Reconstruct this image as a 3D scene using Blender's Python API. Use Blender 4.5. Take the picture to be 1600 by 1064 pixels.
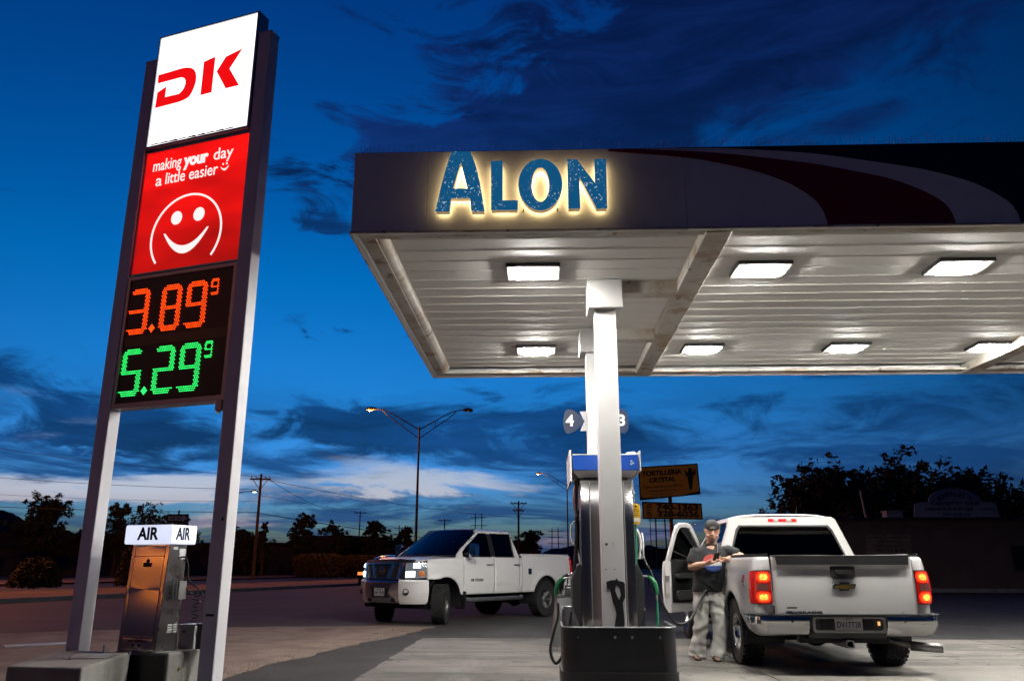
import bpy, bmesh, math, random
from math import sin, cos, pi, radians as R, sqrt, atan2, exp
from mathutils import Vector, Matrix, Euler, noise as mnoise
from mathutils.geometry import tessellate_polygon

random.seed(7)
scene = bpy.context.scene
COL = scene.collection
for o in list(bpy.data.objects):
    bpy.data.objects.remove(o, do_unlink=True)

# ------------------------------------------------------------------ camera
cam_data = bpy.data.cameras.new('camera')
cam = bpy.data.objects.new('camera', cam_data)
COL.objects.link(cam)
cam.location = (0, 0, 1.2)
cam.rotation_euler = (R(90 + 15.4657), 0, 0)
cam_data.sensor_width = 36
cam_data.lens = 36 * 1265 / 1600
cam_data.clip_start = 0.1
cam_data.clip_end = 20000
scene.camera = cam

# ------------------------------------------------------------------ node helper
class NT:
    def __init__(s, tree): s.t = tree; s.n = tree.nodes; s.l = tree.links
    def node(s, ty, **kw):
        n = s.n.new(ty)
        for k, v in kw.items(): setattr(n, k, v)
        return n
    def put(s, sock, v):
        if v is None: return
        if isinstance(v, bpy.types.NodeSocket): s.l.new(v, sock)
        else:
            try: sock.default_value = v
            except Exception:
                if isinstance(v, (int, float)): sock.default_value = (v, v, v)
                else: sock.default_value = tuple(v) + (1,)
    def math(s, op, a, b=None, c=None, clamp=False):
        n = s.node('ShaderNodeMath', operation=op, use_clamp=clamp)
        for i, v in enumerate((a, b, c)):
            if v is not None: s.put(n.inputs[i], v)
        return n.outputs[0]
    def vmath(s, op, a, b=None):
        n = s.node('ShaderNodeVectorMath', operation=op)
        s.put(n.inputs[0], a)
        if b is not None: s.put(n.inputs[1], b)
        return n.outputs['Value'] if op in ('DOT_PRODUCT', 'LENGTH') else n.outputs[0]
    def sep(s, v):
        n = s.node('ShaderNodeSeparateXYZ'); s.put(n.inputs[0], v); return n.outputs
    def comb(s, x=0, y=0, z=0):
        n = s.node('ShaderNodeCombineXYZ')
        for i, v in enumerate((x, y, z)): s.put(n.inputs[i], v)
        return n.outputs[0]
    def noise(s, vec=None, scale=5, detail=4, rough=.55, dist=0, dim='3D', w=None):
        n = s.node('ShaderNodeTexNoise', noise_dimensions=dim)
        if vec is not None: s.put(n.inputs['Vector'], vec)
        n.inputs['Scale'].default_value = scale; n.inputs['Detail'].default_value = detail
        n.inputs['Roughness'].default_value = rough; n.inputs['Distortion'].default_value = dist
        return n.outputs['Fac']
    def voro(s, vec=None, scale=5, feature='F1'):
        n = s.node('ShaderNodeTexVoronoi', feature=feature)
        if vec is not None: s.put(n.inputs['Vector'], vec)
        n.inputs['Scale'].default_value = scale
        return n.outputs['Distance']
    def ramp(s, fac, stops, interp='LINEAR'):
        n = s.node('ShaderNodeValToRGB'); cr = n.color_ramp; cr.interpolation = interp
        while len(cr.elements) > 1: cr.elements.remove(cr.elements[0])
        cr.elements[0].position = stops[0][0]; 
        def c4(c): return (c, c, c, 1) if isinstance(c, (int, float)) else (tuple(c) + (1,))[:4]
        cr.elements[0].color = c4(stops[0][1])
        for p, c in stops[1:]:
            e = cr.elements.new(p); e.color = c4(c)
        s.put(n.inputs[0], fac); return n.outputs[0]
    def rng(s, v, a, b, c=0., d=1., smooth=True):
        n = s.node('ShaderNodeMapRange', interpolation_type='SMOOTHSTEP' if smooth else 'LINEAR')
        s.put(n.inputs['Value'], v); s.put(n.inputs['From Min'], a); s.put(n.inputs['From Max'], b)
        s.put(n.inputs['To Min'], c); s.put(n.inputs['To Max'], d); return n.outputs[0]
    def mix(s, fac, a, b, blend='MIX'):
        n = s.node('ShaderNodeMix', data_type='RGBA', blend_type=blend)
        s.put(n.inputs[0], fac); s.put(n.inputs[6], a); s.put(n.inputs[7], b); return n.outputs[2]
    def mapping(s, vec, loc=(0, 0, 0), rot=(0, 0, 0), scale=(1, 1, 1)):
        n = s.node('ShaderNodeMapping'); s.put(n.inputs[0], vec)
        n.inputs[1].default_value = loc; n.inputs[2].default_value = rot; n.inputs[3].default_value = scale
        return n.outputs[0]
    def bump(s, h, strength=.3, dist=.01):
        n = s.node('ShaderNodeBump'); n.inputs['Strength'].default_value = strength
        n.inputs['Distance'].default_value = dist; s.put(n.inputs['Height'], h); return n.outputs[0]

# ------------------------------------------------------------------ dusk sky
SUN_EL, SUN_ROT = R(-4.0), R(-14)
world = bpy.data.worlds.new('World'); scene.world = world; world.use_nodes = True
W = NT(world.node_tree)
bg = W.n['Background']
sky = W.node('ShaderNodeTexSky', sky_type='NISHITA', sun_disc=False)
sky.sun_elevation = SUN_EL; sky.sun_rotation = SUN_ROT; sky.ozone_density = 4.0; sky.dust_density = 1.0
dirv = W.node('ShaderNodeTexCoord').outputs['Generated']
dx, dy, dz = W.sep(dirv)
el = W.math('MULTIPLY', W.math('ARCSINE', dz), 180 / pi)
az = W.math('MULTIPLY', W.math('ARCTAN2', dx, dy), 180 / pi)
zc = W.math('MAXIMUM', dz, 0.0)
# clear dusk air: the Nishita twilight, its red taken down the higher one looks
elN = W.math('DIVIDE', W.math('MAXIMUM', el, 0), 60.)
tint = W.ramp(elN, [(0, (.9, 1.8, 2.2)), (.09, (.62, 1.75, 1.9)), (.18, (.26, 1.95, 1.68)), (.32, (.01, 2.3, 1.80)),
                    (.45, (.005, 2.0, 1.75)), (.62, (.02, 1.6, 1.65)), (1, (.1, 1.1, 1.4))])
air = W.mix(1., sky.outputs[0], tint, 'MULTIPLY')
air = W.vmath('SCALE', air); air.node.inputs['Scale'].default_value = 3.3
# glow follows the sunset azimuth; it fades towards the east
sd = W.vmath('DOT_PRODUCT', W.vmath('NORMALIZE', W.comb(dx, dy, 0)), (sin(R(-16)), cos(R(-16)), 0))
west = W.rng(sd, -1., 1., 0., 1., smooth=False)
# cloud sheets, laid on a plane overhead so that they foreshorten to streaks at the horizon
den = W.math('ADD', zc, 0.10)
pl = W.comb(W.math('DIVIDE', dx, den), W.math('DIVIDE', dy, den), 0)
n1 = W.noise(W.mapping(pl, (3.7, 1.2, 0), (0, 0, R(24)), (.55, 1.15, 1)), 1.25, 5, .58, .5)

n3 = W.noise(W.mapping(W.comb(az, el, 0), (2.3, 3.1, 0), (0, 0, R(3)), (.05, .26, 1)), 1.5, 8, .66, .8)
n4 = W.noise(W.mapping(W.comb(az, el, 0), (7.3, 1.7, 0), (0, 0, R(-12)), (.08, .22, 1)), 1.4, 8, .64, .9)
azw = W.math('ADD', az, W.math('MULTIPLY', W.math('SUBTRACT', n4, .5), 14.))
elw = W.math('ADD', el, W.math('ADD', W.math('MULTIPLY', W.math('SUBTRACT', n3, .5), 4.5), W.math('MULTIPLY', W.math('SUBTRACT', n1, .5), 3.)))
def blob(a0, e0, ra, re, rot=0., k=1.):
    u = W.math('SUBTRACT', azw, a0); v = W.math('SUBTRACT', elw, e0)
    c, s_ = cos(R(rot)), sin(R(rot))
    p = W.math('DIVIDE', W.math('ADD', W.math('MULTIPLY', u, c), W.math('MULTIPLY', v, s_)), ra)
    q = W.math('DIVIDE', W.math('SUBTRACT', W.math('MULTIPLY', v, c), W.math('MULTIPLY', u, s_)), re)
    r2 = W.math('ADD', W.math('MULTIPLY', p, p), W.math('MULTIPLY', q, q))
    return W.math('MULTIPLY', W.math('EXPONENT', W.math('MULTIPLY', r2, -1.)), k)
def addup(*a):
    o = a[0]
    for b in a[1:]: o = W.math('ADD', o, b)
    return o
# high dark bank across the upper sky, ragged at the edges
bank = addup(blob(12, 33., 21, 5.5, 14, .80), blob(30, 42, 34, 9, 0, .7), blob(-5, 27, 9, 2.4, 16, .62), blob(4, 29, 9, 4, 0, .3), blob(22, 27, 12, 2.5, 10, .3),
             blob(-14.2, 22.6, 2.6, .8, 0, .5), blob(-13, 7.5, 16, 3.2, 0, .22), blob(-30, 9, 12, 3.0, 0, .45),
             blob(3, 9, 9, 3.6, 0, .42), blob(-10, 9.6, 7, 2.2, -6, .42), blob(26, 9.5, 16, 3.5, 6, .40),
             blob(-7.4, 16.1, 1.6, .7, 0, .42), blob(-12, 15.7, 1.2, .35, 0, .40), blob(-31, 22, 8, 2, 0, .10), blob(-25, 7.2, 8, .9, -5, .3))
thick = W.math('ADD', W.math('MULTIPLY', W.math('SUBTRACT', n4, .5), 1.5), bank)
thick = W.math('ADD', thick, W.math('MULTIPLY', W.math('SUBTRACT', n1, .5), .7))
dens = W.rng(thick, .18, .56)
# low scattered cover near the horizon, everywhere round
low = W.rng(el, 13.5, 6., 0., 1.)
lowc = W.math('MULTIPLY', W.rng(W.math('ADD', n3, W.math('MULTIPLY', W.math('SUBTRACT', n1, .5), .5)), .40, .60), low)
cover = W.math('MAXIMUM', W.math('MULTIPLY', dens, .92), W.math('MULTIPLY', lowc, .88))
cl_dark = W.ramp(elN, [(0, (.012, .040, .115)), (.12, (.004, .034, .125)), (.25, (.003, .040, .150)), (.5, (.003, .014, .080)), (.75, (.002, .008, .055)), (1, (.002, .008, .05))])
cl_dark = W.mix(1., cl_dark, W.rng(W.math('ADD', W.math('MULTIPLY', n3, .5), W.math('MULTIPLY', n1, .5)), .36, .62, .65, 1.75), 'MULTIPLY')
skyc = W.mix(cover, air, cl_dark)
# pale sunlit edges low in the west
glow = addup(blob(-33, 4.4, 12, .95, 0, 1.0), blob(-22, 4.3, 6, 1.5, 4, .9), blob(-6.5, 5.2, 7.5, .75, -2, 1.05), blob(-9.5, 6.6, 4, .9, -8, .55),
             blob(2.5, 1.9, 4, .8, 3, .5), blob(10.5, 2.2, 3.5, .9, 2, .5), blob(-18.5, 2.6, 4, .5, 4, .7), blob(-27, 8.4, 9, .9, 6, .42), blob(-33, 10.6, 7, 1.1, 0, .35), blob(-15, 9.9, 5, .8, 0, .18))
gl = W.rng(W.math('ADD', glow, W.math('MULTIPLY', W.math('SUBTRACT', n3, .50), 1.6)), .28, 1.0)
pale = W.ramp(elN, [(0, (.34, .20, .24)), (.045, (.42, .35, .41)), (.075, (.56, .58, .66)), (.16, (.24, .40, .58)), (.3, (.05, .2, .5))])
skyc = W.mix(W.math('MULTIPLY', gl, .85), skyc, pale)
fade = W.ramp(west, [(0, .52), (.35, .52), (.6, .52), (.78, .56), (.90, .86), (1, 1.)])
skyc = W.mix(1., skyc, fade, 'MULTIPLY')
W.put(bg.inputs['Color'], skyc)
bg.inputs['Strength'].default_value = 1.0
world.cycles.sampling_method = 'MANUAL'; world.cycles.sample_map_resolution = 256
# the sun is already down: only a trace of warm afterglow from the west
sun_d = bpy.data.lights.new('sun', 'SUN'); sun = bpy.data.objects.new('sun', sun_d); COL.objects.link(sun)
sun_d.energy = 0.015; sun_d.angle = R(12); sun_d.color = (1, .82, .7)
sun.rotation_euler = (R(84), 0, R(14 + 180)); sun['kind'] = 'helper'
# exposure and render
scene.view_settings.view_transform = 'Standard'
scene.view_settings.look = 'None'
scene.view_settings.exposure = 0.0
scene.view_settings.gamma = 1.0
scene.render.engine = 'CYCLES'
scene.cycles.use_denoising = True
scene.cycles.max_bounces = 6
scene.cycles.sample_clamp_indirect = 6
scene.cycles.caustics_reflective = False
scene.cycles.caustics_refractive = False

# ------------------------------------------------------------------ mesh helper
def fr(o, ex, ey, ez):
    o, ex, ey, ez = map(Vector, (o, ex, ey, ez))
    return lambda a, b, c: o + ex * a + ey * b + ez * c
XYZ = lambda a, b, c: Vector((a, b, c))
class MB:
    def __init__(s): s.v = []; s.f = []; s.m = []
    def add(s, vs, fs, mi=0):
        b = len(s.v); s.v.extend([tuple(v) for v in vs])
        for f in fs: s.f.append(tuple(b + i for i in f)); s.m.append(mi)
        return s
    def box(s, c, size, rz=0, mi=0, F=XYZ, top=None):
        hx, hy, hz = [d / 2 for d in size]; ca, sa = cos(rz), sin(rz); vs = []
        for sz in (-1, 1):
            k = top if (top and sz > 0) else (1, 1)
            for sx, sy in ((-1, -1), (1, -1), (1, 1), (-1, 1)):
                x, y = sx * hx * k[0], sy * hy * k[1]
                vs.append(F(c[0] + x * ca - y * sa, c[1] + x * sa + y * ca, c[2] + sz * hz))
        return s.add(vs, [(3, 2, 1, 0), (4, 5, 6, 7), (0, 1, 5, 4), (1, 2, 6, 5), (2, 3, 7, 6), (3, 0, 4, 7)], mi)
    def prism(s, polys, c0, c1, F=XYZ, mi=0, side_mi=None):
        """polys: outline or [outline, hole, ...] in (a,b); from depth c0 to c1 along the third axis"""
        if not isinstance(polys[0][0], (tuple, list)): polys = [polys]
        tri = tessellate_polygon([[Vector((p[0], p[1], 0)) for p in pl] for pl in polys])
        flat = [p for pl in polys for p in pl]; n = len(flat)
        vs = [F(p[0], p[1], c0) for p in flat] + [F(p[0], p[1], c1) for p in flat]
        fs = []
        for t in tri:
            a, b, c = [flat[i] for i in t]
            ar = (b[0] - a[0]) * (c[1] - a[1]) - (b[1] - a[1]) * (c[0] - a[0])
            t = t if ar > 0 else t[::-1]
            fs.append(tuple(i + n for i in t)); fs.append(tuple(t[::-1]))
        s.add(vs, fs, mi); sd = []; k = 0
        for pl in polys:
            m = len(pl)
            for i in range(m):
                j = (i + 1) % m; sd.append((k + i, k + j, n + k + j, n + k + i))
            k += m
        b = len(s.v) - 2 * n
        for f in sd: s.f.append(tuple(b + i for i in f)); s.m.append(mi if side_mi is None else side_mi)
        return s
    def tube(s, pts, r, n=8, cap=True, mi=0):
        pts = [Vector(p) for p in pts]; m = len(pts)
        rs = r if isinstance(r, (list, tuple)) else [r] * m
        vs = []; up = None
        for i, p in enumerate(pts):
            t = (pts[min(i + 1, m - 1)] - pts[max(i - 1, 0)])
            t = t.normalized() if t.length > 1e-9 else Vector((0, 0, 1))
            if up is None: up = t.orthogonal().normalized()
            up = (up - t * up.dot(t)); up = up.normalized() if up.length > 1e-6 else t.orthogonal().normalized()
            q = t.cross(up)
            rr = rs[i] if isinstance(rs[i], (tuple, list)) else (rs[i], rs[i])
            for k in range(n):
                a = 2 * pi * k / n; vs.append(p + up * cos(a) * rr[0] + q * sin(a) * rr[1])
        fs = [(i * n + k, i * n + (k + 1) % n, (i + 1) * n + (k + 1) % n, (i + 1) * n + k) for i in range(m - 1) for k in range(n)]
        if cap: fs += [tuple(range(n))[::-1], tuple((m - 1) * n + k for k in range(n))]
        return s.add(vs, fs, mi)
    def rings(s, rings, cap=True, mi=0):
        n = len(rings[0]); m = len(rings); vs = [v for r in rings for v in r]
        fs = [(i * n + k, i * n + (k + 1) % n, (i + 1) * n + (k + 1) % n, (i + 1) * n + k) for i in range(m - 1) for k in range(n)]
        if cap: fs += [tuple(range(n))[::-1], tuple((m - 1) * n + k for k in range(n))]
        return s.add(vs, fs, mi)
    def lathe(s, prof, n=24, F=XYZ, mi=0, a0=0., a1=2 * pi):
        """prof: (radius, height); axis is the third axis of F"""
        full = abs(a1 - a0 - 2 * pi) < 1e-6; m = len(prof); cols = n if full else n + 1; vs = []
        for k in range(cols):
            a = a0 + (a1 - a0) * k / n
            for r, h in prof: vs.append(F(r * cos(a), r * sin(a), h))
        fs = []
        for k in range(n):
            k2 = (k + 1) % cols
            for i in range(m - 1): fs.append((k * m + i, k2 * m + i, k2 * m + i + 1, k * m + i + 1))
        return s.add(vs, fs, mi)
    def grid(s, fn, nu, nv, mi=0, flip=False):
        vs = [fn(i / nu, j / nv) for i in range(nu + 1) for j in range(nv + 1)]
        fs = [(i * (nv + 1) + j, (i + 1) * (nv + 1) + j, (i + 1) * (nv + 1) + j + 1, i * (nv + 1) + j + 1) for i in range(nu) for j in range(nv)]
        if flip: fs = [f[::-1] for f in fs]
        return s.add(vs, fs, mi)
    def mesh(s, name):
        me = bpy.data.meshes.new(name); me.from_pydata(s.v, [], s.f); return me
    def build(s, name, mat, parent=None, smooth=False, bevel=0, solid=0, angle=38, seg=2, fix=False):
        me = s.mesh(name)
        for m_ in (mat if isinstance(mat, (list, tuple)) else [mat]): me.materials.append(m_)
        me.polygons.foreach_set('material_index', s.m)
        if fix:
            bm = bmesh.new(); bm.from_mesh(me); bmesh.ops.remove_doubles(bm, verts=bm.verts, dist=1e-5)
            bmesh.ops.recalc_face_normals(bm, faces=bm.faces); bm.to_mesh(me); bm.free()
        if smooth:
            me.shade_smooth(); me.set_sharp_from_angle(angle=R(angle))
        o = bpy.data.objects.new(name, me); COL.objects.link(o)
        if parent is not None: o.parent = parent
        if solid:
            md = o.modifiers.new('solid', 'SOLIDIFY'); md.thickness = abs(solid); md.offset = -1 if solid > 0 else 1
        if bevel:
            md = o.modifiers.new('bevel', 'BEVEL'); md.width = bevel; md.segments = seg; md.limit_method = 'ANGLE'; md.angle_limit = R(40)
        return o
def tag(o, label=None, cat=None, group=None, kind=None):
    if label: o['label'] = label
    if cat: o['category'] = cat
    if group: o['group'] = group
    if kind: o['kind'] = kind
    return o
def empty(name, loc=(0, 0, 0), rz=0, parent=None):
    o = bpy.data.objects.new(name, None); COL.objects.link(o); o.location = loc; o.rotation_euler = (0, 0, rz)
    o.empty_display_size = .2
    if parent is not None: o.parent = parent
    return o
def thing(name, label, cat, loc=(0, 0, 0), rz=0, group=None, kind=None):
    return tag(empty(name, loc, rz), label, cat, group, kind)
def copy_tree(o, parent=None):
    c = o.copy(); COL.objects.link(c)
    if parent is not None:
        c.parent = parent
    for ch in [x for x in bpy.data.objects if x.parent == o]: copy_tree(ch, c)
    return c
def wires(pts, n=16):
    """Catmull-Rom through points"""
    P = [Vector(p) for p in pts]; P = [P[0] * 2 - P[1]] + P + [P[-1] * 2 - P[-2]]; out = []
    for i in range(1, len(P) - 2):
        p0, p1, p2, p3 = P[i - 1:i + 3]
        for k in range(n):
            t = k / n
            out.append(.5 * ((2 * p1) + (p2 - p0) * t + (2 * p0 - 5 * p1 + 4 * p2 - p3) * t * t + (3 * p1 - p0 - 3 * p2 + p3) * t ** 3))
    out.append(P[-2]); return out
def text_obj(body, size, mat, name, parent, F, extrude=.002, bold=0., shear=0., align='CENTER', width=None, space=1.):
    """flat lettering as mesh; F maps (right, up, out)"""
    cu = bpy.data.curves.new('t', 'FONT'); cu.body = body; cu.size = size; cu.extrude = extrude; cu.offset = bold
    cu.shear = shear; cu.align_x = align; cu.align_y = 'CENTER'; cu.resolution_u = 4; cu.space_character = space
    o = bpy.data.objects.new('t', cu); COL.objects.link(o)
    dg = bpy.context.evaluated_depsgraph_get(); dg.update()
    me = bpy.data.meshes.new_from_object(o.evaluated_get(dg))
    bpy.data.objects.remove(o); bpy.data.curves.remove(cu)
    me.name = name
    k = 1.
    if width:
        xs = [v.co.x for v in me.vertices]; k = width / max(1e-6, max(xs) - min(xs))
    for v in me.vertices: v.co = F(v.co.x * k, v.co.y, v.co.z)
    me.materials.clear(); me.materials.append(mat)
    ob = bpy.data.objects.new(name, me); COL.objects.link(ob)
    if parent is not None: ob.parent = parent
    return ob
def scribble(name, par, F, w, h, mat, seed=1, words=2):
    """a line of print too small to read: uneven strokes"""
    rnd = random.Random(seed); m = MB(); x = -w / 2; st = h * .22; k = 0
    gaps = sorted(rnd.uniform(-.7, .7) * w / 2 for _ in range(words - 1))
    while x < w / 2:
        if any(abs(x - g) < h * .35 for g in gaps): x += h * .3; continue
        hh = h * rnd.choice((1., .7, .7, .85)); t = rnd.random()
        m.box((x, -h / 2 + hh / 2, 0), (st, hh, .001), F=F)
        if t < .6: m.box((x + h * .25, -h / 2 + (hh - st / 2 if t < .3 else hh / 2), .0002), (h * .5, st, .001), F=F)
        if t > .4: m.box((x + h * .45, -h / 2 + hh * .4, .0004), (st, hh * .7, .001), F=F)
        x += h * rnd.uniform(.65, .95)
    o = m.build(name, mat, par); o['kind'] = 'stuff'; return o
def bake(o):
    """apply an object's modifiers"""
    dg = bpy.context.evaluated_depsgraph_get(); dg.update()
    me = bpy.data.meshes.new_from_object(o.evaluated_get(dg)); old = o.data
    o.modifiers.clear(); o.data = me; bpy.data.meshes.remove(old); return o
def ellip(n, cx, cy, rx, ry, a0=0, a1=2 * pi, closed=True):
    m = n if closed else n - 1
    return [(cx + rx * cos(a0 + (a1 - a0) * i / m), cy + ry * sin(a0 + (a1 - a0) * i / m)) for i in range(n)]
def rrect(w, h, r, n=4, cx=0, cy=0):
    o = []
    for sx, sy, a in ((1, -1, -pi / 2), (1, 1, 0), (-1, 1, pi / 2), (-1, -1, pi)):
        for i in range(n + 1):
            t = a + pi / 2 * i / n; o.append((cx + sx * (w / 2 - r) + r * cos(t), cy + sy * (h / 2 - r) + r * sin(t)))
    return o

# ------------------------------------------------------------------ materials
def pm(name, col, rough=.5, metal=0., var=0., vs=6., bump=0., bs=60., spec=.5, coat=0., stain=None, emis=None, estr=0., aniso=0., arot=0., world_co=False, crack=None, rvar=0., stretch=(1, 1, 1), grain=None):
    m = bpy.data.materials.new(name); m.use_nodes = True; T = NT(m.node_tree); b = T.n['Principled BSDF']
    tc = T.node('ShaderNodeTexCoord'); co = tc.outputs['Object']
    if world_co: co = T.node('ShaderNodeNewGeometry').outputs['Position']
    co = T.mapping(co, scale=stretch)
    c = tuple(col) + (1,)
    out = c
    if var:
        nz = T.noise(co, vs, 5, .6)
        dk = tuple(max(0, x * (1 - var)) for x in col) + (1,); lt = tuple(min(1, x * (1 + var)) for x in col) + (1,)
        out = T.ramp(nz, [(.28, dk[:3]), (.72, lt[:3])])
    if grain:
        g = T.noise(co, grain[0], 2, .8)
        out = T.mix(T.rng(g, .35, .65), out, T.mix(1., out, (grain[1],) * 3, 'MULTIPLY'))
    for st in (stain if isinstance(stain, list) else [stain] if stain else []):
        scol, ss, th, wid, amt = st[:5]; sx = st[5] if len(st) > 5 else (1, 1, 1)
        nz = T.noise(T.mapping(co, (3.1, 7.7, 1.3), (0, 0, 0), sx), ss, 6, .65)
        f = T.math('MULTIPLY', T.rng(nz, th, th + wid), amt)
        out = T.mix(f, out, tuple(scol))
    if crack:
        nn = T.node('ShaderNodeTexNoise'); T.put(nn.inputs['Vector'], co); nn.inputs['Scale'].default_value = 2.3; nn.inputs['Detail'].default_value = 5
        sc = T.node('ShaderNodeVectorMath', operation='SCALE'); T.put(sc.inputs[0], nn.outputs['Color']); sc.inputs['Scale'].default_value = .8
        vd = T.voro(T.vmath('ADD', co, sc.outputs[0]), crack[0], 'DISTANCE_TO_EDGE')
        mk = T.rng(T.noise(T.mapping(co, (5, 2, 1)), .5, 3, .5), .46, .56)
        out = T.mix(T.math('MULTIPLY', T.math('MULTIPLY', T.rng(vd, crack[1], crack[1] * .3), mk), .85), out, crack[2])
    T.put(b.inputs['Base Color'], out)
    b.inputs['Roughness'].default_value = rough; b.inputs['Metallic'].default_value = metal
    b.inputs['Specular IOR Level'].default_value = spec; b.inputs['Coat Weight'].default_value = coat
    b.inputs['Coat Roughness'].default_value = .06
    b.inputs['Anisotropic'].default_value = aniso; b.inputs['Anisotropic Rotation'].default_value = arot
    if aniso:
        tg_ = T.node('ShaderNodeTangent', direction_type='RADIAL', axis='Z'); T.put(b.inputs['Tangent'], tg_.outputs[0])
    if rvar: T.put(b.inputs['Roughness'], T.rng(T.noise(co, vs * 1.7, 4, .6), .3, .7, max(.02, rough - rvar), rough + rvar))
    if bump: T.put(b.inputs['Normal'], T.bump(T.noise(co, bs, 4, .6), bump, .01))
    if emis:
        b.inputs['Emission Color'].default_value = tuple(emis) + (1,); b.inputs['Emission Strength'].default_value = estr
    return m
def emit(name, col, strength, base=(.8, .8, .8), uneven=None):
    """back-lit face: the tubes behind it are brighter in places"""
    m = bpy.data.materials.new(name); m.use_nodes = True; T = NT(m.node_tree); b = T.n['Principled BSDF']
    b.inputs['Base Color'].default_value = tuple(base) + (1,); b.inputs['Roughness'].default_value = .35
    b.inputs['Emission Color'].default_value = tuple(col) + (1,)
    b.inputs['Emission Strength'].default_value = strength
    if uneven:
        co = T.node('ShaderNodeTexCoord').outputs['Object']
        f = T.noise(T.mapping(co, scale=uneven[2]), uneven[0], 2, .5)
        T.put(b.inputs['Emission Strength'], T.rng(f, .3, .7, strength * (1 - uneven[1]), strength * (1 + uneven[1])))
    return m
def glassmat(name, tint, rough=.02):
    m = bpy.data.materials.new(name); m.use_nodes = True; T = NT(m.node_tree); T.n.remove(T.n['Principled BSDF'])
    tr = T.node('ShaderNodeBsdfTransparent'); tr.inputs[0].default_value = tuple(tint) + (1,)
    gl = T.node('ShaderNodeBsdfGlossy'); gl.inputs['Roughness'].default_value = rough
    fz = T.node('ShaderNodeFresnel'); T.put(fz.inputs[0], T.rng(T.node('ShaderNodeNewGeometry').outputs['Backfacing'], 0, 1, 1.52, 1 / 1.52, smooth=False))
    mx = T.node('ShaderNodeMixShader'); T.l.new(fz.outputs[0], mx.inputs[0]); T.l.new(tr.outputs[0], mx.inputs[1]); T.l.new(gl.outputs[0], mx.inputs[2])
    T.l.new(mx.outputs[0], T.n['Material Output'].inputs[0]); return m

M = {}
M['asphalt'] = pm('asphalt', (.055, .052, .050), .85, var=.35, vs=1.3, bump=.5, bs=90, world_co=True, grain=(140, .55), crack=(.45, .012, (.012, .012, .012)), stain=[((.075, .07, .066), .45, .52, .12, .7), ((.018, .018, .02), .9, .60, .08, .7)])
M['road'] = pm('road', (.032, .031, .034), .8, var=.3, vs=.6, bump=.3, bs=70, world_co=True, grain=(120, .6), stain=((.055, .052, .05), .25, .5, .15, .6, (.4, 1.5, 1)))
M['concrete'] = pm('concrete', (.20, .187, .165), .82, var=.22, vs=.9, bump=.25, bs=80, world_co=True, grain=(160, .80), crack=(.33, .005, (.05, .046, .04)),
                   stain=[((.085, .08, .072), .55, .50, .14, .8, (.5, 1.3, 1)), ((.035, .034, .032), 1.7, .60, .05, .8), ((.03, .029, .028), 6.0, .66, .03, .8), ((.30, .28, .25), .35, .52, .1, .5, (1.4, .3, 1)), ((.07, .065, .06), .9, .56, .04, .6, (.12, 1.6, 1)), ((.32, .30, .27), 2.2, .60, .1, .5)])
M['dirt'] = pm('dirt', (.30, .225, .175), .95, var=.28, vs=2.2, bump=.6, bs=40, world_co=True, grain=(90, .7), stain=((.12, .09, .07), .8, .52, .15, .6))
M['land'] = pm('land', (.06, .048, .038), .95, var=.4, vs=.2, world_co=True)
M['verge'] = pm('verge', (.20, .14, .09), .95, var=.4, vs=.5, bump=.5, bs=12, world_co=True)
M['kerb'] = pm('kerb', (.30, .28, .25), .85, var=.3, vs=2)
M['gravel'] = pm('gravel', (.10, .085, .075), .9, var=.5, vs=9)
M['block'] = pm('block', (.27, .26, .235), .85, var=.25, vs=3, bump=.4, bs=45, stain=[((.13, .12, .11), 2.5, .55, .15, .7), ((.38, .36, .32), 5, .6, .1, .5)])
M['postpaint'] = pm('postpaint', (.80, .78, .81), .42, var=.06, vs=2, stain=[((.25, .2, .17), 9, .70, .05, .7), ((.33, .31, .32), 1.2, .56, .2, .5, (1, 1, .25))])
M['white_metal'] = pm('white_metal', (.80, .795, .80), .38, var=.05, vs=1.2, bump=.02, bs=3, stain=((.52, .50, .50), .8, .56, .2, .5, (1, 1, .4)))
M['soffit'] = pm('soffit', (.90, .875, .83), .62, var=.05, vs=1.2, stain=[((.45, .40, .33), 1.3, .60, .15, .5), ((.36, .25, .15), 3.2, .72, .06, .5)])
M['trough'] = pm('trough', (.60, .57, .52), .5, var=.1, vs=2, stain=[((.34, .22, .13), 2.1, .50, .14, .85), ((.17, .09, .04), 3.6, .58, .08, .9), ((.40, .31, .22), 1.1, .46, .2, .7)])
M['cappaint'] = pm('cappaint', (.50, .49, .48), .4, var=.05, vs=2)
M['colpaint'] = pm('colpaint', (.72, .71, .695), .38, var=.04, vs=2.5, stain=[((.48, .36, .2), 7, .73, .04, .8, (1, 1, .35)), ((.5, .48, .46), 1.6, .58, .2, .4, (1, 1, .3))])
M['black'] = pm('black', (.012, .012, .013), .45, var=.2, vs=8)
M['blackpaint'] = pm('blackpaint', (.016, .017, .020), .5, var=.3, vs=5, bump=.15, bs=25, stain=[((.17, .17, .175), 6, .68, .03, .8), ((.10, .06, .04), 9, .70, .04, .6)])
M['rubber'] = pm('rubber', (.018, .018, .019), .8, var=.25, vs=14, bump=.2, bs=120)
M['stainless'] = pm('stainless', (.50, .49, .48), .30, 1., var=.05, vs=2, aniso=.75, rvar=.05, stretch=(1, 1, 1))
M['steel'] = pm('steel', (.36, .36, .36), .4, .9, var=.2, vs=6)
M['chrome'] = pm('chrome', (.82, .82, .83), .08, 1., rvar=.04, vs=5)
M['grey_plastic'] = pm('grey_plastic', (.13, .135, .14), .55, var=.12, vs=4, bump=.1, bs=60)
M['lightgrey'] = pm('lightgrey', (.42, .42, .41), .45, .1, var=.08, vs=4)
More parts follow.
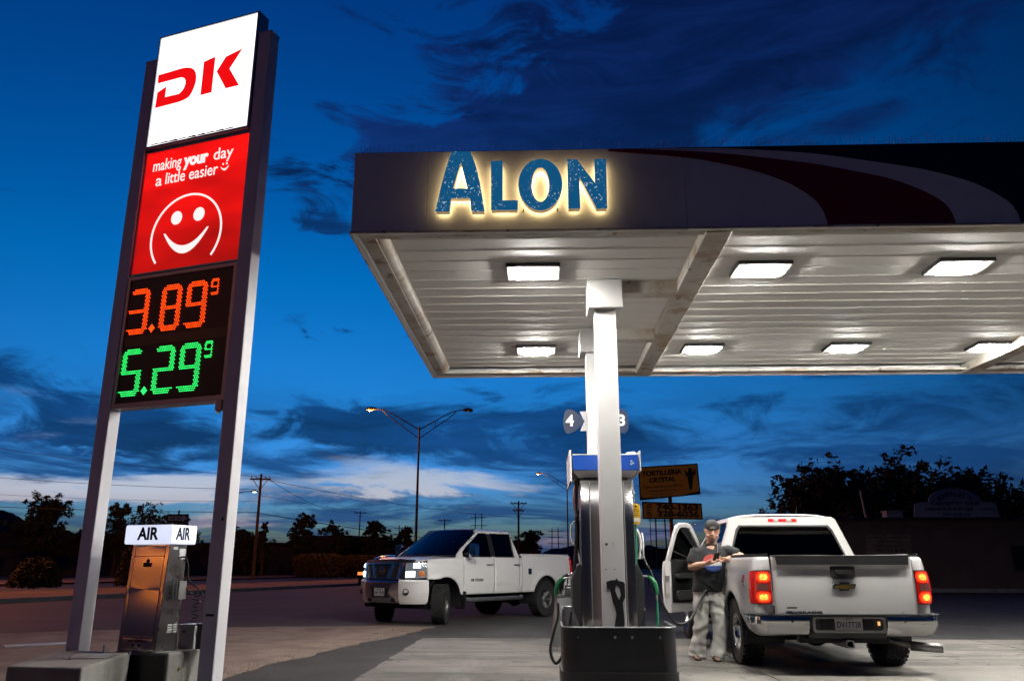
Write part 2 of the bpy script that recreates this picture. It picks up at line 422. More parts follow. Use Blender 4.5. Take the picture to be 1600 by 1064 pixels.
M['wood_pole'] = pm('wood_pole', (.05, .038, .03), .9, var=.3, vs=8, stretch=(1, 1, .1))
M['dark_metal'] = pm('dark_metal', (.05, .05, .055), .55, .5, var=.2, vs=5)
M['wire'] = pm('wire', (.015, .015, .016), .6)
M['white_plastic'] = pm('white_plastic', (.75, .75, .74), .4, var=.03, vs=6)
M['red_decal'] = pm('red_decal', (.20, .008, .006), .4, var=.08, vs=2)
M['navy_decal'] = pm('navy_decal', (.006, .007, .016), .4)
M['letter_blue'] = None

# ================================================================== GROUND
def sheet(name, poly, z, mat, label=None, rough=0., seg=.5, kind='structure', amp=.12):
    pts = []
    n = len(poly)
    for i in range(n):
        a, b = Vector(poly[i]), Vector(poly[(i + 1) % n]); L = (b - a).length
        k = max(1, int(L / seg)) if rough else 1
        for j in range(k):
            p = a.lerp(b, j / k)
            if rough:
                q = Vector((p.x * 1.7, p.y * 1.7, z * 50))
                p = p + Vector((mnoise.noise(q), mnoise.noise(q + Vector((9, 3, 1))))) * amp * rough
            pts.append((p.x, p.y))
    m = MB(); m.prism(pts, z - .02, z)
    o = m.build(name, mat); tag(o, kind=kind); return o
gm = MB(); gm.add([(-1500, -600, -.06), (1500, -600, -.06), (1500, 3000, -.06), (-1500, 3000, -.06)], [(0, 1, 2, 3)])
tag(gm.build('ground', M['land']), kind='structure')
RD = Vector((.30, .954, 0)).normalized(); RN = Vector((-RD.y, RD.x, 0))      # the highway runs away to the right; RN points to its far side
LAMP0 = Vector((-7.5, 65, 0))
def rp(t, off): p = LAMP0 + RD * t + RN * off; return (p.x, p.y)
sheet('road', [rp(-130, -30), rp(900, -30), rp(900, 24), rp(-130, 24)], -.03, M['road'])
sheet('lot', [(-4.5, -8), (48, -8), (48, 36.4), (10, 36.9), (-1.0, 30), (-6.0, 19.5), (-9.5, 16.2), (-9.0, 12)], 0.0, M['asphalt'], rough=1, seg=.8)
sheet('dirt_verge', [(-16, -8), (-16, 13.2), (-12.2, 14.6), (-9.2, 15.7), (-7.5, 16.35), (-5.46, 17.05), (-3.9, 17.3), (-2.2, 17.35), (-1.5, 17.2), (-1.75, 16.2), (-2.05, 14.8), (-2.75, 12.2), (-3.1, 10.0), (-3.4, 8.2), (-3.6, 5), (-3.6, -8)], .006, M['dirt'], rough=1, seg=.25, amp=.2)
# concrete forecourt, slab by slab
CANO = Vector((-1.62, 7.54, 0)); CANR = R(-2.0)
CU = Vector((cos(CANR), sin(CANR), 0)); CV = Vector((-CU.y, CU.x, 0))
fc = empty('concrete_forecourt', CANO, CANR); tag(fc, kind='structure')
xs = [-.13, 4.4, 8.9, 13.4, 17.9, 22.4]; ys = [-.8, 3.0, 6.93]
for i in range(len(xs) - 1):
    for j in range(len(ys) - 1):
        g = .011; h = .016 + random.uniform(-.002, .002)
        m = MB()
        if i == 0:   # ragged outer edge
            L = []
            for k in range(25):
                y = ys[j] + g + (ys[j + 1] - ys[j] - 2 * g) * k / 24
                L.append((xs[0] + mnoise.noise(Vector((0, (y + 40) * 2.6, 0))) * .045, y))
            poly = L[::-1] + [(xs[1] - g, ys[j] + g), (xs[1] - g, ys[j + 1] - g)]
            poly = [(xs[1] - g, ys[j] + g), (xs[1] - g, ys[j + 1] - g)] + L[::-1]
        else:
            poly = [(xs[i] + g, ys[j] + g), (xs[i + 1] - g, ys[j] + g), (xs[i + 1] - g, ys[j + 1] - g), (xs[i] + g, ys[j + 1] - g)]
        m.prism(poly, -.05, h); m.build('slab', M['concrete'], fc)
# gravel crumbs where dirt meets asphalt
gm = MB()
edge = [(-1.75, 16.2), (-2.05, 14.8), (-2.75, 12.2), (-3.1, 10.0), (-3.3, 8.6)]
for k in range(750):
    i = random.randrange(len(edge) - 1); t = random.random()
    p = Vector(edge[i]).lerp(Vector(edge[i + 1]), t); p += Vector((random.gauss(-.12, .26), random.gauss(0, .1)))
    r = random.uniform(.004, .014) * (1.5 if random.random() < .06 else 1); a = random.random() * 6
    vs = [(p.x + r * cos(a + q * 2.09) * random.uniform(.7, 1.2), p.y + r * sin(a + q * 2.09), .004) for q in range(3)] + [(p.x, p.y, .006 + r * .8)]
    gm.add(vs, [(0, 1, 3), (1, 2, 3), (2, 0, 3)])
tag(gm.build('gravel', M['gravel']), 'loose gravel along the edge of the asphalt drive', 'gravel', kind='stuff')
# median of the highway with kerbs
tag(sheet('median', [rp(-130, -2), rp(700, -2), rp(700, 4.5), rp(-130, 4.5)], .10, M['verge']), kind='structure')
for off in (-2.1, 4.6):
    m = MB(); a, b = Vector(rp(-130, off)), Vector(rp(700, off)); d = (b - a).normalized(); n_ = Vector((-d.y, d.x)) * .09
    m.prism([tuple(a - n_), tuple(b - n_), tuple(b + n_), tuple(a + n_)], -.05, .12); tag(m.build('kerb', M['kerb']), kind='structure')
tag(sheet('far_verge', [rp(-130, 18), rp(900, 18), rp(900, 30), rp(-130, 30)], .08, M['verge']), kind='structure')
# distant mountains
def ridge(name, y, prof, mat, depth=60):
    m = MB(); pts = []
    for i in range(len(prof) - 1):
        (x0, z0), (x1, z1) = prof[i], prof[i + 1]
        k = 10
        for j in range(k):
            t = j / k; x = x0 + (x1 - x0) * t; z = z0 + (z1 - z0) * t
            pts.append((x, max(-5, z + mnoise.fractal(Vector((x * .02, y * .01, 3)), .9, 2.1, 5) * 9)))
    pts.append(prof[-1]); vs = []
    for x, z in pts: vs += [(x, y - depth * 3, -8), (x + 9, y - depth, z * .55), (x, y, z), (x, y + depth, -8)]
    fs = []
    for i in range(len(pts) - 1):
        for k in range(3): fs.append((i * 4 + k, (i + 1) * 4 + k, (i + 1) * 4 + k + 1, i * 4 + k + 1))
    m.add(vs, fs); o = m.build(name, mat, smooth=True, angle=60); tag(o, kind='structure'); return o
M['mountain'] = pm('mountain', (.035, .04, .06), 1., var=.3, vs=.01, world_co=True)
ridge('mountain', 2600, [(-3200, 240), (-2400, 230), (-1750, 190), (-1600, 165), (-1500, 130), (-1350, 95), (-1100, 80), (-800, 40), (-500, 22), (-250, 16), (-20, 22), (60, 30), (130, 46), (190, 58), (250, 52), (320, 30), (430, 56), (560, 44), (700, 36), (1000, 30), (1500, 30), (2400, 30)], M['mountain'])

# ================================================================== CANOPY
CB, CT, SOF = 4.40, 5.29, 4.53
CL, CD = 13.6, 6.5
can = thing('station_canopy', 'large white filling station canopy with red and black swoosh on its front', 'canopy', CANO, CANR)
Ff = lambda a, b, c: Vector((a, -c, b))          # front fascia frame: right, up, out
def fascia_panel(x0, x1):
    m = MB(); m.box(((x0 + x1) / 2, .03, (CB + CT) / 2), (x1 - x0 - .004, .06, CT - CB)); return m.build('fascia_panel', M['white_metal'], can, bevel=.003)
for x0, x1 in ((0, .757), (.757, 3.36), (3.36, 6.6), (6.6, 9.9), (9.9, CL)): fascia_panel(x0, x1)
for y0, y1 in ((.065, 2.9), (2.9, CD - .065)):
    m = MB(); m.box((.03, (y0 + y1) / 2, (CB + CT) / 2), (.06, y1 - y0 - .004, CT - CB)); m.build('fascia_panel', M['white_metal'], can, bevel=.003)
    m = MB(); m.box((CL - .03, (y0 + y1) / 2, (CB + CT) / 2), (.06, y1 - y0 - .004, CT - CB)); m.build('fascia_panel', M['white_metal'], can)
m = MB(); m.box((CL / 2, CD - .03, (CB + CT) / 2), (CL, .06, CT - CB)); m.build('back_fascia', M['white_metal'], can)
m = MB(); m.box((CL / 2, CD / 2, CT - .06), (CL - .13, CD - .13, .04)); m.build('roof_deck', M['steel'], can)
# drip edge along the bottom, ledge trays inside it
for (c, s_) in (((CL / 2, -.004, CB + .004), (CL + .02, .02, .022)), ((-.004, CD / 2, CB + .004), (.02, CD - .02, .022)), ((CL / 2, CD + .004, CB + .004), (CL + .02, .02, .022))):
    m = MB(); m.box(c, s_); m.build('drip_edge', M['trough'], can)
def ledge(x0, x1, y0, y1, nm='ledge'):
    m = MB(); m.box(((x0 + x1) / 2, (y0 + y1) / 2, CB + .03), (x1 - x0 - .004, y1 - y0 - .004, .035)); return m.build(nm, M['trough'], can, bevel=.004)
for x0, x1 in ((.07, 3.5), (3.5, 7.0), (7.0, 10.4), (10.4, CL - .07)):
    ledge(x0, x1, .065, .20); ledge(x0, x1, CD - .27, CD - .065)
for y0, y1 in ((.20, 3.1), (3.1, 5.6), (5.6, CD - .27)): ledge(.07, .22, y0, y1); ledge(CL - .25, CL - .07, y0, y1)
# rounded gutter along the left ledge
for y0, y1 in ((.21, 3.1), (3.11, 5.6), (5.61, CD - .28)):
    m = MB(); prof = [(.222 + .09 * sin(a) , 4.42 + .085 - .085 * cos(a)) for a in [i * pi / 2 / 6 for i in range(7)]] + [(.312, SOF), (.222, SOF)]
    m.prism(prof, y0, y1 - .004, F=lambda a, b, c: Vector((a, c, b))); m.build('gutter', M['trough'], can, smooth=True)
# soffit: roll-formed pan decking, pan by pan
NP = 19; py0, py1 = .20, CD - .27; pw = (py1 - py0) / NP
T1, T2 = 3.69, 9.30
bays = [(.312, T1 - .10), (T1 + .10, T2 - .10), (T2 + .10, CL - .25)]
proto = {}
for bi, (x0, x1) in enumerate(bays):
    m = MB(); sec = [(-pw / 2 + .004, SOF + .05), (-pw / 2 + .004, SOF + .003), (-pw / 2 + .008, SOF)]
    for k in range(9):
        t = -1 + k / 4; sec.append((t * (pw / 2 - .02), SOF + .0012 * (1 - t * t)))
    sec += [(pw / 2 - .022, SOF), (pw / 2 - .018, SOF - .0055), (pw / 2 - .005, SOF - .0055), (pw / 2 - .004, SOF + .05)]
    pts = sec; n = len(pts)
    m.add([(x0, a, b) for a, b in pts] + [(x1, a, b) for a, b in pts], [(i, i + 1, n + i + 1, n + i) for i in range(n - 1)])
    p0 = None
    for j in range(NP):
        if p0 is None: p0 = m.build('soffit_pan', M['soffit'], can, smooth=True, angle=25); o = p0
        else: o = p0.copy(); COL.objects.link(o)
        o.location = (0, py0 + pw * (j + .5), random.uniform(-.0015, .0015))
# transverse gutter troughs
for tx in (T1, T2):
    m = MB(); m.box((tx, CD / 2, 4.462), (.26, CD - .14, .145)); m.build('gutter_trough', M['trough'], can, bevel=.008)
# columns with cap boxes and stub beams
for cy in (1.98, 4.06):
    m = MB(); m.box((2.68, cy, SOF / 2), (.25, .25, SOF)); col_o = m.build('column', M['colpaint'], can, bevel=.006)
    m = MB(); m.box((2.68, cy, 4.34), (.42, .42, .36)); m.build('column_cap', M['cappaint'], can, bevel=.01)
    m = MB(); m.box((2.68 + .21 + (T1 - .13 - 2.89) / 2, cy, 4.452), (T1 - .13 - 2.89, .20, .16)); m.build('stub_beam', M['trough'], can, bevel=.006)
    m = MB(); m.box((10.35, cy, SOF / 2), (.25, .25, SOF)); m.build('column', M['colpaint'], can, bevel=.006)
    m = MB(); m.box((10.35, cy, 4.34), (.42, .42, .36)); m.build('column_cap', M['cappaint'], can, bevel=.01)
    m = MB(); m.box(((T2 + .13 + 10.14) / 2, cy, 4.452), (10.14 - T2 - .13, .20, .16)); m.build('stub_beam', M['trough'], can, bevel=.006)
# chipped paint, bolt and rust pits on the near column's face
cf = lambda a, b, c: Vector((2.68 + a, 1.98 - .125 - c, b))
chip = [(-.085, 1.02), (-.04, 1.035), (.02, 1.04), (.03, 1.06), (.05, 1.03), (.10, 1.02), (.118, 1.0), (.118, .86), (.09, .80), (.095, .70), (.10, .62), (.085, .40), (-.02, .40), (-.01, .55), (.015, .68), (.0, .76), (-.02, .80), (-.05, .95), (-.08, .94)]
hole = [(.02, .98), (.035, .985), (.06, .95), (.07, .88), (.05, .83), (.03, .87), (.01, .93)]
m = MB(); m.prism([chip, hole], .0005, .003, F=cf); m.build('paint_chip', M['black'], can)
for (a, b, r) in ((-.07, 1.42, .016), (.005, 1.43, .006), (.012, 1.15, .007), (.005, 1.40, .004), (-.085, 1.15, .008), (-.07, .92, .006)):
    m = MB(); m.lathe([(0, .003), (r, .003), (r * .9, -.002)], 7, F=fr(cf(a, b, 0), (1, 0, 0), (0, 0, 1), (0, -1, 0))); m.build('rust_spot', M['black'], can)
# swoosh decals, laid on the fascia
def decal(name, poly, mat): m = MB(); m.prism(poly, .001, .005, F=Ff); return m.build(name, mat, can)
def dense(L, n=6): return [(v.x, v.y) for v in wires([(a, b, 0) for a, b in L], n)]
r1in = dense([(2.60, 5.262), (2.925, 5.228), (3.23, 5.196), (3.558, 5.145), (3.932, 5.053), (4.177, 4.973), (4.418, 4.858), (4.604, 4.717), (4.691, 4.593), (4.722, 4.484), (4.73, 4.405)])
r1out = dense([(5.968, 4.405), (5.946, 4.519), (5.877, 4.641), (5.698, 4.767), (5.418, 4.896), (5.177, 4.964), (4.689, 5.076), (4.192, 5.156), (3.69, 5.222), (2.927, 5.278), (2.60, 5.282)])
decal('red_swoosh', r1in + r1out, M['red_decal'])
b2 = dense([(3.3, 5.286), (3.694, 5.278), (4.2, 5.245), (4.701, 5.194), (5.194, 5.109), (5.681, 5.016), (6.039, 4.912), (6.27, 4.812), (6.491, 4.658), (6.569, 4.536), (6.598, 4.405)])
decal('black_swoosh', b2 + [(8.2, 4.405), (8.2, 5.289)], M['navy_decal'])
decal('black_swoosh', [(8.204, 4.405), (CL - .02, 4.405), (CL - .02, 5.289), (8.204, 5.289)], M['navy_decal'])
sidef = lambda a, b, c: Vector((-c, a, b))
m = MB(); m.prism([(.55, 4.405), (2.2, 4.405), (1.4, 5.285), (.4, 5.285)], .001, .005, F=sidef); m.build('red_swoosh', M['red_decal'], can)
# bird spikes along the top edge
m = MB()
for k in range(620):
    x = .03 + k * (CL - .06) / 620; lean = random.uniform(-.03, .03)
    h = random.uniform(.05, .12)
    m.tube([(x, .02, CT), (x + lean, .02 + random.uniform(-.03, .03), CT + h)], .0014, 3, cap=False)
for k in range(60):
    x = .03 + k * .11; m.box((x, .02, CT + .004), (.1, .02, .006))
o = m.build('bird_spikes', M['steel'], can); o['kind'] = 'stuff'
# canopy lights
M['led'] = emit('led', (1, .97, .91), 400, (.9, .9, .9))
M['fixture'] = pm('fixture', (.55, .54, .52), .5, var=.1, vs=5)
def canopy_light(x, y, label):
    t = thing('canopy_light', label, 'light', tuple(CANO + CU * x + CV * y + Vector((0, 0, SOF - .035))), CANR, 'canopy lights')
    m = MB(); m.prism([rrect(.60, .46, .012), rrect(.47, .33, .01)], -.012, .045); m.build('frame', M['fixture'], t, bevel=.004)
    m = MB()
    m.add([(-.235, -.165, -.010), (.235, -.165, -.010), (.235, .165, -.010), (-.235, .165, -.010), (-.21, -.14, .022), (.21, -.14, .022), (.21, .14, .022), (-.21, .14, .022)],
          [(0, 1, 5, 4), (1, 2, 6, 5), (2, 3, 7, 6), (3, 0, 4, 7)]); m.build('bezel', M['steel'], t)
    m = MB(); m.box((0, 0, -.012), (.41, .27, .053)); m.build('diffuser', M['led'], t, bevel=.008)
    m = MB(); m.prism([rrect(.622, .482, .012), rrect(.602, .462, .012)], -.010, .03); m.build('trim', M['dark_metal'], t)
    return t
for x, y, lb in ((1.82, 1.46, 'square white canopy light nearest the corner under the lettering'), (1.83, 5.04, 'white canopy light at the rear left, left of the columns'),
                 (4.46, 1.47, 'front canopy light just right of the stained gutter trough'), (4.46, 5.04, 'rear canopy light just right of the stained gutter trough'),
                 (6.71, 1.46, 'front canopy light furthest right under the swoosh'), (6.72, 5.04, 'rear canopy light second from the right edge'),
                 (8.98, 5.06, 'rear canopy light furthest right, beside the far trough'), (8.98, 1.46, 'front canopy light beyond the right edge of the picture'),
                 (11.4, 1.46, 'end canopy light of the front row, out past the right edge'), (11.4, 5.05, 'end canopy light of the rear row, out past the right edge')):
    canopy_light(x, y, lb)
# halo-lit channel letters
def letter_mat():
    m = bpy.data.materials.new('letter_blue'); m.use_nodes = True; T = NT(m.node_tree); b = T.n['Principled BSDF']
    co = T.node('ShaderNodeTexCoord').outputs['Object']
    f = T.rng(T.noise(co, 42, 4, .6), .60, .63); g = T.rng(T.noise(T.mapping(co, (3, 1, 5)), 3.0, 2, .5), .38, .62)
    f = T.math('MULTIPLY', f, g)
    T.put(b.inputs['Base Color'], T.mix(f, (.012, .10, .26, 1), (.55, .62, .66, 1)))
    b.inputs['Roughness'].default_value = .35
    # translucent acrylic face, faintly lit from inside where the film has flaked
    b.inputs['Emission Color'].default_value = (.02, .16, .36, 1)
    T.put(b.inputs['Emission Color'], T.mix(f, (.010, .15, .36, 1), (.75, .88, .92, 1)))
    b.inputs['Emission Strength'].default_value = .55
    return m
M['letter_blue'] = letter_mat()
M['halo'] = emit('halo', (1, .78, .38), 4.0, (.9, .8, .6))
M['letter_return'] = emit('letter_return', (1, .66, .30), .22, (.55, .45, .34))  # halo spill on the letter sides put in as a faint glow
al = thing('lettering', 'halo-lit blue flaking block letters on the canopy front', 'sign', CANO, CANR)
def expand(P, d):
    P = [Vector((p[0], p[1])) for p in P]; n = len(P); out = []
    A = sum(P[i].x * P[(i + 1) % n].y - P[(i + 1) % n].x * P[i].y for i in range(n)); sg = 1 if A > 0 else -1
    for i in range(n):
        e1 = (P[i] - P[i - 1]).normalized(); e2 = (P[(i + 1) % n] - P[i]).normalized()
        n1 = Vector((e1.y, -e1.x)) * sg; n2 = Vector((e2.y, -e2.x)) * sg
        b = (n1 + n2); b = b / max(.35, b.length_squared) * 2 if b.length > 1e-4 else n1
        out.append(tuple(P[i] + b * d))
    return out
LET = {'A': [[(.866, 4.594), (.895, 4.74), (.922, 4.887), (.945, 4.99), (.971, 5.091), (.993, 5.17), (1.02, 5.245), (1.203, 5.242), (1.232, 5.17), (1.257, 5.098), (1.284, 5.0), (1.306, 4.893), (1.332, 4.74), (1.355, 4.588), (1.224, 4.588), (1.210, 4.732), (1.023, 4.734), (1.005, 4.591)], [(1.111, 5.132), (1.035, 4.838), (1.186, 4.833)]],
       'L': [[(1.415, 5.134), (1.419, 4.60), (1.683, 4.598), (1.683, 4.698), (1.534, 4.70), (1.532, 5.132)]],
       'O': [ellip(40, 1.907, 4.868, .219, .278), ellip(32, 1.908, 4.867, .090, .190)],
       'N': [[(2.18, 5.138), (2.179, 4.603), (2.298, 4.604), (2.296, 4.939), (2.46, 4.598), (2.562, 4.601), (2.567, 5.136), (2.451, 5.133), (2.449, 4.873), (2.275, 5.136)]]}
for ch, pl in LET.items():
    pl = [[(a_, b_ - .028) for a_, b_ in q_] for q_ in pl]
    m = MB(); m.prism(pl, .122, .134, F=Ff)
    lo = m.build('letter', M['letter_blue'], al); lo['label'] = 'blue flaking letter ' + ch
    m = MB(); sh = [expand(p, -.004 if i == 0 else -.004) for i, p in enumerate(pl)]
    m.prism(sh, .046, .121, F=Ff); m.build('letter_return', M['letter_return'], lo)
    m = MB(); bk = [expand(p, -.012) for i, p in enumerate(pl)]
    m.prism(bk, .036, .044, F=Ff); m.build('halo_light', M['halo'], lo)
    m = MB(); xs_ = [p[0] for p in pl[0]]; zs_ = [p[1] for p in pl[0]]
    for px_, pz_ in ((min(xs_) + .05, min(zs_) + .05), (max(xs_) - .05, min(zs_) + .05)): m.box((px_, -.022, pz_), (.012, .046, .012))
    m.build('standoff', M['steel'], lo)

# ================================================================== PYLON SIGN
SA = R(-20.05)
ps = thing('pylon_sign', 'tall two-post fuel price sign with lit white, red and price panels', 'sign', (-4.25, 8.5, 0), SA)
Fs = lambda a, b, c: Vector((a, -c, b))
for a0, a1 in ((-.155, .012), (1.472, 1.645)):
    m = MB(); m.box(((a0 + a1) / 2, .03, 3.51), (a1 - a0, .15, 7.02)); m.build('post', M['postpaint'], ps, bevel=.012, seg=3)
    m = MB(); m.box(((a0 + a1) / 2, .03, 7.024), (a1 - a0 + .004, .154, .012)); m.build('post_cap', M['postpaint'], ps)
M['alu'] = pm('alu', (.42, .43, .44), .38, .7, var=.1, vs=4, stain=((.2, .17, .14), 8, .66, .08, .6))
M['face_white'] = emit('face_white', (1, 1, 1), 1.6, (.85, .85, .85), uneven=(1.2, .12, (1, 1, 1)))
M['face_red'] = emit('face_red', (1, .006, .004), .80, (.5, .02, .02), uneven=(2.2, .32, (.35, 1, 1)))
M['logo_red'] = emit('logo_red', (1, .004, .004), .86, (.6, .02, .02))
M['logo_white'] = emit('logo_white', (1, .97, .93), .95, (.85, .85, .85))
M['led_off'] = pm('led_off', (.006, .007, .010), .35, bump=.1, bs=200)
M['led_red'] = emit('led_red', (1, .055, .004), 2.9, (.2, .02, .01))
M['led_green'] = emit('led_green', (.03, 1, .16), 2.0, (.02, .2, .04))
def cabinet(nm, z0, z1, o0, o1, face_mat, border, a0=.022, a1=1.462):
    cb = empty(nm, parent=ps)
    fo = [(a0, z0), (a1, z0), (a1, z1), (a0, z1)]; b = border
    fi = [(a0 + b, z0 + b * 1.3), (a1 - b, z0 + b * 1.3), (a1 - b, z1 - b), (a0 + b, z1 - b)]
    m = MB(); m.prism([fo, fi], o0, o1, F=Fs); m.build('frame', M['alu'], cb, bevel=.004)
    m = MB(); m.prism([(p[0], p[1]) for p in fi], o1 - .05, o1 - .012, F=Fs); fc_ = m.build('face', face_mat, cb)
    m = MB(); m.prism([(p[0], p[1]) for p in fi], o0 + .012, o0 + .05, F=Fs); m.build('rear_face', face_mat, cb)
    return cb
c1 = cabinet('logo_cabinet', 5.822, 7.325, -.12, .055, M['face_white'], .022)
ztop = .045
def glyph(nm, poly, mat, par, o0=.0435, o1=.047): m = MB(); m.prism(poly, o0, o1, F=Fs); return m.build(nm, mat, par)
D = dense([(.067, 6.80), (.255, 6.807), (.435, 6.813), (.557, 6.784), (.62, 6.72), (.643, 6.63), (.633, 6.536), (.576, 6.414), (.464, 6.371), (.287, 6.363), (.083, 6.357)], 4) + \
    [(.087, 6.561), (.212, 6.615), (.211, 6.474)] + dense([(.36, 6.474), (.42, 6.478), (.475, 6.53), (.494, 6.60), (.475, 6.66), (.421, 6.69), (.36, 6.692)], 4) + [(.074, 6.687)]
g = glyph('logo_letter', D, M['logo_red'], c1); g['label'] = 'red letter D with open left side'
g = glyph('logo_letter', [(.729, 6.827), (.734, 6.388), (.889, 6.392), (.888, 6.858)], M['logo_red'], c1); g['label'] = 'red slanted stem of the letter K'
g = glyph('logo_letter', [(1.264, 6.876), (1.042, 6.821), (.93, 6.653), (1.084, 6.399), (1.267, 6.401), (1.11, 6.649)], M['logo_red'], c1); g['label'] = 'red arrow-like arm of the letter K'
m = MB()
for k in range(9): # torn film along the bottom
    a = .08 + k * .13; m.prism([(a, 5.868), (a + .14, 5.862 + random.uniform(0, .012)), (a + .12, 5.885), (a + .02, 5.878)], .0435, .046, F=Fs)
m.build('peeling_film', pm('film', (.32, .10, .06), .7), c1)
for a in (.13, 1.35):
    m = MB(); m.box((a, .03, 7.34), (.12, .05, .03)); m.build('lifting_lug', M['alu'], c1)
c2 = cabinet('smile_cabinet', 4.285, 5.795, -.11, .02, M['face_red'], .012, .018, 1.468)
T_ = NT(M['face_red'].node_tree); b_ = T_.n['Principled BSDF']     # the tubes sit high in this cabinet
z_ = T_.sep(T_.node('ShaderNodeTexCoord').outputs['Object'])[2]
lk = b_.inputs['Emission Strength'].links[0].from_socket
T_.put(b_.inputs['Emission Strength'], T_.math('MULTIPLY', lk, T_.rng(z_, 4.2, 5.6, .55, 1.15)))
o_ = .0085
Ft = lambda cx, cz: (lambda a, b, c: Vector((cx + a, -(o_ + .002) - c, cz + b)))
text_obj('making', .205, M['logo_white'], 'slogan_word', c2, Ft(.335, 5.603), align='CENTER', width=.40)
text_obj('your', .205, M['logo_white'], 'slogan_word', c2, Ft(.745, 5.600), align='CENTER', width=.34, bold=.009)
text_obj('day', .205, M['logo_white'], 'slogan_word', c2, Ft(1.115, 5.597), align='CENTER', width=.26)
text_obj('a', .205, M['logo_white'], 'slogan_word', c2, Ft(.245, 5.41), width=.085)
text_obj('little', .205, M['logo_white'], 'slogan_word', c2, Ft(.475, 5.415), width=.27)
text_obj('easier', .205, M['logo_white'], 'slogan_word', c2, Ft(.865, 5.415), width=.39)
def gl2(nm, poly): return glyph(nm, poly, M['logo_white'], c2, o_, o_ + .004)
def arc_band(cx, cz, r0, r1, a0, a1, n=40, ex=1.):
    o = [(cx + r1 * ex * cos(a0 + (a1 - a0) * i / n), cz + r1 * sin(a0 + (a1 - a0) * i / n)) for i in range(n + 1)]
    return o + [(cx + r0 * ex * cos(a1 + (a0 - a1) * i / n), cz + r0 * sin(a1 + (a0 - a1) * i / n)) for i in range(n + 1)]
gl2('face_outline', arc_band(.716, 4.690, .462, .485, R(-38), R(218)))
gl2('eye', ellip(24, .566, 4.905, .074, .080)); gl2('eye', ellip(24, .872, 4.905, .074, .080))
def crescent(cx, cz, w, d0, d1, lift, n=20):
    lo = [(cx - w + 2 * w * i / n, cz + lift * ((i / n * 2 - 1) ** 2) - d1 * (1 - (i / n * 2 - 1) ** 2)) for i in range(n + 1)]
    up = [(cx + w * .93 - 2 * w * .93 * i / n, cz + lift * .98 * ((i / n * 2 - 1) ** 2) - d0 * (1 - (i / n * 2 - 1) ** 2)) for i in range(n + 1)]
    return lo + up
gl2('smile', crescent(.716, 4.735, .305, .175, .268, .0))
gl2('small_smile', crescent(1.155, 5.432, .055, .028, .05, 0)); gl2('small_eye', ellip(10, 1.13, 5.462, .010, .012)); gl2('small_eye', ellip(10, 1.18, 5.462, .010, .012))
c3 = cabinet('price_cabinet', 2.785, 4.262, -.11, .035, M['led_off'], .042, .014, 1.472)
SEG = {'3': 'abcdg', '8': 'abcdefg', '9': 'abcdfg', '5': 'acdfg', '2': 'abdeg'}
def digit(ch, cx, cz, w, h, mat, nrow=23, thick=2.7):
    p = h / nrow; segs = SEG[ch]; t = thick * p; m = MB(); ncol = int(w / p * 1.0)
    def inside(x, y):
        # x right, y up, cell (0..w, 0..h); seven bars with chamfered corners
        for s_ in segs:
            if s_ == 'a' and y > h - t and .3 * t < x < w - .3 * t and x + (h - y) * 0 > 0: ok = (x > (h - y)) or 'f' not in segs; ok = ok and (w - x > (h - y) * .2 + 0)
            elif s_ == 'd' and y < t: ok = True
            elif s_ == 'g' and abs(y - h / 2) < t / 2: ok = True
            elif s_ == 'f' and x < t and y > h / 2 - t * .2: ok = True
            elif s_ == 'e' and x < t and y < h / 2 + t * .2: ok = True
            elif s_ == 'b' and x > w - t and y > h / 2 - t * .2: ok = True
            elif s_ == 'c' and x > w - t and y < h / 2 + t * .2: ok = True
            else: continue
            if ok:
                c = t * .8
                if min(x, w - x) + min(y, h - y) < c * .8: continue
                return True
        return False
    for i in range(nrow + 1):
        for j in range(ncol + 2):
            x = (j + (.5 if i % 2 else 0)) * p; y = i * p
            if 0 <= x <= w and inside(x, y):
                r = p * .30; X, Z = cx - w / 2 + x, cz - h / 2 + y
                m.lathe([(0, .010), (r * .7, .008), (r, 0)], 6, F=fr(Fs(X, Z, .0235), (1, 0, 0), (0, 0, 1), (0, -1, 0)))
    o = m.build('digit', mat, c3); o['kind'] = 'stuff'; return o
def pdot(cx, cz, mat, p=.022):
    m = MB()
    for i in range(-2, 3):
        for j in range(-2, 3):
            if abs(i) + abs(j) <= 2: m.lathe([(0, .010), (p * .28, .008), (p * .4, 0)], 6, F=fr(Fs(cx + i * p * .7, cz + j * p * .8, .0235), (1, 0, 0), (0, 0, 1), (0, -1, 0)))
    o = m.build('decimal_point', mat, c3); o['kind'] = 'stuff'
for row, chars, mat in ((3.852, '3899', M['led_red']), (3.170, '5299', M['led_green'])):
    for ch, cx in zip(chars[:3], (.212, .645, .980)): digit(ch, cx, row, .262, .500, mat)
    digit(chars[3], 1.207, row + .168, .100, .168, mat, nrow=10, thick=1.2)
    pdot(.418, row - .21, mat)
m = MB(); m.box((.74, -.0245, 3.51), (1.36, .004, .11)); m.build('divider', pm('divider', (.012, .016, .02), .3), c3)
m = MB(); m.box((.30, -.0245, 4.185), (.34, .004, .035)); m.build('maker_plate', pm('maker', (.03, .035, .05), .4), c3)
m = MB(); m.box((1.42, -.02, 2.73), (.07, .07, .09)); m.tube([(1.42, -.02, 2.70), (1.42, -.05, 2.66)], .02, 8); m.build('junction_box', M['alu'], ps)
m = MB(); m.box((1.56, -.052, .75), (.085, .012, .02)); m.box((1.60, -.05, 1.62), (.02, .006, .03)); m.build('post_scar', M['black'], ps)

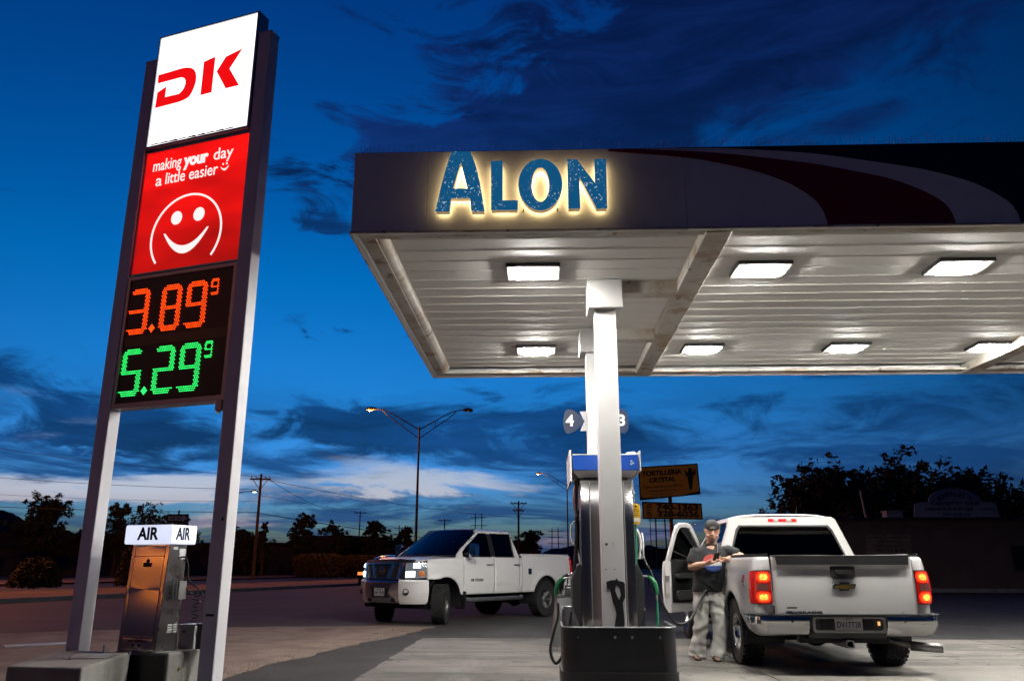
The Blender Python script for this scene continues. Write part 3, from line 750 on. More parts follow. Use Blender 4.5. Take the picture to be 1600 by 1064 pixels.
# ================================================================== BLOCKS AND AIR MACHINE
def blockpoly(name, poly, z, label, mat, extra=None):
    t = thing(name, label, 'block', (poly[0][0], poly[0][1], 0))
    m = MB(); m.prism([(p[0] - poly[0][0], p[1] - poly[0][1]) for p in poly], 0, z); m.build('body', mat, t, bevel=.022, seg=3)
    return t
b1 = blockpoly('concrete_block', [(-4.15, 7.12), (-3.47, 7.0), (-3.62, 8.20), (-4.42, 8.44)], .40, 'low weathered concrete block in front of the sign post at far left', M['block'])
for (x, y, h) in ((.30, 1.02, .075), (.62, .85, .03), (.28, .45, .03), (-.12, 1.18, .02)):
    m = MB(); m.tube([(x, y, .40), (x, y, .40 + h)], .012, 7); m.build('anchor_bolt', M['steel'], b1)
m = MB(); m.box((.33, .72, .403), (.34, .42, .008), rz=.2); m.build('grout_patch', pm('grout', (.40, .38, .34), .8, var=.2, vs=8), b1, bevel=.003)
AF = (-3.37, 8.235)    # machine front right foot
aa = Vector((cos(SA), sin(SA), 0)); ab = Vector((-aa.y, aa.x, 0))
def ap(a, b, z=0): p = Vector((AF[0], AF[1], 0)) + aa * a + ab * b; return (p.x, p.y, z)
b2_ = thing('concrete_block', 'concrete plinth with dark front carrying the air machine', 'block', ap(0, 0), SA)
m = MB(); m.box((-.16, .245, .20), (.66, .60, .40)); m.build('body', M['block'], b2_, bevel=.02, seg=3)
m = MB(); m.box((-.16, -.062, .19), (.62, .012, .36)); m.build('dark_front', M['black'], b2_)  # thin black sheet covering the plinth front
for (b, z) in ((.10, .24), (.40, .28)):
    m = MB(); m.lathe([(0, .012), (.014, .012), (.018, .004), (.018, 0)], 10, F=fr((.17, b, z), (0, 1, 0), (0, 0, 1), (1, 0, 0))); m.build('anchor_bolt', pm('brass', (.5, .35, .1), .4, .9), b2_)
am = thing('air_machine', 'stainless tyre air machine with lit white AIR header box', 'air machine', ap(0, 0, .40), SA)
AW, AD, AH = .465, .235, 1.005
SL = .047      # the front slopes back a little towards the top
m = MB(); m.prism([(AD, 0), (AD, AH), (0, AH), (-SL, 0)], -AW, 0, F=lambda a, b, c: Vector((c, a, b))); m.build('body', M['stainless'], am, bevel=.006, fix=True)
Fa = lambda a, b, c: Vector((a, -c - SL * max(0, 1 - b / AH), b)); Fr_ = lambda a, b, c: Vector((c, a, b))
M['brushed'] = pm('brushed', (.74, .66, .56), .165, 1., var=.05, vs=1.5, aniso=.95)
def fpanel(nm, x0, x1, z0, z1, o=.004): m = MB(); m.prism(rrect(x1 - x0, z1 - z0, .006, 2, (x0 + x1) / 2, (z0 + z1) / 2), .0005, o, F=Fa); return m.build(nm, M['brushed'], am)
fpanel('top_panel', -AW + .05, -.05, .885, .995); dr = fpanel('door_panel', -AW + .05, -.05, .14, .878, .006); fpanel('lower_panel', -AW + .05, -.05, .012, .133)
fpanel('edge_strip', -AW + .004, -AW + .044, .01, .995); fpanel('edge_strip', -.044, -.004, .01, .995)
m = MB(); m.prism(rrect(.10, .042, .004, 2, -.24, .80), .0062, .012, F=Fa); m.build('coin_plate', M['black'], am)
m = MB(); m.lathe([(0, .012), (.018, .012), (.02, .0062)], 12, F=fr((-.24, -SL * .17, .838), (1, 0, 0), (0, 0, 1), (0, -1, 0))); m.build('lock', M['black'], am)
scribble('plate_print', am, lambda a, b, c: Vector((-.24 + a, -.0052 - c - SL * .91, .098 + b)), .20, .026, M['black'], 3, 2)
for a in (-.27, -.205):
    m = MB(); m.lathe([(0, .012), (.013, .012), (.015, .003)], 10, F=fr((a, -SL * .95, .055), (1, 0, 0), (0, 0, 1), (0, -1, 0))); m.build('lock', M['black'], am)
hd = empty('header', parent=am)
M['hdr'] = emit('hdr', (.74, .80, 1.), .92, (.85, .85, .85), uneven=(3, .12, (1, 1, 1)))
m = MB(); m.prism(rrect(.585, .185, .02, 4, -AW / 2 - .005, 1.09), -.035 - .31 + .055, .055, F=Fa); m.build('lightbox', M['hdr'], hd, bevel=.008)
M['ink'] = pm('ink', (.012, .014, .04), .5)
text_obj('AIR', .165, M['ink'], 'letters', hd, lambda a, b, c: Vector((-AW / 2 - .01 + a, -.0565 - c, 1.092 + b)), width=.265, extrude=.001, bold=.006)
text_obj('AIR', .165, M['ink'], 'letters', hd, lambda a, b, c: Vector((.0565 + .0 + c, .10 + a, 1.092 + b)), width=.20, extrude=.001, bold=.006)
Fside = lambda a, b, c: Vector((.0005 + c, a, b))
def side(nm, x0, x1, z0, z1, mat, o=.003): m = MB(); m.prism(rrect(x1 - x0, z1 - z0, .003, 1, (x0 + x1) / 2, (z0 + z1) / 2), 0, o, F=Fside); return m.build(nm, mat, am)
side('sticker', .135, .215, .855, .955, M['white_plastic']); side('sticker', .045, .105, .945, .972, M['white_plastic'])
for k in range(4):
    for q in range(2): side('vent_slot', .075 + q * .075, .135 + q * .075, .165 + k * .022, .176 + k * .022, M['white_plastic'], .005)
br = empty('hose_bracket', parent=am)
m = MB()
for k in range(3): m.box((.045 + k * .018, .10 + k * .018, .56), (.012, .10, .17))
m.build('tray', M['steel'], br)
hp = wires([(.005, .12, .865), (.05, .17, .87), (.07, .20, .78), (.06, .22, .68), (.09, .25, .62), (.16, .27, .57), (.13, .24, .52), (.06, .16, .60)], 10)
m = MB(); m.tube(hp, .009, 8); m.build('hose', M['rubber'], am, smooth=True)
coil = [(.13 + .045 * cos(a), .30 + .03 * sin(a), .52 - .011 * a) for a in [i * .35 for i in range(75)]]
m = MB(); m.tube(coil + [(.14, .36, .20), (.10, .36, .08)], .006, 6); m.build('coiled_hose', M['black'], am, smooth=True)
m = MB(); m.tube(wires([(.15, .30, .56), (.19, .40, .42), (.22, .50, .22), (.24, .56, .12), (.20, .58, .08)], 10), .008, 6); m.build('air_line', M['rubber'], am, smooth=True)
gb = thing('junction_box', 'small grey metal box on the plinth behind the air machine', 'box', ap(.02, .36, .40), SA)
m = MB(); m.box((.0, .07, .11), (.19, .20, .22)); m.build('body', M['lightgrey'], gb, bevel=.006)
m = MB(); m.box((.0, .07, .223), (.20, .21, .010)); m.build('lid', M['lightgrey'], gb, bevel=.003)
m = MB(); m.lathe([(0, .01), (.012, .01), (.013, 0)], 10, F=fr((-.03, -.031, .16), (1, 0, 0), (0, 0, 1), (0, -1, 0))); m.build('knob', M['black'], gb)
jb = thing('outlet_box', 'dark electrical box on a conduit beside the right sign post', 'box', ap(.30, .30, 0), SA)
m = MB(); m.box((0, 0, .52), (.17, .12, .22)); m.build('body', M['dark_metal'], jb, bevel=.006)
m = MB(); m.box((0, 0, .635), (.19, .14, .012)); m.build('cover', M['dark_metal'], jb)
m = MB(); m.tube([(0.03, 0, 0), (.03, 0, .42)], .022, 8); m.tube([(.08, 0, 0), (.08, 0, .42)], .012, 8); m.build('conduit', M['black'], jb, smooth=True)
bd = MB(); bd.box((0, 0, .011), (.95, .22, .02)); tag(bd.build('scrap_board', M['lightgrey'], bevel=.004), 'pale flat board lying on the dirt left of the air machine', 'board').location = (-7.3, 13.3, .006)
bpy.data.objects['scrap_board'].rotation_euler = (0, 0, R(38))

# ================================================================== PUMP ISLAND
def cw(x, y, z=0): p = CANO + CU * x + CV * y; return (p.x, p.y, z)
isl = MB(); isl.prism(rrect(.92, 3.55, .3, 5), .016, .15); io = isl.build('pump_island', pm('islandc', (.30, .29, .27), .85, var=.25, vs=3), bevel=.02)
tag(io, kind='structure'); io.location = cw(2.69, 3.0); io.rotation_euler = (0, 0, CANR)
def guard(loc, rz, label):
    t = thing('bumper_guard', label, 'guard', loc, rz)
    w, d, r = 1.15, .85, .16
    path = [(-w / 2, d), (-w / 2, r)] + [(-w / 2 + r - r * cos(a), r - r * sin(a)) for a in [i * pi / 2 / 7 for i in range(1, 8)]]
    path += [(w / 2 - r + r * sin(a), r - r * cos(a)) for a in [i * pi / 2 / 7 for i in range(0, 8)]] + [(w / 2, d)]
    th = .014
    inn = []
    for i, p in enumerate(path):
        a = Vector(path[max(0, i - 1)]); b = Vector(path[min(len(path) - 1, i + 1)]); dd = (b - a).normalized(); inn.append((p[0] - dd.y * th, p[1] + dd.x * th))
    def wall(z0, z1, off=0):
        m = MB(); n = len(path); vs = []
        o_ = []
        for i, p in enumerate(path):
            a = Vector(path[max(0, i - 1)]); b = Vector(path[min(n - 1, i + 1)]); dd = (b - a).normalized(); o_.append((p[0] + dd.y * off, p[1] - dd.x * off))
        for (x, y) in o_: vs += [(x, y, z0), (x, y, z1)]
        for (x, y) in inn: vs += [(x, y, z0), (x, y, z1)]
        N = 2 * n; fs = []
        for i in range(n - 1):
            a, b = 2 * i, 2 * i + 2
            fs += [(a, b, b + 1, a + 1), (N + a, N + a + 1, N + b + 1, N + b), (a + 1, b + 1, N + b + 1, N + a + 1), (a, N + a, N + b, b)]
        fs += [(0, 1, N + 1, N), (2 * n - 2, N + 2 * n - 2, N + 2 * n - 1, 2 * n - 1)]
        m.add(vs, fs); return m
    wall(.17, .59).build('plate', M['blackpaint'], t, smooth=True)
    wall(.02, .168, .02).build('skirt', M['blackpaint'], t, smooth=True)
    m = MB(); m.tube([(p[0], p[1], .592) for p in path], .009, 6); m.build('top_edge', pm('edge_highlight', (.25, .26, .28), .4, .5, var=.4, vs=9), t, smooth=True)  # highlight along the guard's top edge put in as a paler rim
    for x in (-.42, -.05, .12, .40):
        m = MB(); m.lathe([(0, .008), (.012, .006), (.014, 0)], 8, F=fr((x, -.0005, .50), (1, 0, 0), (0, 0, 1), (0, -1, 0))); m.build('bolt', M['steel'], t)
    return t
guard((1.085, 8.62, 0), CANR, 'dark steel bumper guard standing in front of the near column')
guard(cw(2.76, 5.42), CANR + pi, 'dark steel bumper guard behind the pump, at the island far end')

pu = thing('fuel_pump', 'fuel pump with blue and white top between the two columns', 'fuel pump', cw(2.68, 3.02, .15), CANR)
M['pump_blue'] = pm('pump_blue', (.008, .055, .30), .35, var=.06, vs=4)
M['pump_dark'] = pm('pump_dark', (.03, .031, .034), .45, var=.15, vs=4)
M['pump_stainless'] = pm('pump_stainless', (.30, .295, .30), .26, 1., var=.05, vs=2, aniso=.5, rvar=.012)
M['hose_green'] = pm('hose_green', (.02, .22, .13), .5)
M['hose_black'] = pm('hose_black', (.012, .012, .013), .45)
M['green_plastic'] = pm('green_plastic', (.01, .16, .06), .4)
M['yellow'] = pm('yellow', (.75, .42, .02), .45)
m = MB(); m.box((0, 0, 1.03), (.54, .90, 2.06)); m.build('cabinet', M['pump_dark'], pu, bevel=.01)
def endpan(sgn):
    m = MB()
    def f(u, v):
        x = -.33 + .66 * u; e = max(0, (abs(x) - .21) / .12); y = sgn * (.515 - .022 * e ** 2 - .018 * max(0, .10 - abs(x)) * 0)
        if abs(x) > .325: y = sgn * .42
        return Vector((x, y, .02 + 2.02 * v))
    m.grid(f, 44, 4, flip=sgn > 0); return m.build('end_panel', M['pump_stainless'], pu, smooth=True, angle=30, solid=.004)
endpan(-1); endpan(1)
for sx in (-1, 1):
    m = MB(); m.tube([(sx * .205, -.518, .03), (sx * .205, -.518, 2.02)], .006, 6); m.build('seam_trim', M['steel'], pu, smooth=True)
top = empty('top_valance', parent=pu)
m = MB(); m.box((0, 0, 2.255), (.80, 1.04, .185)); m.build('blue_band', M['pump_blue'], top, bevel=.006)
m = MB(); m.box((0, 0, 2.353), (.81, 1.05, .008)); m.build('top_trim', M['white_plastic'], top)
m = MB(); vs = [(-.405, -.525, 2.16), (.405, -.525, 2.16), (.405, .525, 2.16), (-.405, .525, 2.16), (-.33, -.45, 2.08), (.33, -.45, 2.08), (.33, .45, 2.08), (-.33, .45, 2.08)]
m.add(vs, [(0, 1, 2, 3)[::-1], (4, 5, 6, 7)[::-1], (0, 4, 5, 1), (1, 5, 6, 2), (2, 6, 7, 3), (3, 7, 4, 0)]); m.build('lower_bevel', M['white_plastic'], top)
m = MB(); m.prism([(-.50, 2.03), (-.50, 2.41), (.50, 2.41), (.50, 2.03)], .418, .440, F=lambda a, b, c: Vector((-c, a, b))); m.build('side_sign', M['white_plastic'], top, bevel=.006)
m = MB(); m.prism([(-.50, 2.15), (-.50, 2.40), (.50, 2.40), (.50, 2.15)], .418, .432, F=lambda a, b, c: Vector((c, a, b))); m.build('side_sign', M['white_plastic'], top, bevel=.006)
m = MB(); m.tube([(.27, -.40, 2.36), (.36, -.40, 2.372), (.38, -.40, 2.36)], .03, 8); m.build('lamp_cover', M['white_plastic'], top, smooth=True)
for k, (a, b) in enumerate(((.315, 2.27), (.335, 2.245), (.31, 2.235))):
    m = MB(); m.box((a, -.5225, b), (.022, .003, .02), rz=.2); m.build('chip_mark', M['lightgrey'], top)
def nozzle(par, loc, rz, mat, tilt=0.):
    n = empty('nozzle', loc, rz, par); n.rotation_euler = (tilt, 0, rz)
    m = MB(); m.tube([(0, 0, -.02), (.0, 0, .05), (.02, 0, .11), (.055, 0, .16), (.10, 0, .19)], [(.022, .020), (.030, .026), (.036, .03), (.032, .028), (.022, .022)], 10); m.build('grip', mat, n, smooth=True)
    m = MB(); m.tube([(.09, 0, .185), (.16, 0, .20), (.22, 0, .17), (.26, 0, .11)], .0125, 8); m.build('spout', M['steel'], n, smooth=True)
    m = MB(); m.tube([(.0, 0, .01), (.055, 0, .02), (.085, 0, .07), (.095, 0, .14), (.075, 0, .17)], .009, 6); m.build('guard_loop', M['black'], n, smooth=True)
    m = MB(); m.tube([(.0, 0, -.01), (.0, 0, -.09)], [.017, .013], 8); m.build('swivel', M['steel'], n, smooth=True)
    return n
for sx in (-1, 1):
    X = lambda v: sx * v
    for y0 in (-.22, .22):
        m = MB(); m.prism([(.28, .30), (.34, .30), (.42, .55), (.43, .90), (.36, 1.05), (.28, 1.08)], y0 - .15, y0 + .15, F=lambda a, b, c: Vector((sx * a, c, b))); m.build('nozzle_boot', M['pump_dark'], pu, bevel=.012)
    m = MB(); m.prism(rrect(.74, .55, .04, 4, 0, 1.42), .272, .30, F=lambda a, b, c: Vector((sx * c, a, b))); m.build('display_panel', M['pump_dark'], pu, bevel=.006)
    m = MB(); m.prism(rrect(.50, .16, .02, 3, 0, 1.52), .3005, .304, F=lambda a, b, c: Vector((sx * c, a, b))); m.build('screen', pm('lcd', (.06, .07, .06), .15), pu)
    m = MB()
    for r in range(4):
        for c in range(3): m.box((sx * .305, -.16 + c * .05, 1.22 + r * .045), (.008, .036, .032))
    m.build('keypad', M['lightgrey'], pu)
    m = MB(); m.prism(rrect(.80, .28, .03, 3, 0, 1.88), .272, .31, F=lambda a, b, c: Vector((sx * c, a, b))); m.build('card_panel', M['pump_dark'], pu, bevel=.006)
# right-hand hose set
m = MB(); m.tube([(.355, -.12, 2.08), (.36, -.12, 1.93)], [.014, .02], 8); m.tube([(.36, -.12, 1.93), (.36, -.12, 1.91)], .035, 10); m.tube([(.36, -.12, 1.91), (.365, -.12, 1.80)], [.022, .016], 8); m.build('hose_swivel', M['steel'], pu, smooth=True)
m = MB(); m.prism(rrect(.115, .255, .045, 4, .385, 1.66), -.02, .02, F=lambda a, b, c: Vector((a, -.135 - c, b))); tg = m.build('hose_tag', M['yellow'], pu, bevel=.012)
m = MB(); m.lathe([(0, .004), (.014, .003), (.015, 0)], 10, F=fr((.385, -.1555, 1.755), (1, 0, 0), (0, 0, 1), (0, -1, 0))); m.build('tag_rivet', M['black'], tg)
for zz, wd, hh, sd in ((1.718, .045, .012, 4), (1.698, .075, .016, 5), (1.670, .065, .014, 6), (1.645, .068, .018, 7)):
    scribble('tag_print', tg, (lambda z_: lambda a, b, c: Vector((.385 + a, -.1562 - c, z_ + b)))(zz), wd, hh, M['black'], sd, 1)
m = MB(); m.box((.385, -.156, 1.59), (.085, .002, .045)); m.build('tag_label', M['white_plastic'], tg)
gh = wires([(.378, -.12, 1.55), (.375, -.12, 1.2), (.345, -.13, .75), (.335, -.13, .40), (.40, -.12, .12), (.52, -.10, .10), (.60, -.08, .35), (.61, -.06, .62)], 12)
m = MB(); m.tube(gh, .016, 10); m.build('green_hose', M['hose_green'], pu, smooth=True)
nozzle(pu, (.61, -.06, .72), R(180), M['green_plastic'])
m = MB(); m.lathe([(.10, 0), (.105, .01), (.10, .02)], 20, F=fr((.47, .1, 1.28), (0, 1, 0), (0, .1, 1.6), (1, 0, 0))); m.build('hose_retractor', M['white_plastic'], pu, smooth=True)
m = MB(); m.tube(wires([(.36, .1, 1.55), (.44, .10, 1.42), (.455, .10, 1.25), (.43, .10, 1.12)], 8), .02, 8); m.build('hose_arm', M['white_plastic'], pu, smooth=True)
# left-hand hose set
m = MB(); m.tube([(-.33, -.25, 2.08), (-.36, -.25, 1.95), (-.365, -.25, 1.78), (-.36, -.25, 1.62)], [.02, .03, .022, .018], 8); m.tube([(-.35, -.05, 2.08), (-.37, -.05, 1.85), (-.37, -.05, 1.7)], [.02, .026, .018], 8); m.build('hose_swivel', M['steel'], pu, smooth=True)
m = MB(); m.tube(wires([(-.33, -.2, 1.60), (-.42, -.2, 1.52), (-.425, -.2, 1.34), (-.36, -.2, 1.24), (-.31, -.2, 1.0), (-.30, -.2, .9)], 10), .012, 8); m.build('vapour_hose', M['lightgrey'], pu, smooth=True)
m = MB(); m.tube(wires([(-.36, -.25, 1.62), (-.37, -.24, 1.3), (-.40, -.2, .9), (-.38, -.2, .55), (-.30, -.2, .2), (-.36, -.22, .02)], 10), .02, 8); m.build('black_hose', M['hose_black'], pu, smooth=True)
m = MB(); m.tube(wires([(-.60, -.1, .60), (-.60, -.1, .45), (-.66, -.12, .25), (-.70, -.14, .05), (-.63, -.18, -.08), (-.52, -.2, .1), (-.44, -.15, .5)], 10), .017, 8); m.build('black_hose', M['hose_black'], pu, smooth=True)
nozzle(pu, (-.62, -.10, .70), R(0), M['green_plastic']); nozzle(pu, (-.56, .16, .74), R(0), M['black'])
# hose running to the pickup: it belongs to the pump
wp = [(1.62, 10.45, 1.36), (1.66, 10.5, 1.25), (1.72, 10.5, 1.13), (1.80, 10.5, .91), (1.89, 10.55, .68), (2.06, 10.65, .49), (2.25, 10.8, .53), (2.39, 10.95, .70), (2.50, 11.05, .84), (2.53, 11.08, .87)]
Mi = (Matrix.Translation(pu.location) @ Matrix.Rotation(CANR, 4, 'Z')).inverted()
st = [Vector((.36, .18, 2.08)), Vector((.40, .18, 1.75)), Vector((.43, .18, 1.45))]
loc = [Mi @ Vector(p) for p in wp]
m = MB(); m.tube(wires(st + loc[1:], 10), .017, 10); m.build('delivery_hose', M['hose_black'], pu, smooth=True)
fn = empty('nozzle', tuple(Mi @ Vector((2.545, 11.1, .885))), 0, pu); fn['label'] = 'black nozzle plugged into the pickup filler'
fd = (Vector((2.82, 11.33, .955)) - Vector((2.545, 11.1, .885))); fz = atan2(fd.y, fd.x) - CANR; fn.rotation_euler = (0, R(-10), fz)
m = MB(); m.tube([(-.06, 0, -.03), (.0, 0, .0), (.08, 0, .03), (.17, 0, .025)], [.02, .027, .034, .05], 10); m.build('grip', M['black'], fn, smooth=True)
m = MB(); m.tube([(.15, 0, .02), (.20, 0, .02), (.26, 0, .02)], [.055, .06, .045], 12); m.tube([(.26, 0, .02), (.34, 0, .0)], .014, 8); m.build('spout', M['black'], fn, smooth=True)
m = MB(); m.tube(wires([(-.01, 0, -.02), (.02, 0, -.09), (.10, 0, -.10), (.16, 0, -.06), (.16, 0, .0)], 6), .009, 6); m.build('guard_loop', M['black'], fn, smooth=True)
m = MB(); m.lathe([(0, .05), (.035, .045), (.058, .025), (.066, 0)], 16, F=fr((.07, -.02, .045), (1, 0, 0), (0, 0, 1), (0, -1, 0))); m.build('splash_guard', M['lightgrey'], fn, smooth=True)
# numbered flags on the rear column
M['flag_blue'] = pm('flag_blue', (.006, .018, .06), .4)
def flag(num, sx, label):
    t = thing('pump_number_sign', label, 'sign', cw(2.68 + sx * .125, 4.06 - .02, 3.18), CANR, 'pump number signs')
    m = MB(); m.prism([(0, -.14), (.10, -.14), (.04, 0), (.10, .14), (0, .14)], -.004, .004, F=lambda a, b, c: Vector((sx * a, -c, b))); m.build('bracket', M['white_plastic'], t)
    P = dense([(.035, 0.0), (.12, .10), (.22, .165), (.30, .15), (.335, .05), (.335, -.08), (.30, -.17), (.22, -.165), (.12, -.10), (.035, 0)], 5)[:-1]
    m = MB(); m.prism(P, .006, .018, F=lambda a, b, c: Vector((sx * a, -c, b))); m.build('panel', M['flag_blue'], t, bevel=.003)
    text_obj(num, .22, M['white_plastic'], 'number', t, lambda a, b, c: Vector((sx * .245 + a, -.0195 - c, .0 + b)), extrude=.001, bold=.008)
    return t
flag('4', -1, 'blue pick-shaped sign with number 4 left of the columns'); flag('3', 1, 'blue pick-shaped sign with number 3 half hidden by the column')
# waste bin
wb = thing('waste_bin', 'grey plastic tapered waste bin behind the pump', 'bin', (.98, 13.25, 0))
m = MB(); m.box((0, 0, .36), (.74, .62, .72), top=(.80, .80)); m.build('body', M['grey_plastic'], wb, bevel=.02)
m = MB(); m.box((0, 0, .80), (.60, .52, .15), top=(.9, .9)); m.build('hood', M['grey_plastic'], wb, bevel=.02)
m = MB(); m.box((0, 0, .895), (.50, .44, .04)); m.build('lid', M['grey_plastic'], wb, bevel=.015)
m = MB(); m.box((0, -.27, .81), (.34, .03, .09)); m.build('flap', M['black'], wb)
for x in (-.12, .12):
    m = MB(); m.box((x, -.292, .38), (.012, .02, .6)); m.build('rib', M['grey_plastic'], wb)

# ================================================================== PICKUPS
M['paint_white'] = pm('paint_white', (.62, .61, .60), .28, var=.02, vs=2, coat=.6, stain=((.50, .46, .42), 1.5, .58, .2, .35, (1, 1, 2)))
M['paint_white2'] = pm('paint_white2', (.76, .745, .73), .30, var=.02, vs=2, coat=.5, stain=((.45, .41, .37), 1.5, .56, .2, .4, (1, 1, 2)))
M['trim_black'] = pm('trim_black', (.014, .014, .015), .5, var=.15, vs=9)
M['under'] = pm('under', (.010, .010, .011), .8)
M['glass_dark'] = glassmat('glass_dark', (.006, .006, .007))
M['glass_wind'] = glassmat('glass_wind', (.16, .17, .18))
M['seat'] = pm('seat', (.03, .029, .028), .8)
M['lens_red'] = pm('lens_red', (.30, .004, .004), .12, spec=.6, emis=(1, .02, .005), estr=.16)
M['lens_hot'] = emit('lens_hot', (1, .30, .04), 2.6, (.5, .1, .02), uneven=(60, .75, (1, 1, 1)))
M['lens_glow'] = emit('lens_glow', (1, .02, .003), .62, (.5, .02, .01), uneven=(45, .5, (1, 1, 1)))
M['lens_mid'] = emit('lens_mid', (1, .075, .008), 1.3, (.5, .05, .01), uneven=(60, .6, (1, 1, 1)))
M['lens_clear'] = pm('lens_clear', (.22, .08, .07), .1, metal=.3)
M['lens_brake'] = emit('lens_brake', (1, .03, .02), .42, (.5, .02, .02))
M['head_hot'] = emit('head_hot', (.88, .95, 1), 14, (.8, .8, .8))
M['head_body'] = pm('head_body', (.30, .31, .33), .12, .85, var=.2, vs=12, emis=(.8, .9, 1), estr=.16)
M['amber'] = emit('amber', (1, .28, .02), .25, (.5, .15, .02))
M['alloy'] = pm('alloy', (.30, .29, .28), .32, .9, var=.1, vs=8)
M['alloy_dark'] = pm('alloy_dark', (.05, .05, .052), .4, .7)
M['gold'] = pm('gold', (.50, .32, .07), .30, .9)
M['plate_white'] = pm('plate_white', (.60, .60, .58), .45, var=.05, vs=20)
M['grille_mesh'] = pm('grille_mesh', (.05, .045, .04), .35, .6)

class Body:
    def __init__(s, xr, xf, W, rr=.13, fl=.80, fn=3.2, prof=None, axles=(), Ra=.47, za=.4, lean=.07, flare=.026):
        P = []
        for i in range(24): P.append((xr + .02 * (i / 24) ** 2 * (1 if i else 0) * 0, (W - rr) * i / 24))
        for i in range(13): a = pi / 2 * i / 12; P.append((xr + rr - rr * cos(a), W - rr + rr * sin(a)))
        n = 90
        for i in range(1, n): P.append((xr + rr + (xf - fl - xr - rr) * i / n, W))
        for i in range(60):
            t = pi / 2 * i / 59
            P.append((xf - fl + fl * max(0, sin(t)) ** (2 / fn) if i else xf - fl, W * max(0, cos(t)) ** (2 / fn) if i < 59 else 0.))
        s.P = [Vector(p) for p in P]; s.L = [0.]
        for a, b in zip(s.P, s.P[1:]): s.L.append(s.L[-1] + (b - a).length)
        s.N = []
        for i in range(len(P)):
            a, b = s.P[max(0, i - 2)], s.P[min(len(P) - 1, i + 2)]; d = (b - a).normalized(); s.N.append(Vector((-d.y, d.x)))
        s.prof = prof; s.axles = axles; s.Ra = Ra; s.za = za; s.lean = lean; s.W = W; s.xr = xr; s.xf = xf; s.flare = flare; s.zmid = .8
        s.N[0] = Vector((-1, 0)); s.N[1] = Vector((-1, 0)); s.N[-1] = Vector((1, 0))
    def at(s, q):
        q = max(0, min(s.L[-1], q)); lo, hi = 0, len(s.L) - 1
        while hi - lo > 1:
            m = (lo + hi) // 2
            if s.L[m] <= q: lo = m
            else: hi = m
        t = (q - s.L[lo]) / max(1e-9, s.L[hi] - s.L[lo])
        return s.P[lo].lerp(s.P[hi], t), s.N[lo].lerp(s.N[hi], t).normalized()
    def sx(s, x):      # arc length at a given x on the flank
        best = None
        for i in range(30, len(s.P) - 1):
            if s.P[i].x <= x <= s.P[i + 1].x: return s.L[i] + (s.L[i + 1] - s.L[i]) * (x - s.P[i].x) / max(1e-9, s.P[i + 1].x - s.P[i].x)
        return s.L[-1]
    def sy(s, y):      # arc length at a given y on the nose
        for i in range(len(s.P) - 2, 60, -1):
            if s.P[i + 1].y <= y <= s.P[i].y: return s.L[i] + (s.L[i + 1] - s.L[i]) * (s.P[i].y - y) / max(1e-9, s.P[i].y - s.P[i + 1].y)
        return s.L[-1]
    def inset(s, z, x, n):
        p = s.prof; v = p[-1][1]
        if z <= p[0][0]: v = p[0][1]
        else:
            for (z0, a), (z1, b) in zip(p, p[1:]):
                if z0 <= z <= z1: t = (z - z0) / (z1 - z0); t = t * t * (3 - 2 * t); v = a + (b - a) * t; break
        if n.y > .7:
            for ax in s.axles:
                d = sqrt((x - ax) ** 2 + (z - s.za) ** 2); v -= s.flare * exp(-((d - s.Ra - .02) / .085) ** 2)
        if n.x > 0: v += n.x * n.x * max(0, z - .75) * s.lean
        return v
    def S(s, q, z, off=0.):
        sg = -1 if q < 0 else 1; p, n = s.at(abs(q)); k = off - s.inset(z, p.x, n)
        return Vector((p.x + n.x * k, sg * (p.y + n.y * k), z))
    def panel(s, cols, zt, sgn=1, nz=14, rtop=0., off=0.):
        m = MB(); R_ = []
        for q, zb in cols:
            t_ = zt(q) if callable(zt) else zt; col = []
            for j in range(nz + 1): col.append(s.S(q, zb + (t_ - rtop - zb) * j / nz, off))
            if rtop:
                p, n = s.at(q); base = col[-1]
                for j in range(1, 6):
                    a = pi / 2 * j / 5; k = rtop * (1 - cos(a)); col.append(Vector((base.x - n.x * k, base.y - n.y * k, t_ - rtop + rtop * sin(a))))
            R_.append(col)
        k = len(R_[0]); vs = [Vector((v.x, sgn * v.y, v.z)) for c in R_ for v in c]; fs = []
        for i in range(len(cols) - 1):
            if abs(cols[i][0] - cols[i + 1][0]) < 1e-7: continue
            for j in range(k - 1):
                f = (i * k + j, (i + 1) * k + j, (i + 1) * k + j + 1, i * k + j + 1); fs.append(f[::-1] if sgn > 0 else f)
        return m.add(vs, fs)
    def cols(s, x0, x1, zb, step=.05):
        """flank columns from x0 to x1 with wheel arches cut out"""
        X = []; x = x0
        while x < x1 - 1e-6: X.append((x, None)); x += step
        X.append((x1, None))
        for ax in s.axles:
            if x0 < ax + s.Ra and ax - s.Ra < x1:
                zc = s.za - .06; hw = sqrt(max(0, s.Ra ** 2 - (s.za - zc) ** 2))
                X = [c for c in X if not (ax - hw - .012 < c[0] < ax + hw + .012)]
                for sd in (-1, 1):
                    if x0 < ax + sd * hw < x1: X.append((ax + sd * hw, 'e0' if sd < 0 else 'e1'))
                for i in range(33):
                    a = pi * i / 32; xx = ax - hw * cos(a)
                    if x0 <= xx <= x1: X.append((xx, s.za + sqrt(max(0, s.Ra ** 2 - (xx - ax) ** 2)) * 1.0))
        out = []
        def key(c): return (round(c[0], 5), 0 if c[1] == 'e0' else 2 if c[1] == 'e1' else 1)
        for xx, t in sorted(X, key=key):
            z = zb(xx) if callable(zb) else zb
            if isinstance(t, float): z = max(z, t)
            out.append((s.sx(xx), z))
        return out
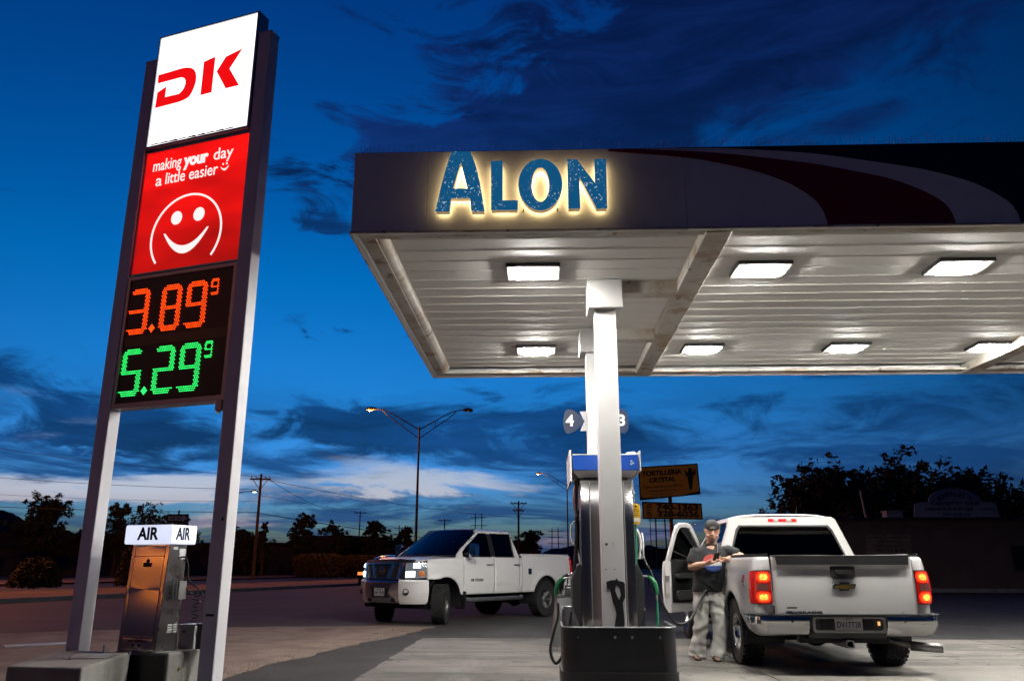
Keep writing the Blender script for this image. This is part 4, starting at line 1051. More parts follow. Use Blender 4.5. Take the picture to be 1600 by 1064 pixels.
    def patch(s, q0, q1, z0, z1, off=.01, thick=.02, ns=10, nz=8, skew=(0, 0), bulge=0.):
        f0 = z0 if callable(z0) else (lambda u: z0); f1 = z1 if callable(z1) else (lambda u: z1); m = MB(); vs = []
        for lay in (0, 1):
            for i in range(ns + 1):
                u = i / ns
                for j in range(nz + 1):
                    v = j / nz; z = f0(u) + (f1(u) - f0(u)) * v; a = q0 + skew[0] * v; b = q1 + skew[1] * v
                    bl = bulge * (1 - (2 * u - 1) ** 2) * (1 - (2 * v - 1) ** 2)
                    vs.append(s.S(a + (b - a) * u, z, off + bl if lay == 0 else off - thick))
        K = nz + 1; N = (ns + 1) * K; fs = []
        for i in range(ns):
            for j in range(nz):
                f = (i * K + j, i * K + j + 1, (i + 1) * K + j + 1, (i + 1) * K + j); fs += [f, tuple(N + k for k in f[::-1])]
        bd = [i * K for i in range(ns + 1)] + [ns * K + j for j in range(1, K)] + [i * K + nz for i in range(ns - 1, -1, -1)] + [j for j in range(nz - 1, 0, -1)]
        for a, b in zip(bd, bd[1:] + bd[:1]): fs.append((a, b, N + b, N + a))
        return m.add(vs, fs)
    def ringloft(s, qs, sec):
        """closed section [(off, z)] swept along the plan line"""
        m = MB(); m.rings([[s.S(q, z, o) for o, z in sec(i / (len(qs) - 1))] for i, q in enumerate(qs)]); return m
def lin(a, b, n): return [a + (b - a) * i / n for i in range(n + 1)]

def make_wheel(par, loc, sgn, Rw, w, rim, style, steer=0., tread=True):
    wh = empty('wheel', loc, steer, par)
    Fw = lambda a, b, c: Vector((a, sgn * c, b))       # axle along y, outside at +c
    h = w / 2
    m = MB(); prof = [(rim * .98, -h * .86), (rim + .02, -h * .93), (rim + (Rw - rim) * .45, -h), (Rw - .045, -h * .97), (Rw - .018, -h * .86)]
    for k in (-.62, -.22, .18, .58):
        prof += [(Rw - .008, h * (k - .10) if k > -.6 else -h * .74), (Rw - .008, h * (k + .03)), (Rw - .02, h * (k + .05)), (Rw - .02, h * (k + .12))]
    prof += [(Rw - .008, h * .74), (Rw - .018, h * .86), (Rw - .045, h * .97), (rim + (Rw - rim) * .45, h), (rim + .02, h * .93), (rim * .98, h * .86)]
    m.lathe(prof, 48, F=Fw)
    if tread:
        nl = 34
        for k in range(nl):
            for rowi, c in enumerate((-.80, -.42, -.02, .38, .80)):
                a = 2 * pi * (k + (.5 if rowi % 2 else 0)) / nl; da = 2 * pi / nl * .33; hw_ = h * (.17 if abs(c) < .7 else .19)
                vs = []
                for rr_ in (Rw - .022, Rw + .002):
                    for (s1, s2) in ((-1, -1), (1, -1), (1, 1), (-1, 1)):
                        aa_ = a + s1 * da + s2 * .02; vs.append(Fw(rr_ * cos(aa_), rr_ * sin(aa_), c * h + s2 * hw_ * .9))
                m.add(vs, [(4, 5, 6, 7), (0, 1, 5, 4), (1, 2, 6, 5), (2, 3, 7, 6), (3, 0, 4, 7)])
    m.build('tyre', M['rubber'], wh, smooth=True, angle=40, fix=False)
    rm = M['chrome'] if style == 'chrome' else M['alloy']
    m = MB(); m.lathe([(rim * .985, -h * .85), (rim * .93, -h * .6), (rim * .90, h * .3), (rim * .93, h * .72), (rim * 1.0, h * .84), (rim * 1.02, h * .80)], 40, F=Fw); rimo = m.build('rim', rm, wh, smooth=True)
    m = MB(); m.lathe([(0, h * .05), (rim * .9, h * .0)], 24, F=Fw); m.build('brake_disc', M['alloy_dark'], wh)
    n = 6 if style != 'chrome' else 5
    for k in range(n):
        a = 2 * pi * k / n + .2; ca, sa = cos(a), sin(a); m = MB()
        def f(u, v, t):
            r = .05 + (rim * .95 - .05) * u; hw_ = (.052 - .016 * sin(pi * u) if style == 'chrome' else .034 + .012 * u) * (v * 2 - 1)
            return Fw(r * ca - hw_ * sa, r * sa + hw_ * ca, h * (.62 + .12 * u - .18 * (1 - u)) - abs(v * 2 - 1) * .018 - t)
        m.grid(lambda u, v: f(u, v, 0), 8, 4, flip=sgn < 0); m.grid(lambda u, v: f(u, v, .04), 8, 4, flip=sgn > 0)
        m.build('spoke', rm, rimo, smooth=True)
    m = MB(); m.lathe([(0, h * .66), (.045, h * .64), (.06, h * .56), (.065, h * .3)], 18, F=Fw); m.build('hub_cap', rm, rimo, smooth=True)
    return wh

def make_pickup(t, P):
    """one pickup body; x forward from the rear axle, y to its left"""
    B = Body(P['xr'], P['xf'], P['W'], P['rr'], P.get('fl', .8), P.get('fn', 3.2), P['prof'], (0., P['wb']), P['Ra'], P['za'], P.get('lean', .07))
    pw = P['paint']; zr, zb = P['rail'], P['belt']; sill = P['sill']
    xb = P['bed_front']; xc = P['cab_back']; d0, d1, d2 = P['doors']   # rear-door rear, split, front-door front
    parts = {}
    for sg in (1, -1):
        # bed side with rounded rear corner
        qa = P['gate'] + .006; qe = B.sx(P['xr'] + P['rr'])
        cl = [(q, P['tail_z']) for q in lin(qa, qe, 14)]
        flank = B.cols(P['xr'] + P['rr'] + .02, xb, lambda x: (P['tail_z'] - .06 * min(1, max(0, x - P['xr']) / .4)) if x < 0 else sill)
        o = B.panel(cl + flank, zr, sg, 16, .05).build('bed_side', pw, t, smooth=True, solid=.025, fix=True)
        m = MB(); pts = [B.S(q, zr, -.055) for q in lin(qa, B.sx(xb), 40)]
        m.tube([(p.x, sg * p.y, zr + .004) for p in pts], [(.016, .045)] * len(pts), 8); m.build('bed_rail_cap', P.get('rail_mat', M['trim_black']), t, smooth=True)
        # doors
        g = .006
        if sg == 1 and P.get('open_left'): pass
        else:
            o = B.panel(B.cols(d1 + g, d2 - g, sill), zb, sg, 16, .02).build('door', pw, t, smooth=True, solid=.03, fix=True); parts['fd', sg] = o
        o = B.panel(B.cols(d0 + g, d1 - g, sill), zb, sg, 16, .02).build('door', pw, t, smooth=True, solid=.03, fix=True); parts['rd', sg] = o
        # sill behind the rear door, up to the cab's rear edge
        if d0 - xb > .03: B.panel(B.cols(xb + .012, d0 - g, sill), zb, sg, 12, .02).build('cab_corner', pw, t, smooth=True, solid=.03, fix=True)
        # front fender
        o = B.panel(B.cols(d2 + g, P['fend'], lambda x: sill if x < P['wb'] else P['bump'][1] + .01, .04), lambda q: P['hood'](B.at(q)[0].x), sg, 16, .05).build('fender', pw, t, smooth=True, solid=.03, fix=True)
        # wheel arch liners
        for ax in (0., P['wb']):
            m = MB(); m.lathe([(B.Ra + .012, .52), (B.Ra + .012, B.W - .03)], 28, F=lambda a, b, c, ax=ax: Vector((ax + a, sg * c, P['za'] + b)), a0=-.25, a1=pi + .25)
            m.lathe([(.02, .52), (B.Ra + .012, .52)], 28, F=lambda a, b, c, ax=ax: Vector((ax + a, sg * c, P['za'] + b)), a0=-.25, a1=pi + .25)
            m.build('arch_liner', M['under'], t)
        # mud flaps
        if P.get('flaps'):
            m = MB(); m.box((-B.Ra + .03, sg * (B.W - .17), .47), (.02, .26, .22)); m.build('mud_flap', M['trim_black'], t)
    # chassis: fills the inside so that no daylight shows through the gaps
    ch = MB(); hw = B.W - .08
    ch.box(((P['wb'] - B.Ra - .04 + B.Ra + .04) / 2, 0, (sill + zb) / 2 - .04 - .05), (P['wb'] - 2 * B.Ra - .08, hw * 2 - .02, .02))
    ch.box((P['wb'] / 2 - .1, 0, .50), (P['xf'] - P['xr'] - .5, .96, .18)); ch.box((P['wb'] / 2, 0, sill + .03), (P['wb'] - 2 * B.Ra - .1, hw * 2 - .04, .08))
    ch.box((P['wb'], 0, .35), (.14, 1.3, .12)); ch.box((0, 0, .36), (.14, 1.3, .14)); ch.lathe([(0, -.16), (.15, -.1), (.17, 0), (.15, .1), (0, .16)], 14, F=lambda a, b, c: Vector((c, a, .38 + b)))
    ch.build('chassis', M['under'], t)
    m = MB(); m.box(((d0 + d2) / 2 - .02, 0, sill + .16), (d2 - d0 + .1, hw * 2 - .06, .06)); m.box((d2 + .07, 0, (sill + zb) / 2), (.04, hw * 2 - .06, zb - sill - .06)); m.box((xc + .05, 0, (sill + zb) / 2), (.03, hw * 2 - .06, zb - sill - .06)); m.build('cab_floor', M['under'], t)
    m = MB(); m.box(((xb + P['xr']) / 2 + .0, 0, .72), (xb - P['xr'] - .14, hw * 2 - .16, .04)); m.box((xb - .02, 0, (.72 + zr) / 2), (.03, hw * 2 - .06, zr - .74))
    for sg in (1, -1):
        for (x0, x1) in ((P['xr'] + .08, xb - .04),): m.box(((x0 + x1) / 2, sg * (hw - .05), (.78 + zr) / 2), (x1 - x0, .02, zr - .80))
    m.build('bed_liner', M['trim_black'], t)
    # engine-bay block behind the nose
    m = MB(); m.box((P['wb'] + .34, 0, .80), (.9, 1.02, .56)); m.box((P['xf'] - .30, 0, .80), (.3, B.W * 1.45, .60)); m.build('engine_bay', M['under'], t)
    # seats and dash
    for yy in (.42, -.42):
        for xx in (d1 + .28, d0 + .42):
            m = MB(); m.box((xx + .12, yy, sill + .46), (.5, .52, .16)); m.box((xx - .14, yy, sill + .80), (.14, .5, .62), top=(.9, .8)); m.box((xx - .17, yy, sill + 1.18), (.09, .26, .16)); m.build('seat', M['seat'], t, bevel=.03)
    m = MB(); m.box((d2 - .06, 0, zb - .14), (.34, hw * 2 - .12, .22)); m.build('dashboard', M['seat'], t, bevel=.03)
    # ---- greenhouse
    yb, yt, zt = B.W - .065, P['yt'], P['roof']
    ze = zt - .055
    def yy_(z): return yb - (z - zb) * (yb - yt) / (ze - zb)
    Fc = lambda sg: (lambda a, b, c: Vector((a, sg * (yy_(b) + c), b)))
    a0x, a1x, c1x, c0x = P['A0'], P['A1'], P['C1'], P['C0']
    def smooth_poly(L, n=3): return [(v.x, v.y) for v in wires([(a, b, 0) for a, b in L], n)]
    outer = [(c0x, zb - .01), (a0x + .02, zb - .01), (a0x - .02, zb + .05)] + [(a0x + (a1x - a0x) * k, zb + .05 + (ze - zb - .07) * (k ** .92)) for k in (.25, .5, .75)] + [(a1x + .04, ze - .022), (a1x - .10, ze), (c1x + .12, ze), (c1x + .03, ze - .02), (c1x + .005, ze - .06)]
    ins = .075
    def yw(x0, x1, open_=False):   # window opening between x0 and x1, its front edge following the windshield pillar
        top = ze - (.055 if not open_ else .035); bot = zb + (.015 if not open_ else -.005)
        k = lambda z: a0x + (a1x - a0x) * max(0, (z - zb - .05) / (ze - zb - .07)) ** 1.08 - .10
        fr_ = []
        for i in range(6):
            z = bot + (top - bot) * i / 5; fr_.append((min(x1, k(z)), z))
        return [(x0 + .02, bot)] + fr_ + [(x0 + .05, top), (x0, top - .06)]
    for sg in (1, -1):
        w1 = yw(d1 + .05, d2 - .03); w2 = yw(d0 + P.get('cpil', .16), d1 - .05)
        if sg == 1 and P.get('open_left'):
            w1 = yw(d1 + .02, d2 + .02, True)
        m = MB(); m.prism([outer, w1, w2], -.035, 0., F=Fc(sg)); m.build('cab_side', pw, t, smooth=True, fix=True)
        for wi, w in enumerate((w1, w2)):
            if wi == 0 and sg == 1 and P.get('open_left'): continue
            cx = sum(p[0] for p in w) / len(w); cz = sum(p[1] for p in w) / len(w)
            m = MB(); m.prism([(cx + (p[0] - cx) * 1.02, cz + (p[1] - cz) * 1.03) for p in w], -.022, -.016, F=Fc(sg)); m.build('side_window', M['glass_dark'], t)
            m = MB(); wo = [(cx + (p[0] - cx) * 1.025, cz + (p[1] - cz) * 1.04) for p in w]; wi_ = [(cx + (p[0] - cx) * .985, cz + (p[1] - cz) * .97) for p in w]
            m.prism([wo, wi_], .0005, .004, F=Fc(sg)); m.build('window_trim', M['trim_black'], t)
        m = MB(); zz = (zb + .02, ze - .06); m.prism([(d1 - .075, zz[0]), (d1 + .085, zz[0]), (d1 + .085, zz[1]), (d1 - .06, zz[1])], .0045, .007, F=Fc(sg))
        if not (sg == 1 and P.get('open_left')): m.build('pillar_trim', M['trim_black'], t)
    # roof skin
    def roof(u, v):
        x = (c1x - .005) + (a1x + .05 - c1x) * u; w = 2 * v - 1; y = w * (yt + .003)
        z = ze + .055 * (1 - abs(w) ** 5) + .012 * (1 - w * w) - .045 * max(0, (u - .86) / .14) ** 2 - P.get('roof_drop', .035) * max(0, (.12 - u) / .12) ** 2
        return Vector((x - (.03 if u < .01 else 0) * 0 + .05 * (1 - w * w) * u, y, z))
    m = MB(); m.grid(roof, 30, 26); m.build('roof', pw, t, smooth=True, angle=60)
    # windshield
    def wsh(u, v, k=0.):
        v_ = v; v = max(0., v); w = 2 * u - 1; z = zb + .02 + (ze - zb + .02) * v; x = a0x - .0 + (a1x + .03 - a0x) * (v ** 1.02) + (.16 * (1 - v) + .06) * (1 - w * w)
        return Vector((x + k, w * (yy_(min(ze, z)) - .012), z))
    m = MB(); m.grid(wsh, 20, 10); m.build('windshield', M['glass_wind'], t, smooth=True, angle=80)
    m = MB(); m.grid(lambda u, v: wsh(u, v * .07 - .02, .004), 20, 2); m.build('cowl', M['trim_black'], t, smooth=True)
    for k in (-.28, .34):
        m = MB(); m.tube([wsh(.5 + k * .5, .03) + Vector((.03, 0, 0)), wsh(.5 + k * .5 - .30, .12) + Vector((.018, 0, 0))], .008, 5); m.build('wiper', M['trim_black'], t)
    # cab back with rear window
    bo = lambda z: c0x + (c1x - c0x) * (z - zb) / (ze - zb)
    zl = zb - .25
    out2 = [(-yb + .0, zl), (yb, zl), (yb, zb)] + [(yy_(zb + (ze - .02 - zb) * k / 4) - .001, zb + (ze - .02 - zb) * k / 4) for k in range(1, 5)]
    out2 = out2 + [(yt - .05, ze + .02), (-yt + .05, ze + .02)] + [(-p[0], p[1]) for p in out2[2:][::-1]]
    rw = P['rear_win']; win = [(-rw[0], rw[2]), (rw[0], rw[2]), (rw[0] + .005, rw[2] + .06), (rw[1] + .01, rw[3] - .06), (rw[1] - .04, rw[3]), (-rw[1] + .04, rw[3]), (-rw[1] - .01, rw[3] - .06), (-rw[0] - .005, rw[2] + .06)]
    Fb = lambda a, b, c: Vector((bo(b) - c, a, b))
    m = MB(); m.prism([out2, win], -.04, .0, F=Fb); m.build('cab_back', pw, t, smooth=True, fix=True)
    m = MB(); m.prism([(p[0] * 1.015, p[1] + (.008 if p[1] > 1.5 else -.008)) for p in win], -.018, -.012, F=Fb); m.build('rear_window', M['glass_dark'], t)
    m = MB(); m.prism([[(p[0] * 1.012, p[1] + (.008 if p[1] > (rw[2] + rw[3]) / 2 else -.008)) for p in win], [(p[0] * .975, p[1] + (-.014 if p[1] > (rw[2] + rw[3]) / 2 else .014)) for p in win]], .0005, .004, F=Fb); m.build('window_seal', M['trim_black'], t)
    # hood
    hx0, hx1 = P['hood_x']
    def hood(u, v):
        x = hx0 + (hx1 - hx0) * u; w = 2 * v - 1
        p, n = B.at(B.sx(min(x, P['fend']))); yw_ = B.S(B.sx(min(x, P['fend'])), P['hood'](x), 0).y - .056 - max(0, x - P['fend']) * .22
        x2 = x - P.get('hood_bow', .10) * (w * w) * u * 1.2 + .12 * (1 - w * w) * (1 - u) * .0
        z = P['hood'](x) + .035 * (1 - abs(w) ** 2.4) * (.5 + .5 * min(1, (1 - u) * 4)) + .012 * exp(-((abs(w) - .5) / .12) ** 2)
        if u > .93: z -= .05 * ((u - .93) / .07) ** 2
        return Vector((x2, w * yw_, z + .002))
    m = MB(); m.grid(hood, 28, 30); m.build('hood', pw, t, smooth=True, angle=60, solid=.02)
    return B, yy_, parts, hood

def side_text(B, txt, size, x, z, mat, t, nm='badge', sg=1, width=None, off=.004, bold=.002, shear=0.):
    q = B.sx(x); c = B.S(q, z, off); c2 = B.S(B.sx(x + .2), z, off); c3 = B.S(q, z + .05, off)
    ex = (c - c2).normalized() if sg > 0 else (c2 - c).normalized(); ez = (c3 - c).normalized(); n = ex.cross(ez)
    if sg < 0: c = Vector((c.x, -c.y, c.z))
    return text_obj(txt, size, mat, nm, t, fr(c, ex, ez, n), extrude=.002, bold=bold, width=width, shear=shear)
def handle(par, B, x, z, sg, mat):
    m = MB(); q = [B.S(B.sx(x + d), z, o) for d, o in ((-.10, .004), (-.085, .032), (.0, .042), (.085, .032), (.10, .004))]
    m.tube([(p.x, sg * p.y, p.z) for p in q], [(.012, .016)] * 5, 8); return m.build('handle', mat, par, smooth=True)
def mirror(par, x, y, z, sg, body, glass_):
    mr = empty('mirror', parent=par)
    m = MB(); m.tube([(x + .02, sg * (y - .02), z), (x + .01, sg * (y + .14), z + .03)], .03, 8); m.build('arm', M['trim_black'], mr, smooth=True)
    m = MB(); m.prism(rrect(.20, .30, .05, 4, 0, 0), -.05, .06, F=lambda a, b, c: Vector((x + c, sg * (y + .23 + a), z + .08 + b))); m.build('shell', body, mr, bevel=.025, seg=3)
    m = MB(); m.prism(rrect(.17, .26, .04, 4, 0, 0), -.056, -.0515, F=lambda a, b, c: Vector((x + c, sg * (y + .23 + a), z + .08 + b))); m.build('glass', glass_, mr)
    return mr
def plate(par, F, rows, nm='licence_plate', w=.305, h=.155):
    m = MB(); m.prism(rrect(w, h, .012, 3), 0, .004, F=F); p = m.build(nm, M['plate_white'], par)
    for tx, sz, dz, wd in rows: text_obj(tx, sz, M['ink'], 'plate_text', p, (lambda d_: lambda a, b, c: F(a, b + d_, c + .0055))(dz), extrude=.0006, width=wd, bold=.0008)
    return p

# ---------------------------------------------------------------- pickup being refuelled (seen from behind)
CH = R(90 - 2.0)
chev = thing('pickup_truck', 'white pickup with lit tail lights and open driver door being refuelled', 'pickup truck', (3.79, 10.71, .016), CH, 'pickup trucks')
Pc = dict(xr=-1.13, xf=4.60, W=1.0, rr=.15, wb=3.645, Ra=.465, za=.40, prof=[(.40, .10), (.52, .05), (.66, .012), (.86, 0), (1.0, .004), (1.12, .018), (1.30, .045)], paint=M['paint_white'],
          rail=1.275, belt=1.235, sill=.50, bed_front=.79, cab_back=.87, doors=(.90, 1.70, 2.76), gate=.795, tail_z=.585, fend=4.18, bump=(.42, .74), hood=lambda x: 1.235 - .05 * max(0, x - 2.8) / 1.8 - .03 * max(0, x - 3.9),
          yt=.735, roof=1.875, A0=2.98, A1=2.12, C1=1.03, C0=.87, rear_win=(.775, .655, 1.265, 1.715), hood_x=(2.86, 4.42), flaps=True, open_left=True, cpil=.20, roof_drop=.03)
Bc, yyc, partsC, hoodC = make_pickup(chev, Pc)
for ax in (0, 3.645):
    for sg in (1, -1): make_wheel(chev, (ax, sg * .86, .385), sg, .385, .27, .225, 'chrome')
# tailgate with shaped skin and black top lip
tgp = empty('tailgate', parent=chev)
def gate(u, v):
    y = -.788 + 1.576 * u; z = .605 + .665 * v; w = abs(2 * u - 1)
    b = .012 + .010 * sin(pi * min(1, max(0, (v - .08) / .8))) + .020 * max(0, min(1, (v - .80) / .08)) * (1 - max(0, (w - .90) / .1) ** 2)
    b -= .012 * max(0, (w - .93) / .07) ** 2 + .02 * max(0, (.06 - v) / .06) ** 2
    return Vector((-1.13 - b, y, z))
m = MB(); m.grid(gate, 60, 50, flip=True); m.build('skin', M['paint_white'], tgp, smooth=True, angle=60, solid=.04)
m = MB(); m.prism([(-.745, 1.272), (.745, 1.272), (.735, 1.185), (-.735, 1.185)], 1.1665, 1.180, F=lambda a, b, c: Vector((-c, a, b))); m.build('top_lip', M['trim_black'], tgp, bevel=.006)
m = MB(); m.box((-1.13, 0, 1.281), (.10, 1.57, .016)); m.build('top_cap', M['trim_black'], tgp, bevel=.006)
gx = lambda a, b, c: Vector((-1.1525 - c, -a, b))
m = MB(); m.prism([(-.135, 1.165), (.135, 1.165), (.135, 1.06), (.11, 1.028), (-.11, 1.028), (-.135, 1.06)], 0, .012, F=gx); hz = m.build('handle_plate', M['trim_black'], tgp, bevel=.008)
m = MB(); m.prism(rrect(.165, .045, .015, 3, 0, 1.105), .0125, .040, F=gx); m.build('handle', M['trim_black'], hz, bevel=.008)
m = MB(); m.prism(rrect(.20, .035, .012, 3, 0, 1.062), .0121, .0126, F=gx); m.build('recess', M['under'], hz)
bt = [(-.135, -.018), (-.115, .028), (-.045, .028), (-.05, .045), (.06, .045), (.052, .028), (.135, .028), (.115, -.018), (.045, -.018), (.052, -.04), (-.06, -.04), (-.052, -.018)]
m = MB(); m.prism([(a, b + .945) for a, b in bt], 0, .014, F=gx); em = m.build('emblem_rim', M['chrome'], tgp, bevel=.003)
m = MB(); m.prism([(a * .84, b * .58 + .944) for a, b in bt], .0141, .017, F=gx); m.build('emblem', M['gold'], em)
text_obj('SILVERADO', .042, M['trim_black'], 'model_name', tgp, lambda a, b, c: gx(-.465 + a, .668 + b, -.006 + c), extrude=.003, width=.40, bold=.0)
m = MB(); m.prism(rrect(.115, .016, .004, 2, -.60, .718), 0, .004, F=gx); m.build('badge', M['trim_black'], tgp)
text_obj('LT', .03, M['steel'], 'badge', tgp, lambda a, b, c: gx(.63 + a, .668 + b, -.006 + c), extrude=.002, bold=.001)
# tail lights wrap the corners
for sg in (1, -1):
    tl = empty('tail_light', parent=chev); q0, q1 = .808, Bc.sx(-1.13 + .17)
    zz0, zz1 = (lambda u: .755 + .0 * u), (lambda u: 1.125 - .03 * max(0, u - .6))
    def P_(a, b, z0, z1, off, th, mat, nm, par, **k): return Bc.patch(sg * a, sg * b, z0, z1, off, th, 14, 8, **k).build(nm, mat, par, smooth=True, fix=True)
    P_(q0, q1, zz0, zz1, .012, .03, M['trim_black'], 'housing', tl)
    ln = P_(q0 + .008, q1 - .008, .765, 1.112, .024, .015, M['lens_red'], 'lens', tl, bulge=.008)
    w_ = q1 - q0
    for dq, zc in ((.078, 1.05), (.088, .832)):
        for k_, (rw_, rh_, mt_, nm_) in enumerate(((.074, .064, 'lens_glow', 'glowing_lens'), (.056, .050, 'lens_mid', 'glowing_lens'), (.038, .034, 'lens_hot', 'lit_cell'))):
            e_ = lambda u: max(.02, 1 - abs(2 * u - 1) ** 2.6) ** (1 / 2.6)
            P_(q0 + dq - rw_, q0 + dq + rw_, lambda u: zc - rh_ * e_(u), lambda u: zc + rh_ * e_(u), .0335 + .002 * k_, .006, M[mt_], nm_, tl)
    P_(q0 + .030, q0 + .150, .905, .978, .0335, .006, M['lens_clear'], 'reversing_lens', tl)
# high brake light on the roof edge
bl = empty('high_brake_light', parent=chev); bz = 1.79
bxx = 1.03 - .006
for a, b, mt in ((-.20, -.125, M['lens_brake']), (-.125, -.055, M['plate_white']), (-.055, .055, M['lens_brake']), (.055, .125, M['plate_white']), (.125, .20, M['lens_brake'])):
    m = MB(); m.box((bxx - .006, (a + b) / 2 - .0, bz - .006 * 0), (.03, b - a - .002, .044)); m.build('lens_cell', mt, bl, bevel=.008)
# bed corners get the off-road badge
side_text(Bc, 'Z71', .115, -.62, 1.02, pm('badge_red', (.45, .01, .015), .35), chev, width=.16, shear=.3, bold=.004)
side_text(Bc, '4X4', .06, -.63, .955, M['steel'], chev, width=.12, shear=.2)
# rear bumper
rb = empty('rear_bumper', parent=chev)
def bsec(z0, z1, o=.085): return lambda u: [(o - .02, z0), (o, z0 + .02), (o + .012, (z0 + z1) / 2), (o, z1 - .02), (o - .015, z1), (-.02, z1), (-.02, z0)]
for sg in (1, -1):
    qs = [sg * q for q in lin(.43, Bc.sx(-1.13 + .30), 24)]
    Bc.ringloft(qs, bsec(.415, .628)).build('end_cap', M['chrome'], rb, smooth=True, fix=True)
    qs = [sg * q for q in lin(.0, Bc.sx(-1.13 + .26), 30)]
    Bc.ringloft(qs, lambda u: [(.06, .630), (.09, .634), (.092, .648), (.06, .655), (-.02, .655), (-.02, .630)]).build('step_pad', M['trim_black'], rb, smooth=True, fix=True)
    m = MB(); c = Bc.S(sg * .62, .575, .098); m.lathe([(0, .006), (.012, .004), (.016, 0)], 12, F=fr(c, (0, 1, 0), (0, 0, 1), (-1, 0, 0))); m.build('bolt', M['steel'], rb)
ck = Bc.ringloft([q for q in lin(-.428, .428, 10)], lambda u: [(.055, .385), (.075, .40), (.075, .455), (.03, .465), (.03, .612), (.075, .618), (.07, .628), (-.02, .628), (-.02, .385)]); ck.build('centre_section', M['trim_black'], rb, fix=True)
m = MB(); fo = rrect(.80, .165, .03, 3, 0, .54); fi = rrect(.75, .125, .03, 3, 0, .545); m.prism([fo, fi], 0, .018, F=lambda a, b, c: Vector((-1.193 - c, a, b))); m.build('plate_recess_frame', M['alloy'], rb, bevel=.004)
plate(rb, lambda a, b, c: Vector((-1.178 - c, -a, .55 + b)), (('TEXAS', .03, .052, .09), ('DV17T28', .085, -.012, .26)), h=.150)
for yy in (.24, -.22):
    m = MB(); m.box((-1.172, yy, .555), (.02, .12, .09)); m.build('step_insert', M['under'], rb, bevel=.006)
m = MB(); m.box((-1.19, -.33, .555), (.02, .02, .04)); m.build('plate_lamp', emit('plamp', (1, .45, .1), 1.2), rb)
ht = empty('tow_hitch', parent=chev); m = MB(); F_ = lambda a, b, c: Vector((-1.05 - c, a, .335 + b)); m.prism([rrect(.085, .085, .01, 2), rrect(.062, .062, .006, 2)], -.35, .12, F=F_); m.build('receiver', M['steel'], ht)
m = MB(); m.box((-.95, 0, .37), (.12, 1.0, .07)); m.box((-.90, .0, .42), (.2, .5, .12)); m.build('crossbar', M['under'], ht)
m = MB(); m.tube([(-.60, -.55, .36), (-.80, -.72, .32), (-.88, -.84, .295), (-.95, -1.03, .285)], .04, 14, cap=False); m.build('exhaust_pipe', M['steel'], chev, smooth=True, solid=.004)
m = MB(); m.tube([(-.86, -.78, .295), (-.98, -1.09, .28)], .052, 16, cap=False); m.build('exhaust_tip', M['alloy'], chev, smooth=True, solid=.005)
m = MB(); m.lathe([(0, -.24), (.16, -.22), (.18, 0), (.16, .22), (0, .24)], 16, F=lambda a, b, c: Vector((-.72 + a * .9, c, .46 + b * .7))); m.build('spare_wheel', M['rubber'], chev)
# filler flap and cap
m = MB(); c = Bc.S(Bc.sx(.60), .965, .001); m.lathe([(0, .003), (.075, .003), (.085, .0)], 20, F=fr((c.x, c.y, c.z), (1, 0, 0), (0, 0, 1), (0, 1, 0))); m.build('filler_pocket', M['under'], chev)
m = MB(); m.prism(rrect(.17, .17, .03, 3), 0, .012, F=fr((c.x + .09, c.y + .08, c.z), (.25, .97, 0), (0, 0, 1), (.97, -.25, 0))); m.build('filler_flap', M['paint_white'], chev)
c = Bc.S(Bc.sx(.55), .77, .02); m = MB(); m.lathe([(0, .03), (.03, .03), (.036, .02), (.036, 0)], 14, F=fr(c, (1, 0, 0), (0, 0, 1), (0, 1, 0))); m.build('filler_cap', M['yellow'], chev)
m = MB(); m.tube([Bc.S(Bc.sx(.58), .93, .01), Bc.S(Bc.sx(.565), .85, .03), c], .004, 5); m.build('cap_tether', M['trim_black'], chev)
for sg in (1, -1):
    m = MB(); m.box((1.83, sg * .97, .40), (1.75, .12, .06)); m.build('side_step', M['trim_black'], chev, bevel=.015)
m = MB(); m.tube([(1.35, -.3, 1.88), (1.28, -.3, 2.02)], .004, 5); m.build('antenna', M['trim_black'], chev)
# simple nose
nose = empty('front_end', parent=chev)
for sg in (1, -1):
    hq = [sg * q for q in (Bc.sx(4.19), Bc.sy(.56))]
    Bc.patch(hq[0], hq[1], .84, 1.14, .008, .03).build('headlight', M['head_body'], nose, smooth=True, fix=True)
    Bc.ringloft([sg * q for q in lin(Bc.sx(4.12), Bc.L[-1], 30)], bsec(.44, .74, .05)).build('bumper_half', M['chrome'], nose, smooth=True, fix=True)
    Bc.patch(sg * Bc.sy(.55), sg * Bc.L[-1], .78, 1.14, .006, .03).build('grille_half', M['grille_mesh'], nose, smooth=True, fix=True)
    Bc.patch(sg * Bc.sy(.55), sg * Bc.L[-1], .93, 1.0, .016, .02).build('grille_bar', M['chrome'], nose, smooth=True, fix=True)
